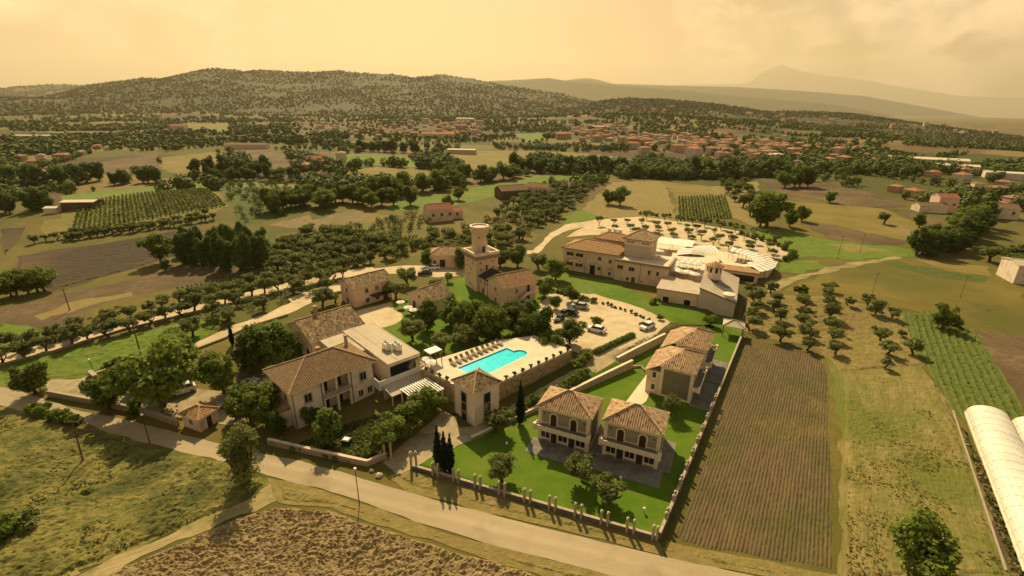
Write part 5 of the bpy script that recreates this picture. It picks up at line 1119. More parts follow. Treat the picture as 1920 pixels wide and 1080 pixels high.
# ------------------------------------------------------------------ polytunnels
MAT['film'] = M('milky_plastic_film', (0.70, 0.66, 0.55), (0.64, 0.60, 0.50), 0.45, (0.57, 0.53, 0.43), 0.2, (0.55, 0.75), rough=0.4, spec=0.3)
G0 = Vector((77.0, 70.4)); G1 = Vector((56.9, 39.6)); gd = (G1-G0).normalized(); grot = math.atan2(gd.y, gd.x); gn = Vector((-gd.y, gd.x)); gl = 52.0
for k in range(3):
    w, h = 5.5, 2.1; c0 = G0+gn*(w*(k+0.5)+0.1*k)
    r = empty('polytunnel', (c0.x, c0.y, 0.1), grot, ('polytunnel nearest the stubble, with its whole length in view', 'middle polytunnel of the three, partly behind the first', 'rightmost polytunnel, only its far end in view')[k], 'polytunnel', 'plastic tunnels at the right edge')
    m = MB(); nb = 18; L_ = 36.5 if k == 0 else 39.0
    def P(i, j):
        a = math.pi*j/14; x = L_*i/(nb*3); s = 1-0.018*math.sin(math.pi*((i % 3)/3.0)); return (x, -w/2*math.cos(a)*s, 0.35+h*math.sin(a)**0.85*s)
    for i in range(nb*3):
        for j in range(14): m.poly([P(i, j), P(i+1, j), P(i+1, j+1), P(i, j+1)])
    for s in (-1, 1):
        m.poly([(0, s*w/2, -0.2), (L_, s*w/2, -0.2), (L_, s*w/2, 0.35), (0, s*w/2, 0.35)][::s])
    m.build('film', MAT['film'], r, smooth=True)
    MB().poly([(0.02, -w/2*math.cos(math.pi*j/14), 0.35+h*math.sin(math.pi*j/14)**0.85) for j in range(15)]).build('far_end', MAT['film'], r)
    MB().poly([(L_-0.4, -w/2*math.cos(math.pi*j/14)*.98, 0.35+.98*h*math.sin(math.pi*j/14)**0.85) for j in range(15)]).build('near_end', MAT['film'], r)
    for b in range(nb+1):
        x = L_*b/nb; MB().tube([(x, -w/2*math.cos(math.pi*j/10)*1.003, 0.355+h*1.003*math.sin(math.pi*j/10)**0.85) for j in range(11)], [0.024]*11, 4).build('hoop', MAT['flatpale'], r)
    for s in (-1, 1): MB().box(0, L_, s*w/2-0.11, s*w/2+0.11, 0.28, 0.42).build('gutter', MAT['trim'], r)
r = gwall('tunnel_kerb', [G0-gn*1.5, G0-gn*1.5+gd*37], 0.22, 0.2, 'concrete', 'pale concrete kerb running beside the nearest polytunnel', 'kerb')

# ------------------------------------------------------------------ poles
def pole(px, py, h, label, lean=(0, 0), r0=0.12, lamp=False, arm=False, name='utility_pole', cat='pole'):
    p = at(px, py); r = empty(name, (p.x, p.y, p.z), 0, label, cat)
    MB().tube([(0, 0, -0.3), (lean[0]*h, lean[1]*h, h)], [r0, r0*0.65], 7).build('shaft', MAT['wood'] if not lamp else MAT['metal'], r)
    tx, ty = lean[0]*h, lean[1]*h
    if arm: MB().box(tx-0.7, tx+0.7, ty-0.05, ty+0.05, h-0.35, h-0.24).build('crossarm', MAT['wood'], r)
    if lamp: MB().lathe([(0, h+0.22), (0.16, h+0.2), (0.2, h), (0.06, h-0.05), (0, h-0.05)], 10, tx, ty).build('lamp_head', MAT['white'], r)
    return r
pole(156, 866, 6.8, 'leaning wooden pole in the tall grass by the road', (0.02, 0.05), arm=True)
pole(281, 832, 5.0, 'thin pole at the far side of the road before the lodge', (0.0, 0.02), 0.08, True, name='street_lamp', cat='lamp post')
pole(306, 775, 6.5, 'pole standing on the verge beside the roadside wall', (0.0, 0.0), arm=True)
pole(674, 946, 5.6, 'thin lamp post at the ploughed edge of the road', (0, 0), 0.07, True, name='street_lamp', cat='lamp post')
pole(1383, 612, 6.0, 'slim post by the gazebo at the end of the boundary wall', (0.02, 0.0), 0.08)
pole(131, 582, 5.5, 'wooden pole on the brown slope above the avenue', arm=True); pole(1632, 562, 7.5, 'thin pole in the wide olive-green field', r0=0.06, arm=True); pole(1800, 560, 6.5, 'thin pole in the field farther right', r0=0.06, arm=True)
pole(1612, 476, 7, 'thin pole on the bright green strip', r0=0.07, arm=True); pole(1570, 486, 8, 'thin pole left of the dirt track', r0=0.07, arm=True)
pole(176, 702, 3.0, 'small twin lamp post on the grass above the entrance wall', r0=0.06, lamp=True, name='street_lamp', cat='lamp post')
pole(265, 668, 8.5, 'pale bare pole rising behind the big entrance tree', (0.0, 0.0), 0.14)
for px, py, l in ((1163, 903, 'small white garden lamp at the terrace corner of the front villa'), (1207, 962, 'small white garden lamp on the open lawn near the fence corner'), (950, 838, 'small garden lamp left of the front villa terrace')):
    p = at(px, py); r = empty('garden_lamp', p, 0, l, 'lamp'); MB().tube([(0, 0, 0), (0, 0, 0.55)], [0.05, 0.04], 6).build('stem', MAT['metal'], r); MB().lathe([(0, 0.5), (0.16, 0.56), (0.2, 0.72), (0.13, 0.88), (0, 0.92)], 10).build('globe', MAT['white'], r)
r = empty('skip', (-24.6, 60.6, 0.05), R(-15), 'small dark compost bin with pale lid in the front garden', 'bin'); MB().box(-0.6, 0.6, -0.5, 0.5, 0, 0.9).build('tub', MAT['metal'], r); MB().box(-0.45, 0.45, -0.35, 0.35, 0.903, 0.98).build('lid', MAT['white'], r)
for k, (px, py, s, l) in enumerate(((711, 893, 0.55, 'pale boulder lying at the road edge by the gate'), (697, 884, 0.4, 'smaller boulder at the garden wall end by the gate'), (737, 878, 0.5, 'rough boulder half buried in the gate verge'), (748, 890, 0.35, 'low stone in the dry verge right of the gate'))):
    p = at(px, py); m = MB(); q = random.Random(k); m.lathe([(0, -0.2), (s*0.9, 0), (s, s*0.4), (s*0.6, s*0.85), (0, s)], 9); m.v = [(x*(1+q.uniform(-.15, .15)), y*(0.75+q.uniform(-.15, .15)), z*(1+q.uniform(-.1, .1))) for x, y, z in m.v]
    o = m.build('boulder', MAT['trim'] if k == 0 else MAT['pillar']); o.location = p; tag(o, l, 'boulder')

for k, (a, b) in enumerate(((752, 578), (766, 588), (776, 593))):
    p = at(a, b); parasol(p.x, p.y, p.z+0.03, ('left', 'middle', 'right')[k]+' white garden parasol on the lawn in front of the gabled cottage', 0.75)
r = empty('wooden_hut', (*at(447, 672)[:2], 1.0), R(20), 'little wooden garden hut with pale roof left of the dark trees', 'hut')
wall(r, 0.1, 2.9, 0.1, 2.1, -0.5, 1.8, 'wood', gable='x', rise=0.6); roof(r, -0.1, 3.1, -0.1, 2.3, 1.9, 0.7, 'r_orange', hip=(False, False)); opening(r, (0.1, 2.9, 0.1, 2.1), 'F', 1.4, 0.02, 0.8, 1.6, 'door', 'door')
# ------------------------------------------------------------------ planting: leaf-clump crowns on tapered trunks
def leafmat(name, c1, c2, c3, rnd=0.28):
    m = M(name, c1, c2, 0.55, c3, 1.6, (0.45, 0.62), rough=0.7, rnd=rnd, spec=0.2)
    t = m.node_tree; b = t.nodes['Principled BSDF']; out = t.nodes['Material Output']
    tr = t.nodes.new('ShaderNodeBsdfTranslucent'); mx = t.nodes.new('ShaderNodeMixShader'); mx.inputs[0].default_value = 0.42
    t.links.new(b.inputs['Base Color'].links[0].from_socket, tr.inputs['Color']); t.links.new(b.outputs[0], mx.inputs[1]); t.links.new(tr.outputs[0], mx.inputs[2]); t.links.new(mx.outputs[0], out.inputs['Surface']); return m
MAT['leaf'] = leafmat('broad_leaves', (0.150, 0.205, 0.022), (0.220, 0.252, 0.032), (0.095, 0.142, 0.019))
MAT['leafd'] = leafmat('dark_leaves', (0.102, 0.156, 0.020), (0.152, 0.200, 0.027), (0.066, 0.110, 0.017))
MAT['olive'] = leafmat('olive_leaves', (0.180, 0.202, 0.050), (0.240, 0.248, 0.068), (0.122, 0.148, 0.036))
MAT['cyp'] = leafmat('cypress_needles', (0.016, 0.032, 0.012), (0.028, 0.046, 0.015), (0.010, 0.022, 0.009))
MAT['vine'] = leafmat('vine_leaves', (0.110, 0.140, 0.020), (0.155, 0.170, 0.030), (0.070, 0.095, 0.016))
MAT['bark'] = M('grey_brown_bark', (0.105, 0.080, 0.050), (0.065, 0.050, 0.033), 3.0, bump=0.6, bs=6)
def leaf_cloud(q, lobes, n, size, flat=0.0, core=0.5):
    """quads scattered through a set of lobes (centre, radii), thicker towards their outside"""
    P = np.array([l[0] for l in lobes], float); S = np.array([l[1] for l in lobes], float); w = (S[:, 0]*S[:, 1]*S[:, 2])**0.66; w /= w.sum()
    k = q.choice(len(lobes), n, p=w); d = q.normal(size=(n, 3)); d /= np.linalg.norm(d, axis=1)[:, None]; d[:, 2] = np.abs(d[:, 2])*np.where(q.random(n) < 0.68, 1, -0.8)
    rr = core+(1-core)*q.random(n)**0.6; rr *= 1+0.13*q.normal(size=n); c = P[k]+d*S[k]*rr[:, None]
    nrm = d+q.normal(size=(n, 3))*0.55; nrm[:, 2] += 0.55; nrm /= np.linalg.norm(nrm, axis=1)[:, None]
    a = np.cross(nrm, q.normal(size=(n, 3))); a /= np.linalg.norm(a, axis=1)[:, None]; b = np.cross(nrm, a)
    sz = size*(0.55+0.9*q.random(n))[:, None]; e = 0.5+0.5*q.random(n)[:, None]
    v = np.stack((c-a*sz-b*sz*e*0.5, c+a*sz*0.3-b*sz*e, c+a*sz+b*sz*e*0.4, c-a*sz*0.2+b*sz*e), 1).reshape(-1, 3)
    return v, np.arange(4*n).reshape(-1, 4)
def crown_mesh(name, q, lobes, n, size, mat, core=0.5): v, f = leaf_cloud(q, lobes, n, size, core=core); return np_mesh(name, v, f, mat)
def trunk_mesh(name, q, h, r, limbs, spread, lean=0.15, split=0.45):
    m = MB(); b = Vector((q.normal()*lean*h*0.3, q.normal()*lean*h*0.3, h*split)); m.tube([(0, 0, -0.4), (b.x*0.4, b.y*0.4, h*split*0.5), b], [r*1.25, r, r*0.85], 8)
    for k in range(limbs):
        a = 2*math.pi*(k+q.random()*0.6)/limbs; e = b+Vector((math.cos(a)*spread, math.sin(a)*spread, h*(0.9-split)*(0.8+0.4*q.random()))); md = b.lerp(e, 0.5)+Vector((math.cos(a)*spread*0.2, math.sin(a)*spread*0.2, 0)); m.tube([b-Vector((0, 0, r*0.4)), md, e], [r*0.6, r*0.42, r*0.15], 6)
    return m.mesh(name, MAT['bark'], True)
def lobes_round(q, rx, rz, cz, n, var=0.3, small=0.5):
    """an uneven crown: a loose core and side clumps of very different size thrown out from it"""
    ax, ay = 1+0.16*q.normal(), 1+0.16*q.normal(); L = [((q.normal()*rx*0.12, q.normal()*rx*0.12, cz), (rx*0.6*ax, rx*0.6*ay, rz*0.66))]
    for k in range(n):
        d = q.normal(size=3); d /= np.linalg.norm(d); d[2] = d[2]*0.85+0.08; s = small*(0.45+0.95*q.random()); o = 0.55+0.38*q.random(); L.append(((d[0]*rx*o*ax, d[1]*rx*o*ay, cz+d[2]*rz*o), (rx*s, rx*s*(0.8+0.4*q.random()), rz*s*(0.65+0.4*q.random()))))
    return L
VAR = {}
def variants(kind, n, fn):
    VAR[kind] = []
    for i in range(n): VAR[kind].append(fn(np.random.default_rng(hash_(kind)+i*17)))
def hash_(s): return sum(ord(c)*(i+3) for i, c in enumerate(s))
variants('olive', 6, lambda q: (trunk_mesh('trunk', q, 2.6, 0.24, 4, 0.9, 0.4, 0.36), crown_mesh('crown', q, lobes_round(q, 2.0, 1.35, 2.35, 11, small=0.40), 2100, 0.165, MAT['olive'], 0.3)))
variants('broad', 6, lambda q: (trunk_mesh('trunk', q, 4.8, 0.28, 5, 1.5, 0.15, 0.3), crown_mesh('crown', q, lobes_round(q, 3.0, 3.1, 3.9, 18, small=0.40)+[((0, 0, 2.2), (2.0, 2.0, 1.6))], 4600, 0.225, MAT['leaf'], 0.4)))
variants('dark', 5, lambda q: (trunk_mesh('trunk', q, 4.8, 0.26, 4, 1.2, 0.15, 0.3), crown_mesh('crown', q, lobes_round(q, 2.5, 3.4, 4.0, 16, small=0.40)+[((0, 0, 1.9), (1.9, 1.9, 1.6))], 4000, 0.225, MAT['leafd'], 0.4)))
variants('poplar', 5, lambda q: (trunk_mesh('trunk', q, 10.0, 0.3, 3, 0.6, 0.15, 0.25), crown_mesh('crown', q, [((q.normal()*0.6, q.normal()*0.6, z), (2.3*s, 2.3*s, 2.2)) for z, s in ((1.8, .9), (4, 1.05), (6.4, 1.1), (8.6, 1.05), (10.4, .85), (11.6, .6))], 4200, 0.27, MAT['leafd'], 0.45)))
variants('cypress', 3, lambda q: (trunk_mesh('trunk', q, 1.2, 0.12, 2, 0.1), crown_mesh('crown', q, [((0, 0, z), (0.62*s, 0.62*s, 0.9)) for z, s in ((0.9, .75), (1.9, 1), (3, .95), (4.1, .72), (5.1, .45), (5.9, .2))], 1800, 0.13, MAT['cyp'], 0.6)))
variants('yard', 5, lambda q: (trunk_mesh('trunk', q, 2.4, 0.13, 5, 0.9, 0.2, 0.5), crown_mesh('crown', q, [((math.cos(a)*1.0, math.sin(a)*1.0, 2.5+0.4*q.random()), (0.8, 0.8, 0.55)) for a in q.random(6)*6.28]+[((0, 0, 2.7), (1.0, 1.0, 0.6))], 620, 0.19, MAT['olive'], 0.35)))
variants('shrub', 5, lambda q: (trunk_mesh('stem', q, 0.8, 0.07, 4, 0.3), crown_mesh('foliage', q, lobes_round(q, 1.0, 0.9, 0.75, 8), 1000, 0.14, MAT['leaf'], 0.35)))
variants('greyshrub', 4, lambda q: (trunk_mesh('stem', q, 0.8, 0.07, 4, 0.3), crown_mesh('foliage', q, lobes_round(q, 1.1, 0.85, 0.7, 8), 1000, 0.14, MAT['olive'], 0.3)))
variants('wispy', 1, lambda q: (trunk_mesh('trunk', q, 4.2, 0.22, 7, 1.2, 0.1, 0.2), crown_mesh('crown', q, lobes_round(q, 1.75, 1.9, 4.0, 14, small=0.36)+[((0, 0, 1.3), (1.5, 1.5, 1.5)), ((0, 0, 2.6), (1.3, 1.3, 1.2))], 5200, 0.10, MAT['olive'], 0.25)))
NAMES = {'olive': ('olive_tree', 'olive tree'), 'broad': ('broadleaf_tree', 'tree'), 'dark': ('dark_tree', 'tree'), 'poplar': ('poplar_tree', 'poplar'), 'cypress': ('cypress_tree', 'cypress'), 'yard': ('pruned_tree', 'tree'), 'shrub': ('leafy_shrub', 'shrub'), 'greyshrub': ('grey_shrub', 'shrub'), 'wispy': ('wispy_tree', 'tree')}
CNT = {}
def plant(kind, x, y, s, label, group=None, z=None, sz=None, parts=True, var=None):
    nm, cat = NAMES[kind]; CNT[kind] = CNT.get(kind, 0)+1
    k = VAR[kind][(rng.randrange(99) if var is None else var) % len(VAR[kind])]
    r = empty(nm, (x, y, gz(x, y) if z is None else z), rng.uniform(0, 6.28), label, cat, group); v = s*(sz or rng.uniform(0.92, 1.1)); r.scale = (s*rng.uniform(.94, 1.06), s*rng.uniform(.94, 1.06), v)
    a = 'stem' if 'shrub' in kind else 'trunk'; link(a, k[0], r); link('foliage' if 'shrub' in kind else 'crown', k[1], r); return r
def one(kind, px, py, s, label, group=None, z=None, sz=None): p = at(px, py, z); return plant(kind, p.x, p.y, s, label, group, z=p.z, sz=sz)
def row(kind, pts, n, s, fmt, group, jit=0.3, svar=0.12):
    """n trees along a polyline of photo pixels, spaced evenly on the ground; fmt gets the ordinal"""
    P = [Vector(at(*p)[:2]) for p in pts]; L = [0]
    for a, b in zip(P, P[1:]): L.append(L[-1]+(b-a).length)
    for k in range(n):
        t = L[-1]*k/max(1, n-1); i = max(j for j in range(len(P)-1) if L[j] <= t+1e-6 or j == 0); q = P[i].lerp(P[i+1], (t-L[i])/max(1e-6, L[i+1]-L[i]))
        plant(kind, q.x+rng.gauss(0, jit), q.y+rng.gauss(0, jit), s*rng.uniform(1-svar, 1+svar), fmt % (NUM[k] if k < len(NUM) else '%d-th' % (k+1)), group)
# avenue trees
row('olive', [(2, 684), (41, 674), (91, 658), (136, 647), (175, 637), (219, 627), (259, 617), (301, 602), (339, 594), (374, 579), (407, 572), (477, 554), (542, 539), (640, 520)], 22, 1.0, '%s olive tree from left in the near row of the pale avenue', 'olives lining the pale avenue')
row('olive', [(22, 652), (66, 648), (106, 636), (146, 628), (185, 616), (220, 604), (252, 593), (290, 585), (326, 573), (364, 563), (397, 558), (429, 550), (464, 541), (527, 527), (640, 503)], 22, 0.95, '%s olive tree from left in the far row of the pale avenue', 'olives lining the pale avenue')
# trees with a place of their own
for a in (
 ('broad', 305, 762, 1.75, 'huge dark broadleaf tree at the estate entrance, taller than its neighbours'), ('broad', 345, 700, 1.15, 'broadleaf tree merging into the right of the huge entrance tree'), ('dark', 258, 735, 0.75, 'dark tree filling the left side of the huge entrance tree'),
 ('broad', 206, 766, 0.8, 'bright green tree leaning over the roadside wall left of the lodge'), ('broad', 66, 738, 0.85, 'lone tree on the verge at the far left road junction'), ('shrub', 256, 774, 1.1, 'round grey-green bush beside the roadside wall'),
 ('broad', 420, 738, 1.05, 'dark tree on the shaded drive left of the farmhouse'), ('dark', 520, 690, 1.25, 'tall dark conifer-like tree left of the barn gable'), ('dark', 490, 670, 1.15, 'dark tree behind the farmhouse parking, nearest the path'), ('dark', 468, 700, 1.0, 'dark tree left of the farmhouse porch'), ('dark', 548, 680, 1.0, 'dark tree squeezed between barn and farmhouse'),
 ('cypress', 437, 648, 0.8, 'small pointed conifer by the upper garden path'), ('dark', 215, 698, 0.45, 'trimmed dark bush behind the curved entrance wall'), ('greyshrub', 250, 690, 1.6, 'grey shrub left of the bare pale pole'), ('olive', 335, 640, 0.95, 'olive tree on the grass above the huge entrance tree'), ('olive', 362, 632, 1.1, 'wide olive tree on the grass left of the upper path'), ('olive', 310, 650, 0.7, 'small olive on the grass below the avenue'),
 ('broad', 500, 800, 0.95, 'leafy tree at the corner of the farmhouse nearest the road'), ('broad', 470, 790, 0.85, 'leafy tree overhanging the garden wall left of the farmhouse'), ('dark', 445, 785, 0.7, 'low dark tree by the garden wall right of the lodge'), ('dark', 525, 815, 0.6, 'dark low tree behind the garden wall, left of the vegetable plot'), ('dark', 615, 835, 0.85, 'dark tree in the front garden left of the vegetable plot'), ('broad', 585, 800, 0.5, 'small tree in the deep shade of the farmhouse front'),
 ('broad', 795, 790, 0.75, 'bright leafy tree in front of the white pergola'), ('broad', 770, 805, 0.7, 'leafy tree in the hedge between garden and drive, pergola end'), ('broad', 745, 825, 0.7, 'leafy tree in the middle of the garden hedge by the drive'), ('broad', 725, 845, 0.62, 'leafy tree at the gate end of the garden hedge'), ('broad', 812, 770, 0.6, 'leafy tree touching the shade below the pool wall'), ('shrub', 700, 855, 1.3, 'dense shrub behind the gate pillars'),
 ('olive', 928, 812, 1.15, 'grey olive tree in front of the pool pavilion'), ('olive', 940, 902, 1.0, 'leftmost olive tree standing alone on the villa lawn'), ('olive', 1088, 905, 1.05, 'olive with leaning trunk on the lawn below the left front villa'), ('olive', 1138, 942, 1.0, 'olive tree nearest the roadside wall on the villa lawn'), ('olive', 1256, 778, 0.9, 'olive tree between the front and rear villas'), ('greyshrub', 1135, 893, 0.55, 'low round bush on the lawn edge before the front villas'),
 ('cypress', 822, 878, 1.0, 'left cypress of the three by the gate'), ('cypress', 834, 884, 1.05, 'middle cypress of the three by the gate'), ('cypress', 845, 886, 1.02, 'right cypress of the three by the gate'), ('cypress', 975, 795, 1.15, 'slim cypress beside the left front villa'),
 ('wispy', 463, 905, 1.45, 'tall wispy tree between the road and the ploughed clods'), ('broad', 1715, 1092, 1.0, 'round green tree at the bottom right corner'),
 ('broad', 1068, 645, 0.85, 'oval dark tree at the corner of the gravel nearest the pool'), ('broad', 1118, 612, 0.38, 'small round tree beside the white car on the gravel'), ('broad', 1035, 660, 0.7, 'tree at the far end of the pool terrace'), ('dark', 1015, 640, 0.95, 'dark tree behind the far end of the pool'), ('broad', 1012, 618, 0.65, 'tree on the gravel edge left of the dark cars'), ('broad', 1042, 580, 0.5, 'small oval tree among weeds at the gravel edge'), ('broad', 1072, 566, 0.6, 'round tree at the back of the gravel car park'), ('broad', 1020, 556, 0.8, 'tree right of the tower house stair'),
 ('dark', 845, 610, 1.1, 'dark tree right of the gabled cottage'), ('broad', 880, 606, 0.85, 'leafy tree below the tower shaft'), ('broad', 912, 616, 0.85, 'leafy tree in the garden below the middle wing'), ('broad', 948, 604, 0.6, 'leafy tree hiding the foot of the tower house'), ('broad', 870, 630, 1.0, 'garden tree left of the pool loungers'), ('broad', 925, 635, 1.1, 'broad garden tree behind the pool'), ('broad', 968, 625, 1.1, 'garden tree behind the curved end of the pool'), ('dark', 994, 604, 0.6, 'dark tree beside the silver car below the stair'), ('broad', 985, 640, 0.8, 'low garden tree at the end of the lounger row'),
 ('olive', 775, 640, 1.35, 'big olive tree in the garden right of the annex roof'), ('olive', 830, 660, 1.3, 'grey olive tree above the left end of the pool'), ('olive', 865, 650, 1.4, 'grey olive tree behind the loungers, middle of the garden'), ('olive', 895, 642, 1.3, 'grey olive tree behind the loungers, toward the far end'), ('dark', 800, 620, 0.95, 'dark tree between round courtyard and garden'), ('olive', 820, 680, 0.9, 'small olive on the garden edge by the pool steps'),
 ('dark', 800, 500, 0.8, 'tall dark conifer left of the low tiled building'), ('dark', 863, 505, 0.8, 'tall dark conifer against the left tower wall'), ('broad', 938, 500, 0.9, 'tree behind the roof of the tower house'), ('broad', 970, 500, 0.9, 'tree between tower house and hotel lane'), ('broad', 1042, 525, 1.0, 'round dark tree at the left corner of the hotel'), ('olive', 1010, 505, 1.3, 'tree on the lawn left of the hotel'), ('olive', 815, 545, 1.0, 'olive on the lawn behind the gabled cottage'), ('olive', 742, 560, 1.3, 'olive tree right of the rose guest house'), ('olive', 605, 575, 1.2, 'dark olive left of the rose guest house'), ('olive', 628, 568, 0.9, 'olive at the left wall of the rose guest house'), ('olive', 765, 535, 1.3, 'olive above the gabled cottage'), ('olive', 840, 530, 0.8, 'small olive on the lawn left of the tower foot'),
 ('broad', 1331, 610, 0.42, 'small ball-topped tree on the lawn by the gazebo'), ('shrub', 1237, 600, 0.8, 'bush at the right end of the gravel car park'), ('shrub', 1205, 612, 0.8, 'bush behind the white car at the driveway'), ('greyshrub', 1225, 570, 1.0, 'low bush at the left corner of the function hall'),
 ('broad', 302, 493, 1.25, 'lone tree at the edge of the dark ploughed field'), ('dark', 311, 508, 0.5, 'small dark tree beside the lone one at the dark field'),
 ('broad', 1438, 424, 2.1, 'big dark tree standing alone above the orchard yard'), ('broad', 1425, 425, 1.5, 'dark tree merged with the left of the big one'), ('broad', 1766, 616, 0.85, 'lone dark tree at the head of the green crop'), ('shrub', 1790, 612, 1.5, 'bush right of the lone tree at the green crop'),
 ('broad', 1480, 425, 0.9, 'left tree of the small group right of the big dark tree'), ('broad', 1503, 415, 0.95, 'right tree of the small group right of the big dark tree'), ('broad', 1477, 402, 0.8, 'round tree behind the small group'), ('olive', 1657, 420, 1.4, 'lone tree in the golden pasture on the right'), ('broad', 1555, 380, 0.9, 'lone round tree below the brown hill field'), ('broad', 1722, 427, 0.8, 'lone round tree at the pasture edge on the right'),
 ('greyshrub', 60, 985, 1.3, 'dark bush at the left of the tall grass'), ('shrub', 165, 925, 0.5, 'small dark bush in the middle of the tall grass'), ('shrub', 10, 1010, 1.6, 'scrub bush in the bottom left corner'),
 ('broad', 818, 312, 1.2, 'dark bushy tree alone in the green fields behind the tower'), ('broad', 840, 392, 0.9, 'tree left of the red-roofed farmhouse'), ('broad', 860, 375, 0.9, 'tree behind the red-roofed farmhouse'), ('broad', 770, 385, 1.2, 'tree on the bright green strip'),
): one(*a[:4], a[4])
row('shrub', [(60, 770), (100, 785), (140, 798)], 9, 1.1, '%s reedy shrub from the left on the bank below the road', 'reeds on the road bank', 0.4)
row('shrub', [(960, 782), (1010, 755), (1060, 728), (1098, 705)], 20, 0.95, '%s shrub from the pavilion in the hedge under the pool wall', 'hedge under the pool wall', 0.25)
row('shrub', [(1085, 690), (1098, 668)], 4, 1.1, '%s shrub in the dark corner at the end of the pool wall', 'shrubs at the pool wall corner', 0.2)
row('shrub', [(1035, 548), (1070, 555), (1110, 566)], 9, 0.8, '%s shrub from the left in the hedge behind the car park', 'hedge behind the car park', 0.2)
row('shrub', [(1130, 570), (1170, 583), (1215, 600)], 11, 0.45, '%s low bush from the left on the car park lawn edge', 'low bushes by the car park', 0.2)
row('greyshrub', [(1045, 605), (1065, 590), (1085, 572)], 7, 0.6, '%s weedy tuft between the gravel and the parked dark cars', 'weeds in the car park', 0.3)
row('shrub', [(795, 665), (820, 676), (845, 690)], 8, 0.5, '%s clipped bush from the annex along the garden edge', 'clipped garden edge', 0.15)
row('shrub', [(520, 832), (560, 842), (610, 852), (650, 862)], 9, 0.65, '%s shrub from the left behind the garden wall', 'shrubs behind the garden wall', 0.3)
row('shrub', [(200, 695), (225, 690), (245, 685)], 4, 0.7, '%s dark hedge bush behind the entrance wall', 'hedge behind the entrance wall', 0.2)
r = empty('clipped_hedge', (16.9, 87.6, 1.3), R(41), 'long clipped box hedge between gravel car park and driveway', 'hedge')
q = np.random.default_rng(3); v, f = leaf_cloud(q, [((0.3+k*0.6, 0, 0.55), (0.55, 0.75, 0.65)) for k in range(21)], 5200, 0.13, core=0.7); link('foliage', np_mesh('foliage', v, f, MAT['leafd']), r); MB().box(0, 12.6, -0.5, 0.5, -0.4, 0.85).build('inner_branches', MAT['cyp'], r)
# poplar clump beside the dark field
for k, (a, b, s) in enumerate(((345, 495, .95), (362, 497, 1.05), (380, 500, .8), (400, 498, .9), (415, 505, 1.0), (432, 507, 1.0), (450, 507, .95), (468, 503, 1.0), (485, 500, .95), (500, 498, .85), (375, 480, 1.0), (405, 482, .95), (440, 485, 1.0), (470, 480, .9), (495, 482, .9), (425, 470, .95), (455, 468, .9), (350, 475, .9))):
    one('poplar', a, b, s*0.78, '%s tall dark poplar of the clump, counted from the left front' % NUM[k], 'poplar clump by the dark field')
# rows of olives on the right, above the furrowed field
ORW = [[(1408, 552), (1420, 575), (1412, 605), (1405, 615)], [(1445, 550), (1455, 580), (1460, 610), (1462, 640)], [(1503, 560), (1505, 590), (1508, 622), (1510, 655)], [(1552, 545), (1556, 585), (1558, 625), (1562, 665)]]
for k, P in enumerate(ORW): row('olive', P, (5, 6, 6, 7)[k], 0.92, '%%s olive from the back in the %s row above the furrowed field' % NUM[k], 'olive rows above the furrowed field', 0.35, 0.18)
for k, (a, b, s) in enumerate(((1590, 574, .8), (1628, 575, 1.15), (1640, 590, 1.2), (1672, 598, .95), (1650, 640, 1.1), (1662, 665, 1.1), (1658, 690, .8), (1712, 665, 1.15), (1690, 632, .6), (1640, 622, .5))): one('olive', a, b, s*0.85, '%s olive tree in the loose row beside the stubble' % NUM[k], 'loose olives by the stubble')
# orchard yard
yk = [[(1128, 424), (1165, 422), (1230, 428), (1300, 436), (1370, 447), (1420, 458)], [(1150, 434), (1220, 437), (1280, 444), (1340, 454), (1400, 466), (1440, 474)], [(1190, 446), (1260, 451), (1320, 459), (1380, 472), (1450, 484)], [(1215, 412), (1290, 420), (1360, 432), (1430, 446), (1475, 466)]]
for k, P in enumerate(yk): row('yard', P, (12, 11, 8, 11)[k], 1.0, '%%s pruned tree from the left, %s row of the pale orchard yard' % NUM[k], 'pruned trees in the pale yard', 0.6, 0.15)
row('shrub', [(1390, 440), (1430, 452), (1470, 466), (1490, 480), (1470, 490)], 14, 1.2, '%s bush along the outer rim of the pale yard', 'bushes round the pale yard', 0.6)
row('shrub', [(1200, 402), (1260, 408), (1330, 416), (1390, 428)], 18, 1.0, '%s bush in the hedge behind the pale yard', 'hedge behind the pale yard', 0.5)
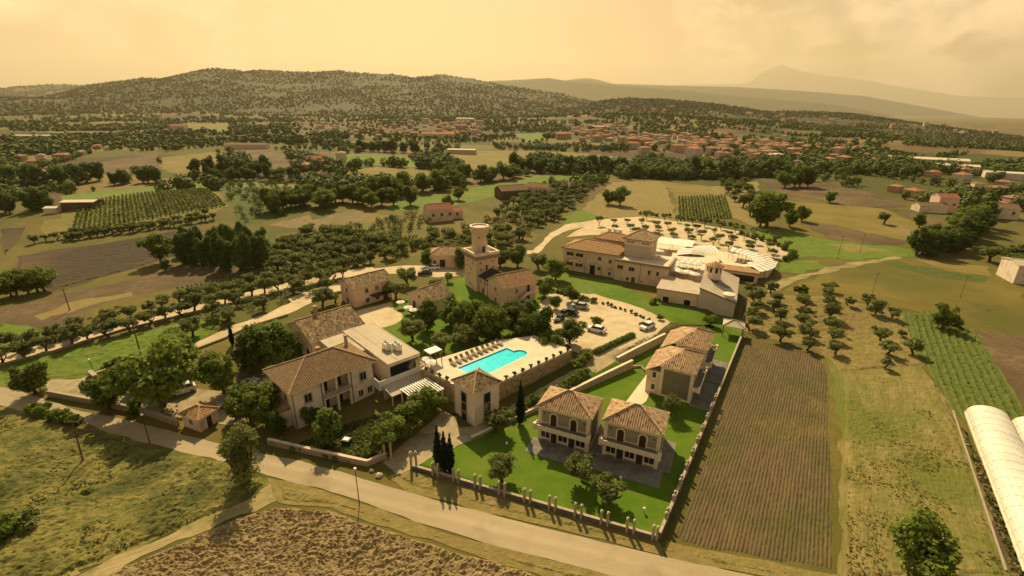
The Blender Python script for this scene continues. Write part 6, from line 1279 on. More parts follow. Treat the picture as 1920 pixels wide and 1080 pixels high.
# olive groves: every tree a tree
TENS = ['', '', 'twenty', 'thirty', 'forty', 'fifty', 'sixty', 'seventy', 'eighty', 'ninety']
TENTH = ['', '', 'twentieth', 'thirtieth', 'fortieth', 'fiftieth', 'sixtieth', 'seventieth', 'eightieth', 'ninetieth']
def ordn(n):
    h = ''
    if n >= 100: h = 'hundred-and-'; n -= 100
    if n == 0: return 'hundredth'
    return h+(NUM[n-1] if n < 20 else TENTH[n//10] if n % 10 == 0 else TENS[n//10]+'-'+NUM[n % 10-1])
def grove(kind, poly, sp, s, label, group, jit=0.25, ang=0.3, cap=400, drop=0.06):
    P = [tuple(at(*p)[:2]) for p in poly]; xs = [p[0] for p in P]; ys = [p[1] for p in P]; c = Vector((sum(xs)/len(xs), sum(ys)/len(ys))); R_ = max(max(xs)-min(xs), max(ys)-min(ys)); n = int(R_/sp)+2; out = []
    for i in range(-n, n):
        for j in range(-n, n):
            x = c.x+(i*math.cos(ang)-j*math.sin(ang))*sp+rng.gauss(0, sp*jit); y = c.y+(i*math.sin(ang)+j*math.cos(ang))*sp+rng.gauss(0, sp*jit)
            if bool(inpoly(np.array(x), np.array(y), P)) and rng.random() > drop: out.append((x, y))
    out.sort(key=lambda p: p[0]**2+p[1]**2)
    if label:
        head = sorted(out[:cap], key=lambda p: p[0]/p[1])
        for k, (x, y) in enumerate(head): plant(kind, x, y, s*rng.uniform(0.78, 1.2), ordn(k+1)+label[len(kind)*0:], group)
    return out[cap:] if label else out
LEFT = []
LEFT += grove('olive', [(520, 470), (560, 440), (650, 438), (740, 452), (760, 475), (700, 498), (600, 508), (480, 522)], 5.2, 1.15, ' olive from the left in the dense grove behind the avenue', 'dense olive grove behind the avenue', cap=110)
LEFT += grove('olive', [(360, 600), (440, 570), (530, 545), (620, 528), (640, 535), (560, 560), (480, 590), (410, 622)], 6.0, 1.0, ' olive from the left on the strip between avenue and garden path', 'olives between avenue and garden path', cap=40)
LEFT += grove('olive', [(770, 470), (800, 445), (930, 430), (1000, 440), (960, 465), (930, 475), (800, 490)], 6.0, 1.05, ' olive from the left on the slope behind the tower', 'olives behind the tower', cap=40)
LEFT += grove('olive', [(930, 400), (1000, 355), (1130, 332), (1090, 375), (1060, 405), (1010, 430), (930, 415)], 6.5, 1.15, ' olive from the left in the planting beyond the tower', 'olive rows left of the pale lane', cap=70)
row('olive', [(120, 452), (220, 438), (330, 424), (400, 412)], 22, 0.75, '%s small tree from the left, near row below the big vineyard', 'tree rows below the big vineyard', 0.6)
row('olive', [(70, 455), (160, 440), (280, 426), (390, 405)], 22, 0.72, '%s small tree from the left, far row below the big vineyard', 'tree rows below the big vineyard', 0.6)
row('broad', [(0, 560), (30, 555), (60, 550), (85, 545)], 6, 0.85, '%s dark tree from left in the leftmost row below the dark field', 'dark trees at the left edge', 0.5)
row('dark', [(1715, 478), (1745, 470), (1775, 462), (1800, 455), (1830, 445), (1838, 435)], 12, 1.25, '%s dark tree from left in the wooded hollow at the right', 'wood at the right', 1.5)
row('dark', [(1735, 482), (1770, 476), (1805, 468)], 7, 1.1, '%s dark tree from the left along the front of the right-hand wood', 'wood at the right', 1.0)
row('broad', [(1790, 440), (1815, 430), (1840, 425)], 5, 1.3, '%s dark tree from the left along the back of the right-hand wood', 'wood at the right', 1.2)
LEFT += grove('olive', [(1790, 482), (1850, 468), (1920, 470), (1920, 500), (1870, 500)], 7.0, 1.4, ' olive from the left in the plantation right of the wood', 'plantation at the right edge', cap=26)
LEFT += grove('olive', [(1340, 345), (1400, 345), (1440, 395), (1440, 425), (1400, 405)], 8.5, 1.3, ' olive from the left in the rows by the big dark tree', 'slanting olive rows behind the yard', 0.12, cap=34)
# belts of trees across the middle distance, each tree its own
for k, (P, n, kd, s, txt) in enumerate((
 ([(500, 398), (540, 392), (580, 386), (610, 388)], 11, 'broad', 1.3, 'tree from left in the belt behind the garden plots'), ([(620, 384), (660, 380), (700, 388), (720, 384)], 9, 'broad', 1.25, 'tree from left in the belt beside the bright green strip'),
 ([(690, 372), (740, 366), (790, 358), (830, 352), (860, 350)], 13, 'broad', 1.35, 'tree from left in the tall belt above the green strip'), ([(820, 345), (850, 343), (880, 340)], 6, 'broad', 1.2, 'tree from the left at the right end of the tall belt'),
 ([(900, 342), (920, 340), (945, 338), (965, 335)], 8, 'broad', 1.3, 'tree from left in the clump on the green meadow'), ([(965, 322), (1000, 322), (1040, 324), (1080, 324), (1120, 322), (1170, 322)], 18, 'dark', 1.5, 'tree from left in the long line beyond the meadow'),
 ([(1180, 330), (1200, 332), (1230, 334), (1260, 336)], 8, 'broad', 1.3, 'tree from left in the line behind the golden field'), ([(370, 328), (400, 325), (430, 326), (470, 330), (500, 330)], 12, 'dark', 1.45, 'tree from left in the dark clump before the brown fields'),
 ([(210, 348), (250, 344), (300, 342)], 8, 'dark', 1.2, 'tree from left in the hedge above the big vineyard'), ([(380, 340), (450, 338), (520, 338), (560, 338)], 14, 'dark', 1.1, 'tree from left in the hedge behind the olive hillside'),
 ([(0, 345), (40, 350), (90, 352), (130, 348), (180, 340)], 14, 'dark', 1.6, 'tree from left in the dark belt at the far left'), ([(0, 400), (20, 398), (45, 400), (70, 392)], 7, 'dark', 1.2, 'tree from the left around the farm at the left edge'),
 ([(670, 283), (720, 285), (780, 287)], 14, 'dark', 1.5, 'tree from left in the dark block beyond the fields'), ([(1290, 330), (1330, 333), (1380, 332), (1430, 330), (1470, 325)], 15, 'dark', 1.5, 'tree from left in the belt beyond the golden field'),
 ([(1150, 387), (1165, 388)], 2, 'broad', 1.1, 'tree of the pair on the dry slope by the pale lane'), ([(1480, 352), (1500, 350), (1520, 352)], 4, 'broad', 1.5, 'tree of the dark clump on the brown hill field'))):
    row(kd, P, n, s, '%s '+txt, 'field belt: '+txt.split(' in the ')[-1].split(' from left ')[-1][:40], 2.0, 0.22)
# ------------------------------------------------------------------ vineyards: each row one thing
def vine_row(a, b, h, w, label, group, seg=1.6):
    q = np.random.default_rng(int(abs(a.x*7+a.y*13))); L = (b-a).length; n = max(4, int(L/seg)); d = (b-a)/L; r = empty('vine_row', (a.x, a.y, gz(a.x, a.y)), math.atan2(d.y, d.x), label, 'vine row', group)
    lobes = []
    for k in range(n+1):
        t = L*k/n; p = a+d*t; lobes.append(((t, 0, gz(p.x, p.y)-gz(a.x, a.y)+h*0.6), (seg*0.62, w*(0.8+0.4*q.random()), h*(0.42+0.16*q.random()))))
    v, f = leaf_cloud(q, lobes, n*14, 0.42*h/1.5, core=0.35); link('foliage', np_mesh('foliage', v, f, MAT['vine']), r)
def vineyard(q4, n, h, w, fmt, group, seg=2.0):
    A0, A1, B0, B1 = [Vector(at(*p)[:2]) for p in q4]
    for k in range(n): t = (k+0.5)/n; vine_row(A0.lerp(A1, t), B0.lerp(B1, t), h, w, fmt % NUM[k], group, seg)
vineyard(((150, 385), (383, 357), (133, 437), (425, 386)), 34, 1.35, 0.42, '%s vine row from the left in the big hillside vineyard', 'rows of the big hillside vineyard', 2.2)
vineyard(((1270, 372), (1360, 369), (1272, 414), (1372, 408)), 16, 1.4, 0.4, '%s vine row from the left in the yellow-green vineyard behind the yard', 'rows of the vineyard behind the yard', 2.2)
vineyard(((330, 545), (520, 505), (350, 566), (520, 530)), 24, 0.8, 0.3, '%s vine row from the left in the small vineyard above the avenue', 'rows of the small vineyard', 1.6)
vineyard(((640, 830), (700, 790), (680, 868), (745, 815)), 9, 0.5, 0.3, '%s vegetable row from the left in the front garden plot', 'rows of the vegetable plot', 0.8)
# ------------------------------------------------------------------ ploughed clods and furrows: real relief
def relief(name, poly, du, dv, ang, fz, mat, label=None, px=True):
    P = [tuple(at(*p)[:2]) for p in poly] if px else poly; c, s = math.cos(ang), math.sin(ang)
    Q = [(x*c+y*s, -x*s+y*c) for x, y in P]; U = np.arange(min(q[0] for q in Q), max(q[0] for q in Q), du); V = np.arange(min(q[1] for q in Q), max(q[1] for q in Q), dv)
    uu, vv = np.meshgrid(U, V); ins = inpoly(uu, vv, Q); x = uu*c-vv*s; y = uu*s+vv*c; 
    ed = np.full(uu.shape, 9.0)
    for i in range(len(Q)):
        ax, ay = Q[i]; bx, by = Q[(i+1) % len(Q)]; L2 = max(1e-9, (bx-ax)**2+(by-ay)**2); t = np.clip(((uu-ax)*(bx-ax)+(vv-ay)*(by-ay))/L2, 0, 1); ed = np.minimum(ed, np.hypot(uu-ax-t*(bx-ax), vv-ay-t*(by-ay)))
    wob = 0.5*vnoise(x/1.7, y/1.7, 31); z = ground_h(x, y)-0.10+(fz(uu, vv, x, y)+0.10)*ss(0.0, 0.9, ed-wob)
    idx = -np.ones(uu.shape, int); idx[ins] = np.arange(ins.sum()); ok = ins[:-1, :-1] & ins[:-1, 1:] & ins[1:, 1:] & ins[1:, :-1]
    f = np.stack((idx[:-1, :-1][ok], idx[:-1, 1:][ok], idx[1:, 1:][ok], idx[1:, :-1][ok]), -1); v = np.stack((x[ins], y[ins], z[ins]), -1)
    return link(name, np_mesh(name, v, f, mat, False))
MAT['clod'] = M('dry_clods', (0.335, 0.240, 0.118), (0.225, 0.158, 0.075), 2.2, (0.27, 0.20, 0.085), 0.2, bump=0.6, bs=5)
MAT['furrow'] = M('furrowed_soil', (0.110, 0.076, 0.036), (0.150, 0.104, 0.048), 1.2, (0.092, 0.080, 0.028), 0.12, (0.45, 0.65), bump=0.6, bs=5, stretch=(58, 5))
def clodz(u, v, x, y):
    a = np.abs(vnoise(x/0.62+3, y/0.44, 1)-0.5)*2; b = np.abs(vnoise(x/0.3, y/0.26+9, 2)-0.5)*2; c_ = vnoise(x/0.17, y/0.17, 3); d = vnoise(x/4.0, y/3.0, 8)
    return 0.05+0.34*(1-a)**1.5*(0.6+0.8*d)+0.24*(1-b)**1.4+0.10*c_
tag(relief('ploughed_clods', [(120, 1110), (445, 966), (520, 946), (620, 952), (800, 1012), (1075, 1092), (900, 1250), (200, 1250)], 0.16, 0.16, -0.25, clodz, MAT['clod']), kind='stuff')
def furz(u, v, x, y): return 0.06+0.055*np.sin(v*2*math.pi/0.44+0.6*vnoise(u/9.0, v/3.0, 2))+0.11*(vnoise(u/0.5, v/0.22, 4)-0.5)+0.10*(vnoise(x/6, y/6, 5)-0.5)
tag(relief('furrowed_field', [(1393, 628), (1538, 662), (1560, 705), (1578, 1080), (1480, 1064), (1272, 1024), (1258, 1000)], 0.42, 0.11, R(58), furz, MAT['furrow']), kind='structure')
def darkz(u, v, x, y): return 0.08+0.22*vnoise(x/1.6, y/1.2, 6)+0.03*np.sin(v*2*math.pi/2.4)
tag(relief('ploughed_field', [(32, 480), (130, 468), (330, 434), (350, 441), (343, 474), (285, 493), (100, 545), (20, 531)], 1.2, 0.6, R(20), darkz, MAT['shaded_soil']), kind='structure')
# ------------------------------------------------------------------ tussocky grass, stubble and crops: low relief, with tufts standing in it
def grassz(amp, sc, base=0.03): return lambda u, v, x, y: base+amp*(0.55*vnoise(x/sc, y/sc*1.3, 1)+0.45*vnoise(x/sc*2.3+5, y/sc*2.3, 2))*(0.55+0.9*vnoise(x/6.0, y/5.0, 3))+amp*0.25*vnoise(x/sc*5, y/sc*5, 4)
tag(relief('tall_grass', [(-60, 778), (0, 766), (130, 791), (270, 835), (430, 873), (512, 905), (440, 952), (110, 1088), (-60, 1150)], 0.24, 0.24, 0.0, grassz(0.42, 0.75), MAT['meadow']), kind='stuff')
tag(relief('stubble', [(1573, 700), (1742, 702), (1798, 792), (1900, 1090), (1582, 1090), (1577, 800)], 0.34, 0.2, R(58), grassz(0.22, 0.6), MAT['stubble']), kind='stuff')
tag(relief('crop_leaves', [(1694, 588), (1763, 588), (1828, 623), (1906, 747), (1930, 792), (1960, 858), (1802, 784), (1742, 702)], 0.3, 0.2, R(57), lambda u, v, x, y: 0.05+0.16*np.sin(v*2*math.pi/1.3)+0.3*vnoise(x/0.5, y/0.5, 7), MAT['crop']), kind='stuff')
tag(relief('verge_grass', [(504, 898), (600, 921), (690, 951), (800, 991), (900, 1021), (1000, 1046), (1185, 1091), (1062, 1094), (802, 1011), (622, 953), (524, 944)], 0.22, 0.22, R(-16), grassz(0.3, 0.6), MAT['dry']), kind='stuff')
tag(relief('verge_grass', [(730, 896), (768, 872), (1238, 1018), (1280, 1026), (1480, 1066), (1575, 1082), (1560, 1094), (1430, 1081), (1250, 1043), (1130, 1011), (900, 955), (762, 917)], 0.22, 0.22, R(-16), grassz(0.24, 0.6), MAT['dry']), kind='stuff')
tag(relief('rough_grass', [(0, 694), (340, 609), (428, 593), (400, 626), (330, 666), (230, 700), (90, 715), (0, 732)], 0.4, 0.4, R(20), grassz(0.3, 0.9), MAT['green']), kind='stuff')
tag(relief('dry_grass', [(1397, 563), (1440, 554), (1560, 558), (1688, 588), (1736, 688), (1572, 700), (1540, 661), (1397, 621)], 0.4, 0.4, R(58), grassz(0.3, 0.9), MAT['dry']), kind='stuff')
def tufts(name, poly, n, size, mats, hz=1.0, seed=1, clump=0.0):
    q = np.random.default_rng(seed); P = [tuple(at(*p)[:2]) for p in poly]; xs = [p[0] for p in P]; ys = [p[1] for p in P]
    x = q.uniform(min(xs), max(xs), n*4); y = q.uniform(min(ys), max(ys), n*4); k = inpoly(x, y, P)
    if clump: k &= fbm(x/clump, y/clump, 3, seed)+0.12*q.random(n*4) > 0.56
    x, y = x[k][:n], y[k][:n]; m = len(x); z = ground_h(x, y)+0.22; s = size*(0.5+q.random(m)); nr = q.normal(size=(m, 3))*0.5; nr[:, 2] += 1.0; nr /= np.linalg.norm(nr, axis=1)[:, None]
    a = np.cross(nr, q.normal(size=(m, 3))); a /= np.linalg.norm(a, axis=1)[:, None]; b = np.cross(nr, a); c = np.stack((x, y, z+s*hz*q.random(m)*0.6), -1); s = s[:, None]
    v = np.stack((c-a*s-b*s*.5, c+a*s*.4-b*s*.6, c+a*s+b*s*.3, c-a*s*.3+b*s*.6), 1).reshape(-1, 3)
    o = link(name, np_mesh(name, v, np.arange(4*m).reshape(-1, 4), mats, mi=q.integers(0, len(mats), m))); tag(o, kind='stuff'); return o
MAT['g1'] = leafmat('green_blades', (0.125, 0.140, 0.024), (0.17, 0.17, 0.034), (0.09, 0.11, 0.02), 0); MAT['g2'] = leafmat('straw_blades', (0.34, 0.26, 0.085), (0.26, 0.205, 0.06), (0.2, 0.17, 0.05), 0); MAT['g3'] = leafmat('dark_blades', (0.070, 0.088, 0.018), (0.09, 0.105, 0.022), (0.05, 0.065, 0.014), 0)
tufts('weed_clumps', [(-40, 790), (130, 800), (430, 880), (500, 905), (430, 950), (110, 1080), (-40, 1120)], 5000, 0.17, [MAT['g3'], MAT['g1'], MAT['g2']], 0.6, 5, clump=6.0)
tufts('stubble_weeds', [(1580, 760), (1780, 770), (1885, 1085), (1588, 1085)], 2600, 0.15, [MAT['g1'], MAT['g2'], MAT['g2']], 0.4, 4, clump=5.0)
tufts('field_edge_weeds', [(1742, 705), (1785, 775), (1960, 1085), (1900, 1085), (1800, 800)], 2600, 0.26, [MAT['g3'], MAT['g2'], MAT['g3']], 0.8, 11)
tufts('garden_plot', [(560, 835), (640, 800), (720, 775), (760, 800), (690, 865)], 3000, 0.2, [MAT['g1'], MAT['g3']], 0.7, 12)
# ------------------------------------------------------------------ far woods and hedgerows: one mass of small trees
MAT['farleaf'] = M('far_leaves', (0.105, 0.142, 0.022), (0.150, 0.180, 0.032), 0.05, (0.075, 0.108, 0.019), 0.4, rough=0.8)
MAT['hillleaf'] = M('hill_woods_leaves', (0.092, 0.098, 0.024), (0.120, 0.120, 0.030), 0.01, rough=0.8)
def far_trees(name, pts, nq, size, seed, h0=4.0, h1=9.0, mat='farleaf'):
    q = np.random.default_rng(seed); n = len(pts); pts = np.asarray(pts, float); h = q.uniform(h0, h1, n); r = h*q.uniform(0.36, 0.6, n)
    d = q.normal(size=(n, nq, 3)); d /= np.linalg.norm(d, axis=2)[..., None]; rr = 0.55+0.5*q.random((n, nq)); c = np.empty((n, nq, 3))
    c[..., 0] = pts[:, None, 0]+d[..., 0]*rr*r[:, None]; c[..., 1] = pts[:, None, 1]+d[..., 1]*rr*r[:, None]; c[..., 2] = pts[:, None, 2]+h[:, None]*0.52+d[..., 2]*rr*h[:, None]*0.5
    nn_ = d+q.normal(size=d.shape)*0.4; nn_[..., 2] += 0.4; nn_ /= np.linalg.norm(nn_, axis=2)[..., None]; a = np.cross(nn_, q.normal(size=d.shape)); a /= np.linalg.norm(a, axis=2)[..., None]; b = np.cross(nn_, a)
    sz = (size*h/6.0)[:, None, None]*(0.6+0.8*q.random((n, nq, 1))); v = np.stack((c-a*sz-b*sz*.6, c+a*sz*.5-b*sz, c+a*sz+b*sz*.6, c-a*sz*.4+b*sz), 2).reshape(-1, 3)
    o = link(name, np_mesh(name, v, np.arange(len(v)).reshape(-1, 4), MAT[mat])); tag(o, kind='stuff')
q = np.random.default_rng(77); CLEAR = [[tuple(at(*p)[:2]) for p in P] for nm, mk, P in FIELDS if nm in ('field', 'track') and max(p[1] for p in P) < 460]
CLEAR.append([tuple(at(*p)[:2]) for p in ((1050, 470), (1060, 410), (1200, 400), (1400, 420), (1560, 500), (1920, 560), (1920, 480), (1700, 380), (1400, 335), (1150, 335), (1000, 420))])
TOWN = [[tuple(at(*p)[:2]) for p in ((a, d), (b, d), (b, c), (a, c))] for a, b, c, d in ((655, 905, 231, 263), (1045, 1190, 235, 268), (1180, 1310, 254, 293), (1295, 1480, 262, 304), (1480, 1640, 274, 320), (545, 655, 225, 250))]
def free(x, y):
    k = np.ones(len(x), bool)
    for P in CLEAR: k &= ~inpoly(x, y, P)
    for P in TOWN: k &= ~(inpoly(x, y, P) & (np.random.default_rng(5).random(len(x)) < 0.72))
    return k
y = 250*np.exp(q.random(60000)*2.0); x = y*q.uniform(-1.12, 1.15, 60000); dens = fbm(x/130.0, y/80.0, 4, 9)+0.10*ss(400, 1200, y)
k = (dens+0.10*(q.random(60000)-0.5) > 0.545) & free(x, y); x, y = x[k][:9500], y[k][:9500]
nr_ = np.hypot(x, y) < 620; P_ = np.stack((x, y, ground_h(x, y)), -1); far_trees('far_woodland', P_[~nr_], 26, 1.15, 1); far_trees('field_woodland', P_[nr_], 110, 0.5, 3)
hp = []
for i in range(230):
    y0 = 240*math.exp(q.random()*1.75); x0 = y0*q.uniform(-1.1, 1.15); a = q.choice((0.5, 2.07))+q.normal()*0.2; L = q.uniform(30, 130)*(y0/500)**0.5; n = int(L/5.5)
    hp += [(x0+math.cos(a)*L*j/n+q.normal()*1.2, y0+math.sin(a)*L*j/n+q.normal()*1.2) for j in range(n)]
hp = np.array(hp); hp = hp[free(hp[:, 0], hp[:, 1])]; nr_ = np.hypot(hp[:, 0], hp[:, 1]) < 620; P_ = np.column_stack((hp, ground_h(hp[:, 0], hp[:, 1]))); far_trees('far_hedgerows', P_[~nr_], 26, 1.1, 2, 3, 7); far_trees('field_hedgerows', P_[nr_], 110, 0.5, 4, 3, 7)
MAT['groveleaf'] = M('grove_leaves', (0.120, 0.146, 0.028), (0.170, 0.185, 0.040), 0.2, (0.085, 0.114, 0.020), 0.5, rough=0.8)
gp = list(LEFT)
for P, sp in (([(500, 470), (560, 440), (700, 436), (790, 452), (770, 478), (640, 508), (480, 522)], 3.6), ([(425, 360), (560, 352), (600, 372), (560, 402), (450, 425), (435, 390)], 5.5), ([(770, 470), (800, 440), (870, 425), (930, 425), (1005, 440), (960, 468), (800, 490)], 4.6), ([(560, 440), (640, 430), (770, 404), (840, 410), (760, 440), (680, 452)], 4.6), ([(900, 420), (960, 395), (1060, 350), (1140, 332), (1085, 385), (1050, 410), (1000, 435)], 5.0), ([(360, 605), (450, 570), (600, 532), (620, 545), (520, 580), (420, 622)], 5.5), ([(420, 345), (560, 342), (575, 350), (420, 355)], 6), ([(1340, 345), (1400, 345), (1442, 395), (1440, 425), (1395, 405)], 8)):
    gp += grove('olive', P, sp, 1, None, None, 0.3, 0.5)
gp = np.array(gp); far_trees('grove_undergrowth', np.column_stack((gp, ground_h(gp[:, 0], gp[:, 1]))), 120, 0.36, 9, 1.8, 3.8, 'groveleaf')
def on_hill(key, n, seed, lo, h0, h1, nq, size, thr):
    X, Y, Z = HILLS[key]; q = np.random.default_rng(seed); u = q.random(n*4)*(len(X)-1.01); w = q.random(n*4)*(len(Y)-1.01)*0.999; i = u.astype(int); j = w.astype(int); fu, fw = u-i, w-j
    x = X[i]*(1-fu)+X[i+1]*fu; y = Y[j]*(1-fw)+Y[j+1]*fw; z = (Z[j, i]*(1-fu)+Z[j, i+1]*fu)*(1-fw)+(Z[j+1, i]*(1-fu)+Z[j+1, i+1]*fu)*fw
    k = (fbm(x/260.0, y/200.0, 4, seed)+0.22*(q.random(n*4)-0.5) > thr) & (np.abs(x) < y*1.25) & (z > ground_h(x, y)+lo); far_trees('hill_woods', np.stack((x[k], y[k], z[k]), -1)[:n], nq, size, seed, h0, h1, 'hillleaf')
on_hill('b', 24000, 5, 1.0, 3, 8, 9, 2.0, 0.36); on_hill('c', 12000, 6, 0.0, 3, 8, 12, 1.7, 0.40); on_hill('a', 4000, 7, 1.0, 8, 15, 8, 3.0, 0.38)
# ------------------------------------------------------------------ farms, town and far houses
MAT['hw'] = [M('town_wall_'+c, a, tuple(v*0.85 for v in a), 0.3) for c, a in (('cream', (0.52, 0.40, 0.28)), ('rose', (0.48, 0.29, 0.19)), ('ochre', (0.50, 0.34, 0.19)), ('white', (0.66, 0.56, 0.43)))]
MAT['hr'] = [M('town_roof_'+c, a, tuple(v*0.8 for v in a), 0.5) for c, a in (('terracotta', (0.40, 0.205, 0.12)), ('brown', (0.30, 0.185, 0.11)), ('red', (0.40, 0.165, 0.10)))]
HM = {}
def hmesh(form, wm, rm):
    k = (form, wm, rm)
    if k not in HM:
        W_, D_, H_, rz = ((9, 8, 5.2, 1.7), (12, 8, 5.6, 1.8), (10, 9, 8.5, 1.8), (15, 10, 9.5, 1.6), (18, 12, 12.0, 1.5))[form]
        w = MB().box(-W_/2+.3, W_/2-.3, -D_/2+.3, D_/2-.3, -1.5, H_); m = MB(); z = H_+0.003; ins = D_/2 if form in (0, 2) else D_/2*0.9
        a = [(-W_/2, -D_/2, z), (W_/2, -D_/2, z), (W_/2, D_/2, z), (-W_/2, D_/2, z)]; r0, r1 = (-W_/2+ins, 0, z+rz), (W_/2-ins+.02, 0, z+rz); m.poly([a[0], a[1], r1, r0]); m.poly([a[2], a[3], r0, r1]); m.poly([a[1], a[2], r1]); m.poly([a[3], a[0], r0]); m.poly(a[::-1])
        wd = MB(); nf = int(H_/2.8)
        for fl in range(nf):
            for i in range(int(W_/2.6)):
                x_ = -W_/2+1.6+i*2.6; wd.poly([(x_-.5, -D_/2+.28, fl*2.8+.9), (x_+.5, -D_/2+.28, fl*2.8+.9), (x_+.5, -D_/2+.28, fl*2.8+2.2), (x_-.5, -D_/2+.28, fl*2.8+2.2)])
        HM[k] = (w.mesh('wall', MAT['hw'][wm]), m.mesh('roof', MAT['hr'][rm]), wd.mesh('windows', MAT['glass']))
    return HM[k]
CW = ('cream', 'rose', 'ochre', 'white'); CR = ('terracotta', 'brown', 'red'); FN = ('small', 'long', 'tall', 'broad', 'massive')
def cluster(name, x0, x1, y0, y1, n, forms, place, cat='house', seed=0):
    q = random.Random(seed); pts = []; tries = 0
    while len(pts) < n and tries < 4000:
        tries += 1; a, b = q.uniform(x0, x1), q.uniform(y0, y1); p = at(a, b)
        if all((p-o[0]).length > 15 for o in pts): pts.append((p, a))
    pts.sort(key=lambda t: t[1])
    for k, (p, a) in enumerate(pts):
        f = q.choice(forms); w = q.choice((0, 1, 2, 3, 3)); rr = q.choice((0, 0, 1, 2)); me = hmesh(f, w, rr)
        o = empty(name, p, q.choice((0.4, 0.4, -0.3, 1.9))+q.uniform(-.2, .2), '%s house from the left %s, %s with %s roof' % (ordn(k+1), place, CW[w], CR[rr]), cat, 'houses '+place); s = q.uniform(.7, 1.05); o.scale = (s, s, s*q.uniform(.75, 1.0)); link('wall', me[0], o); link('roof', me[1], o); tag(link('windows', me[2], o), kind='stuff')
cluster('town_house', 655, 765, 233, 262, 40, (0, 1, 2), 'in the far town, left part', seed=1)
cluster('town_house', 765, 905, 230, 258, 46, (0, 1, 2, 3), 'in the far town, middle', seed=2)
cluster('town_house', 1050, 1185, 236, 266, 46, (0, 1, 2, 3), 'beyond the green far meadow', seed=3)
cluster('town_house', 1180, 1305, 256, 290, 48, (1, 2, 2, 3), 'in the climbing far town', seed=4)
cluster('town_house', 1300, 1475, 264, 300, 66, (1, 2, 2, 3), 'in the dense red quarter', seed=5)
cluster('town_house', 545, 650, 226, 248, 14, (0, 1), 'at the left town fringe', seed=6)
cluster('village_house', 0, 120, 296, 334, 14, (0, 1), 'in the leftmost hamlet', seed=7)
cluster('village_house', 135, 210, 268, 292, 10, (0, 1), 'below the left hills', seed=8)
cluster('village_house', 560, 650, 300, 322, 6, (1, 3), 'around the big farm', seed=9)
cluster('village_house', 1640, 1920, 318, 372, 11, (0, 1), 'below the right-hand slope', seed=10)
cluster('village_house', 1480, 1640, 275, 318, 30, (0, 1, 2), 'right of the far town', seed=11)
cluster('village_house', 1780, 1920, 385, 420, 4, (0, 1), 'beside the right-hand wood', seed=12)
q = random.Random(4)
def hill_houses(key, n, place, seed):
    X, Y, Z = HILLS[key]; q = random.Random(seed); out = []
    while len(out) < n:
        i = q.randrange(2, len(X)-2); j = q.randrange(3, 34); x, y, z = X[i], Y[j], Z[j, i]
        if abs(x) < 0.95*y and z > gz(x, y)+1: out.append((x, y, z))
    out.sort(key=lambda p: p[0]/p[1])
    for k, (x, y, z) in enumerate(out):
        w = q.choice((0, 3, 3, 2)); rr = q.choice((0, 1)); me = hmesh(q.choice((0, 1, 2)), w, rr); o = empty('hillside_house', (x, y, z), q.uniform(0, 3), '%s speck of a house from the left on %s, %s walls' % (ordn(k+1), place, CW[w]), 'house', 'houses on '+place); s = q.uniform(1.1, 1.7); o.scale = (s, s, s); link('wall', me[0], o); link('roof', me[1], o)
hill_houses('b', 46, 'the long wooded hill', 1); hill_houses('c', 40, 'the right-hand wooded slope', 2)
def shed(px, py, L, D_, H_, rot, wallm, roofm, label, rise=1.2, name='long_shed', cat='shed', win=0):
    p = at(px, py); r = empty(name, p, R(rot), label, cat); wall(r, 0.2, L-.2, 0.2, D_-.2, -1.0, H_, wallm, gable='x', rise=rise*0.9); roof(r, 0, L, 0, D_, H_+.05, rise, roofm, hip=(False, False))
    for k in range(win): opening(r, (0.2, L-.2, 0.2, D_-.2), 'F', (k+.5)*L/win, H_*0.45, 1.1, 1.3, frame='cream')
    return r
shed(1664, 306, 55, 13, 5, -32, 'pale', 'flatpale', 'long white factory hall on the right-hand plain', 1.5, cat='factory'); shed(1690, 315, 48, 10, 4, -32, 'pale', 'flatpale', 'second white factory hall in front of the long one', 1.2, cat='factory')
shed(1845, 333, 26, 9, 4, -30, 'pale', 'flatpale', 'white-roofed shed near the right edge of the plain', 1.0); shed(1438, 303, 16, 12, 6, 10, 'pale', 'flatpale', 'small bright white-roofed building below the red quarter', 1.0)
shed(790, 258, 52, 20, 6, 0, 'rose', 'r_red', 'long low red-roofed hall in the middle of the far town', 2.0, win=0); shed(855, 229, 40, 22, 8, 0, 'pale', 'flatpale', 'white-roofed hall behind the far town', 1.2); shed(1110, 243, 34, 16, 6, 0, 'pale', 'flatpale', 'white-roofed hall left of the climbing quarter', 1.0)
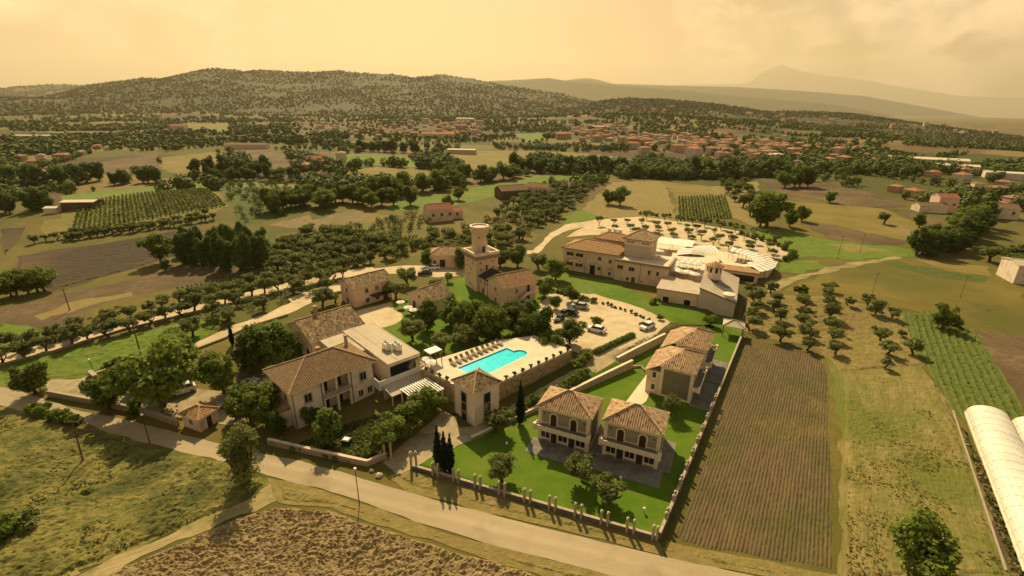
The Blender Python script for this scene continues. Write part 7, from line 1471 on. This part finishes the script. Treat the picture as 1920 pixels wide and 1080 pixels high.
shed(838, 288, 30, 10, 4, -4, 'slate', 'flatpale', 'dark open barn with pale roof standing in the green fields', 0.9); shed(420, 280, 45, 12, 5, 8, 'rose', 'r_brown', 'long brown-roofed barn beyond the brown fields', 1.5); shed(-10, 262, 60, 10, 5, 12, 'pale', 'flatpale', 'long white roof glinting at the far left edge', 0.8)
shed(318, 243, 26, 14, 7, 5, 'rose', 'r_red', 'red house on the tree-topped knoll at left', 2.0, 'knoll_house', 'house', 4)
shed(805, 418, 11, 8, 5.2, 28, 'rose', 'r_red', 'red-roofed farmhouse among trees behind the dark garden plot', 1.9, 'farmhouse', 'house', 3); shed(845, 412, 6, 7, 3.4, 28, 'rose', 'r_red', 'low annex at the right of the red-roofed farmhouse', 1.2, 'farm_annex', 'house', 1)
shed(940, 375, 16, 10, 4.5, 25, 'wood', 'r_brown', 'brown farm roof left of the pink farmhouse behind the olives', 2.2, 'farm_barn', 'barn'); shed(985, 368, 12, 9, 5, -15, 'rose', 'r_brown', 'pink farmhouse behind the planted olives', 1.8, 'farmhouse', 'house', 3)
shed(115, 396, 13, 7, 3.6, 8, 'wood', 'flatpale', 'dark open barn with bright roof beside the big vineyard', 0.6, 'field_barn', 'barn'); shed(82, 402, 5, 5, 2.4, 10, 'pale', 'flatpale', 'tiny pale shed left of the vineyard barn', 0.5, 'small_shed', 'shed'); shed(55, 392, 9, 8, 4.5, 15, 'rose', 'r_old', 'brown-roofed farmhouse at the left edge beside the vineyard', 1.8, 'farmhouse', 'house', 2)
shed(1755, 397, 9, 8, 7, -10, 'rose', 'r_red', 'tall pink house with red roof on the right-hand rise', 1.6, 'hill_house', 'house', 2); shed(1722, 398, 13, 7, 3.2, -8, 'pale', 'r_brown', 'low farm range left of the tall pink house', 1.2, 'farm_range', 'farm'); shed(1855, 408, 11, 9, 4.6, -20, 'pale', 'r_brown', 'white house with dark roof right of the wood', 1.8, 'white_house', 'house', 2)
shed(1898, 532, 9, 9, 5.5, -18, 'pale', 'flatroof', 'modern white house cut by the right edge of the frame', 0.8, 'modern_house', 'house', 2)
shed(575, 313, 14, 10, 6, 15, 'rose', 'r_red', 'large farmhouse with red roof beyond the golden field', 2.0, 'farmhouse', 'house', 3)
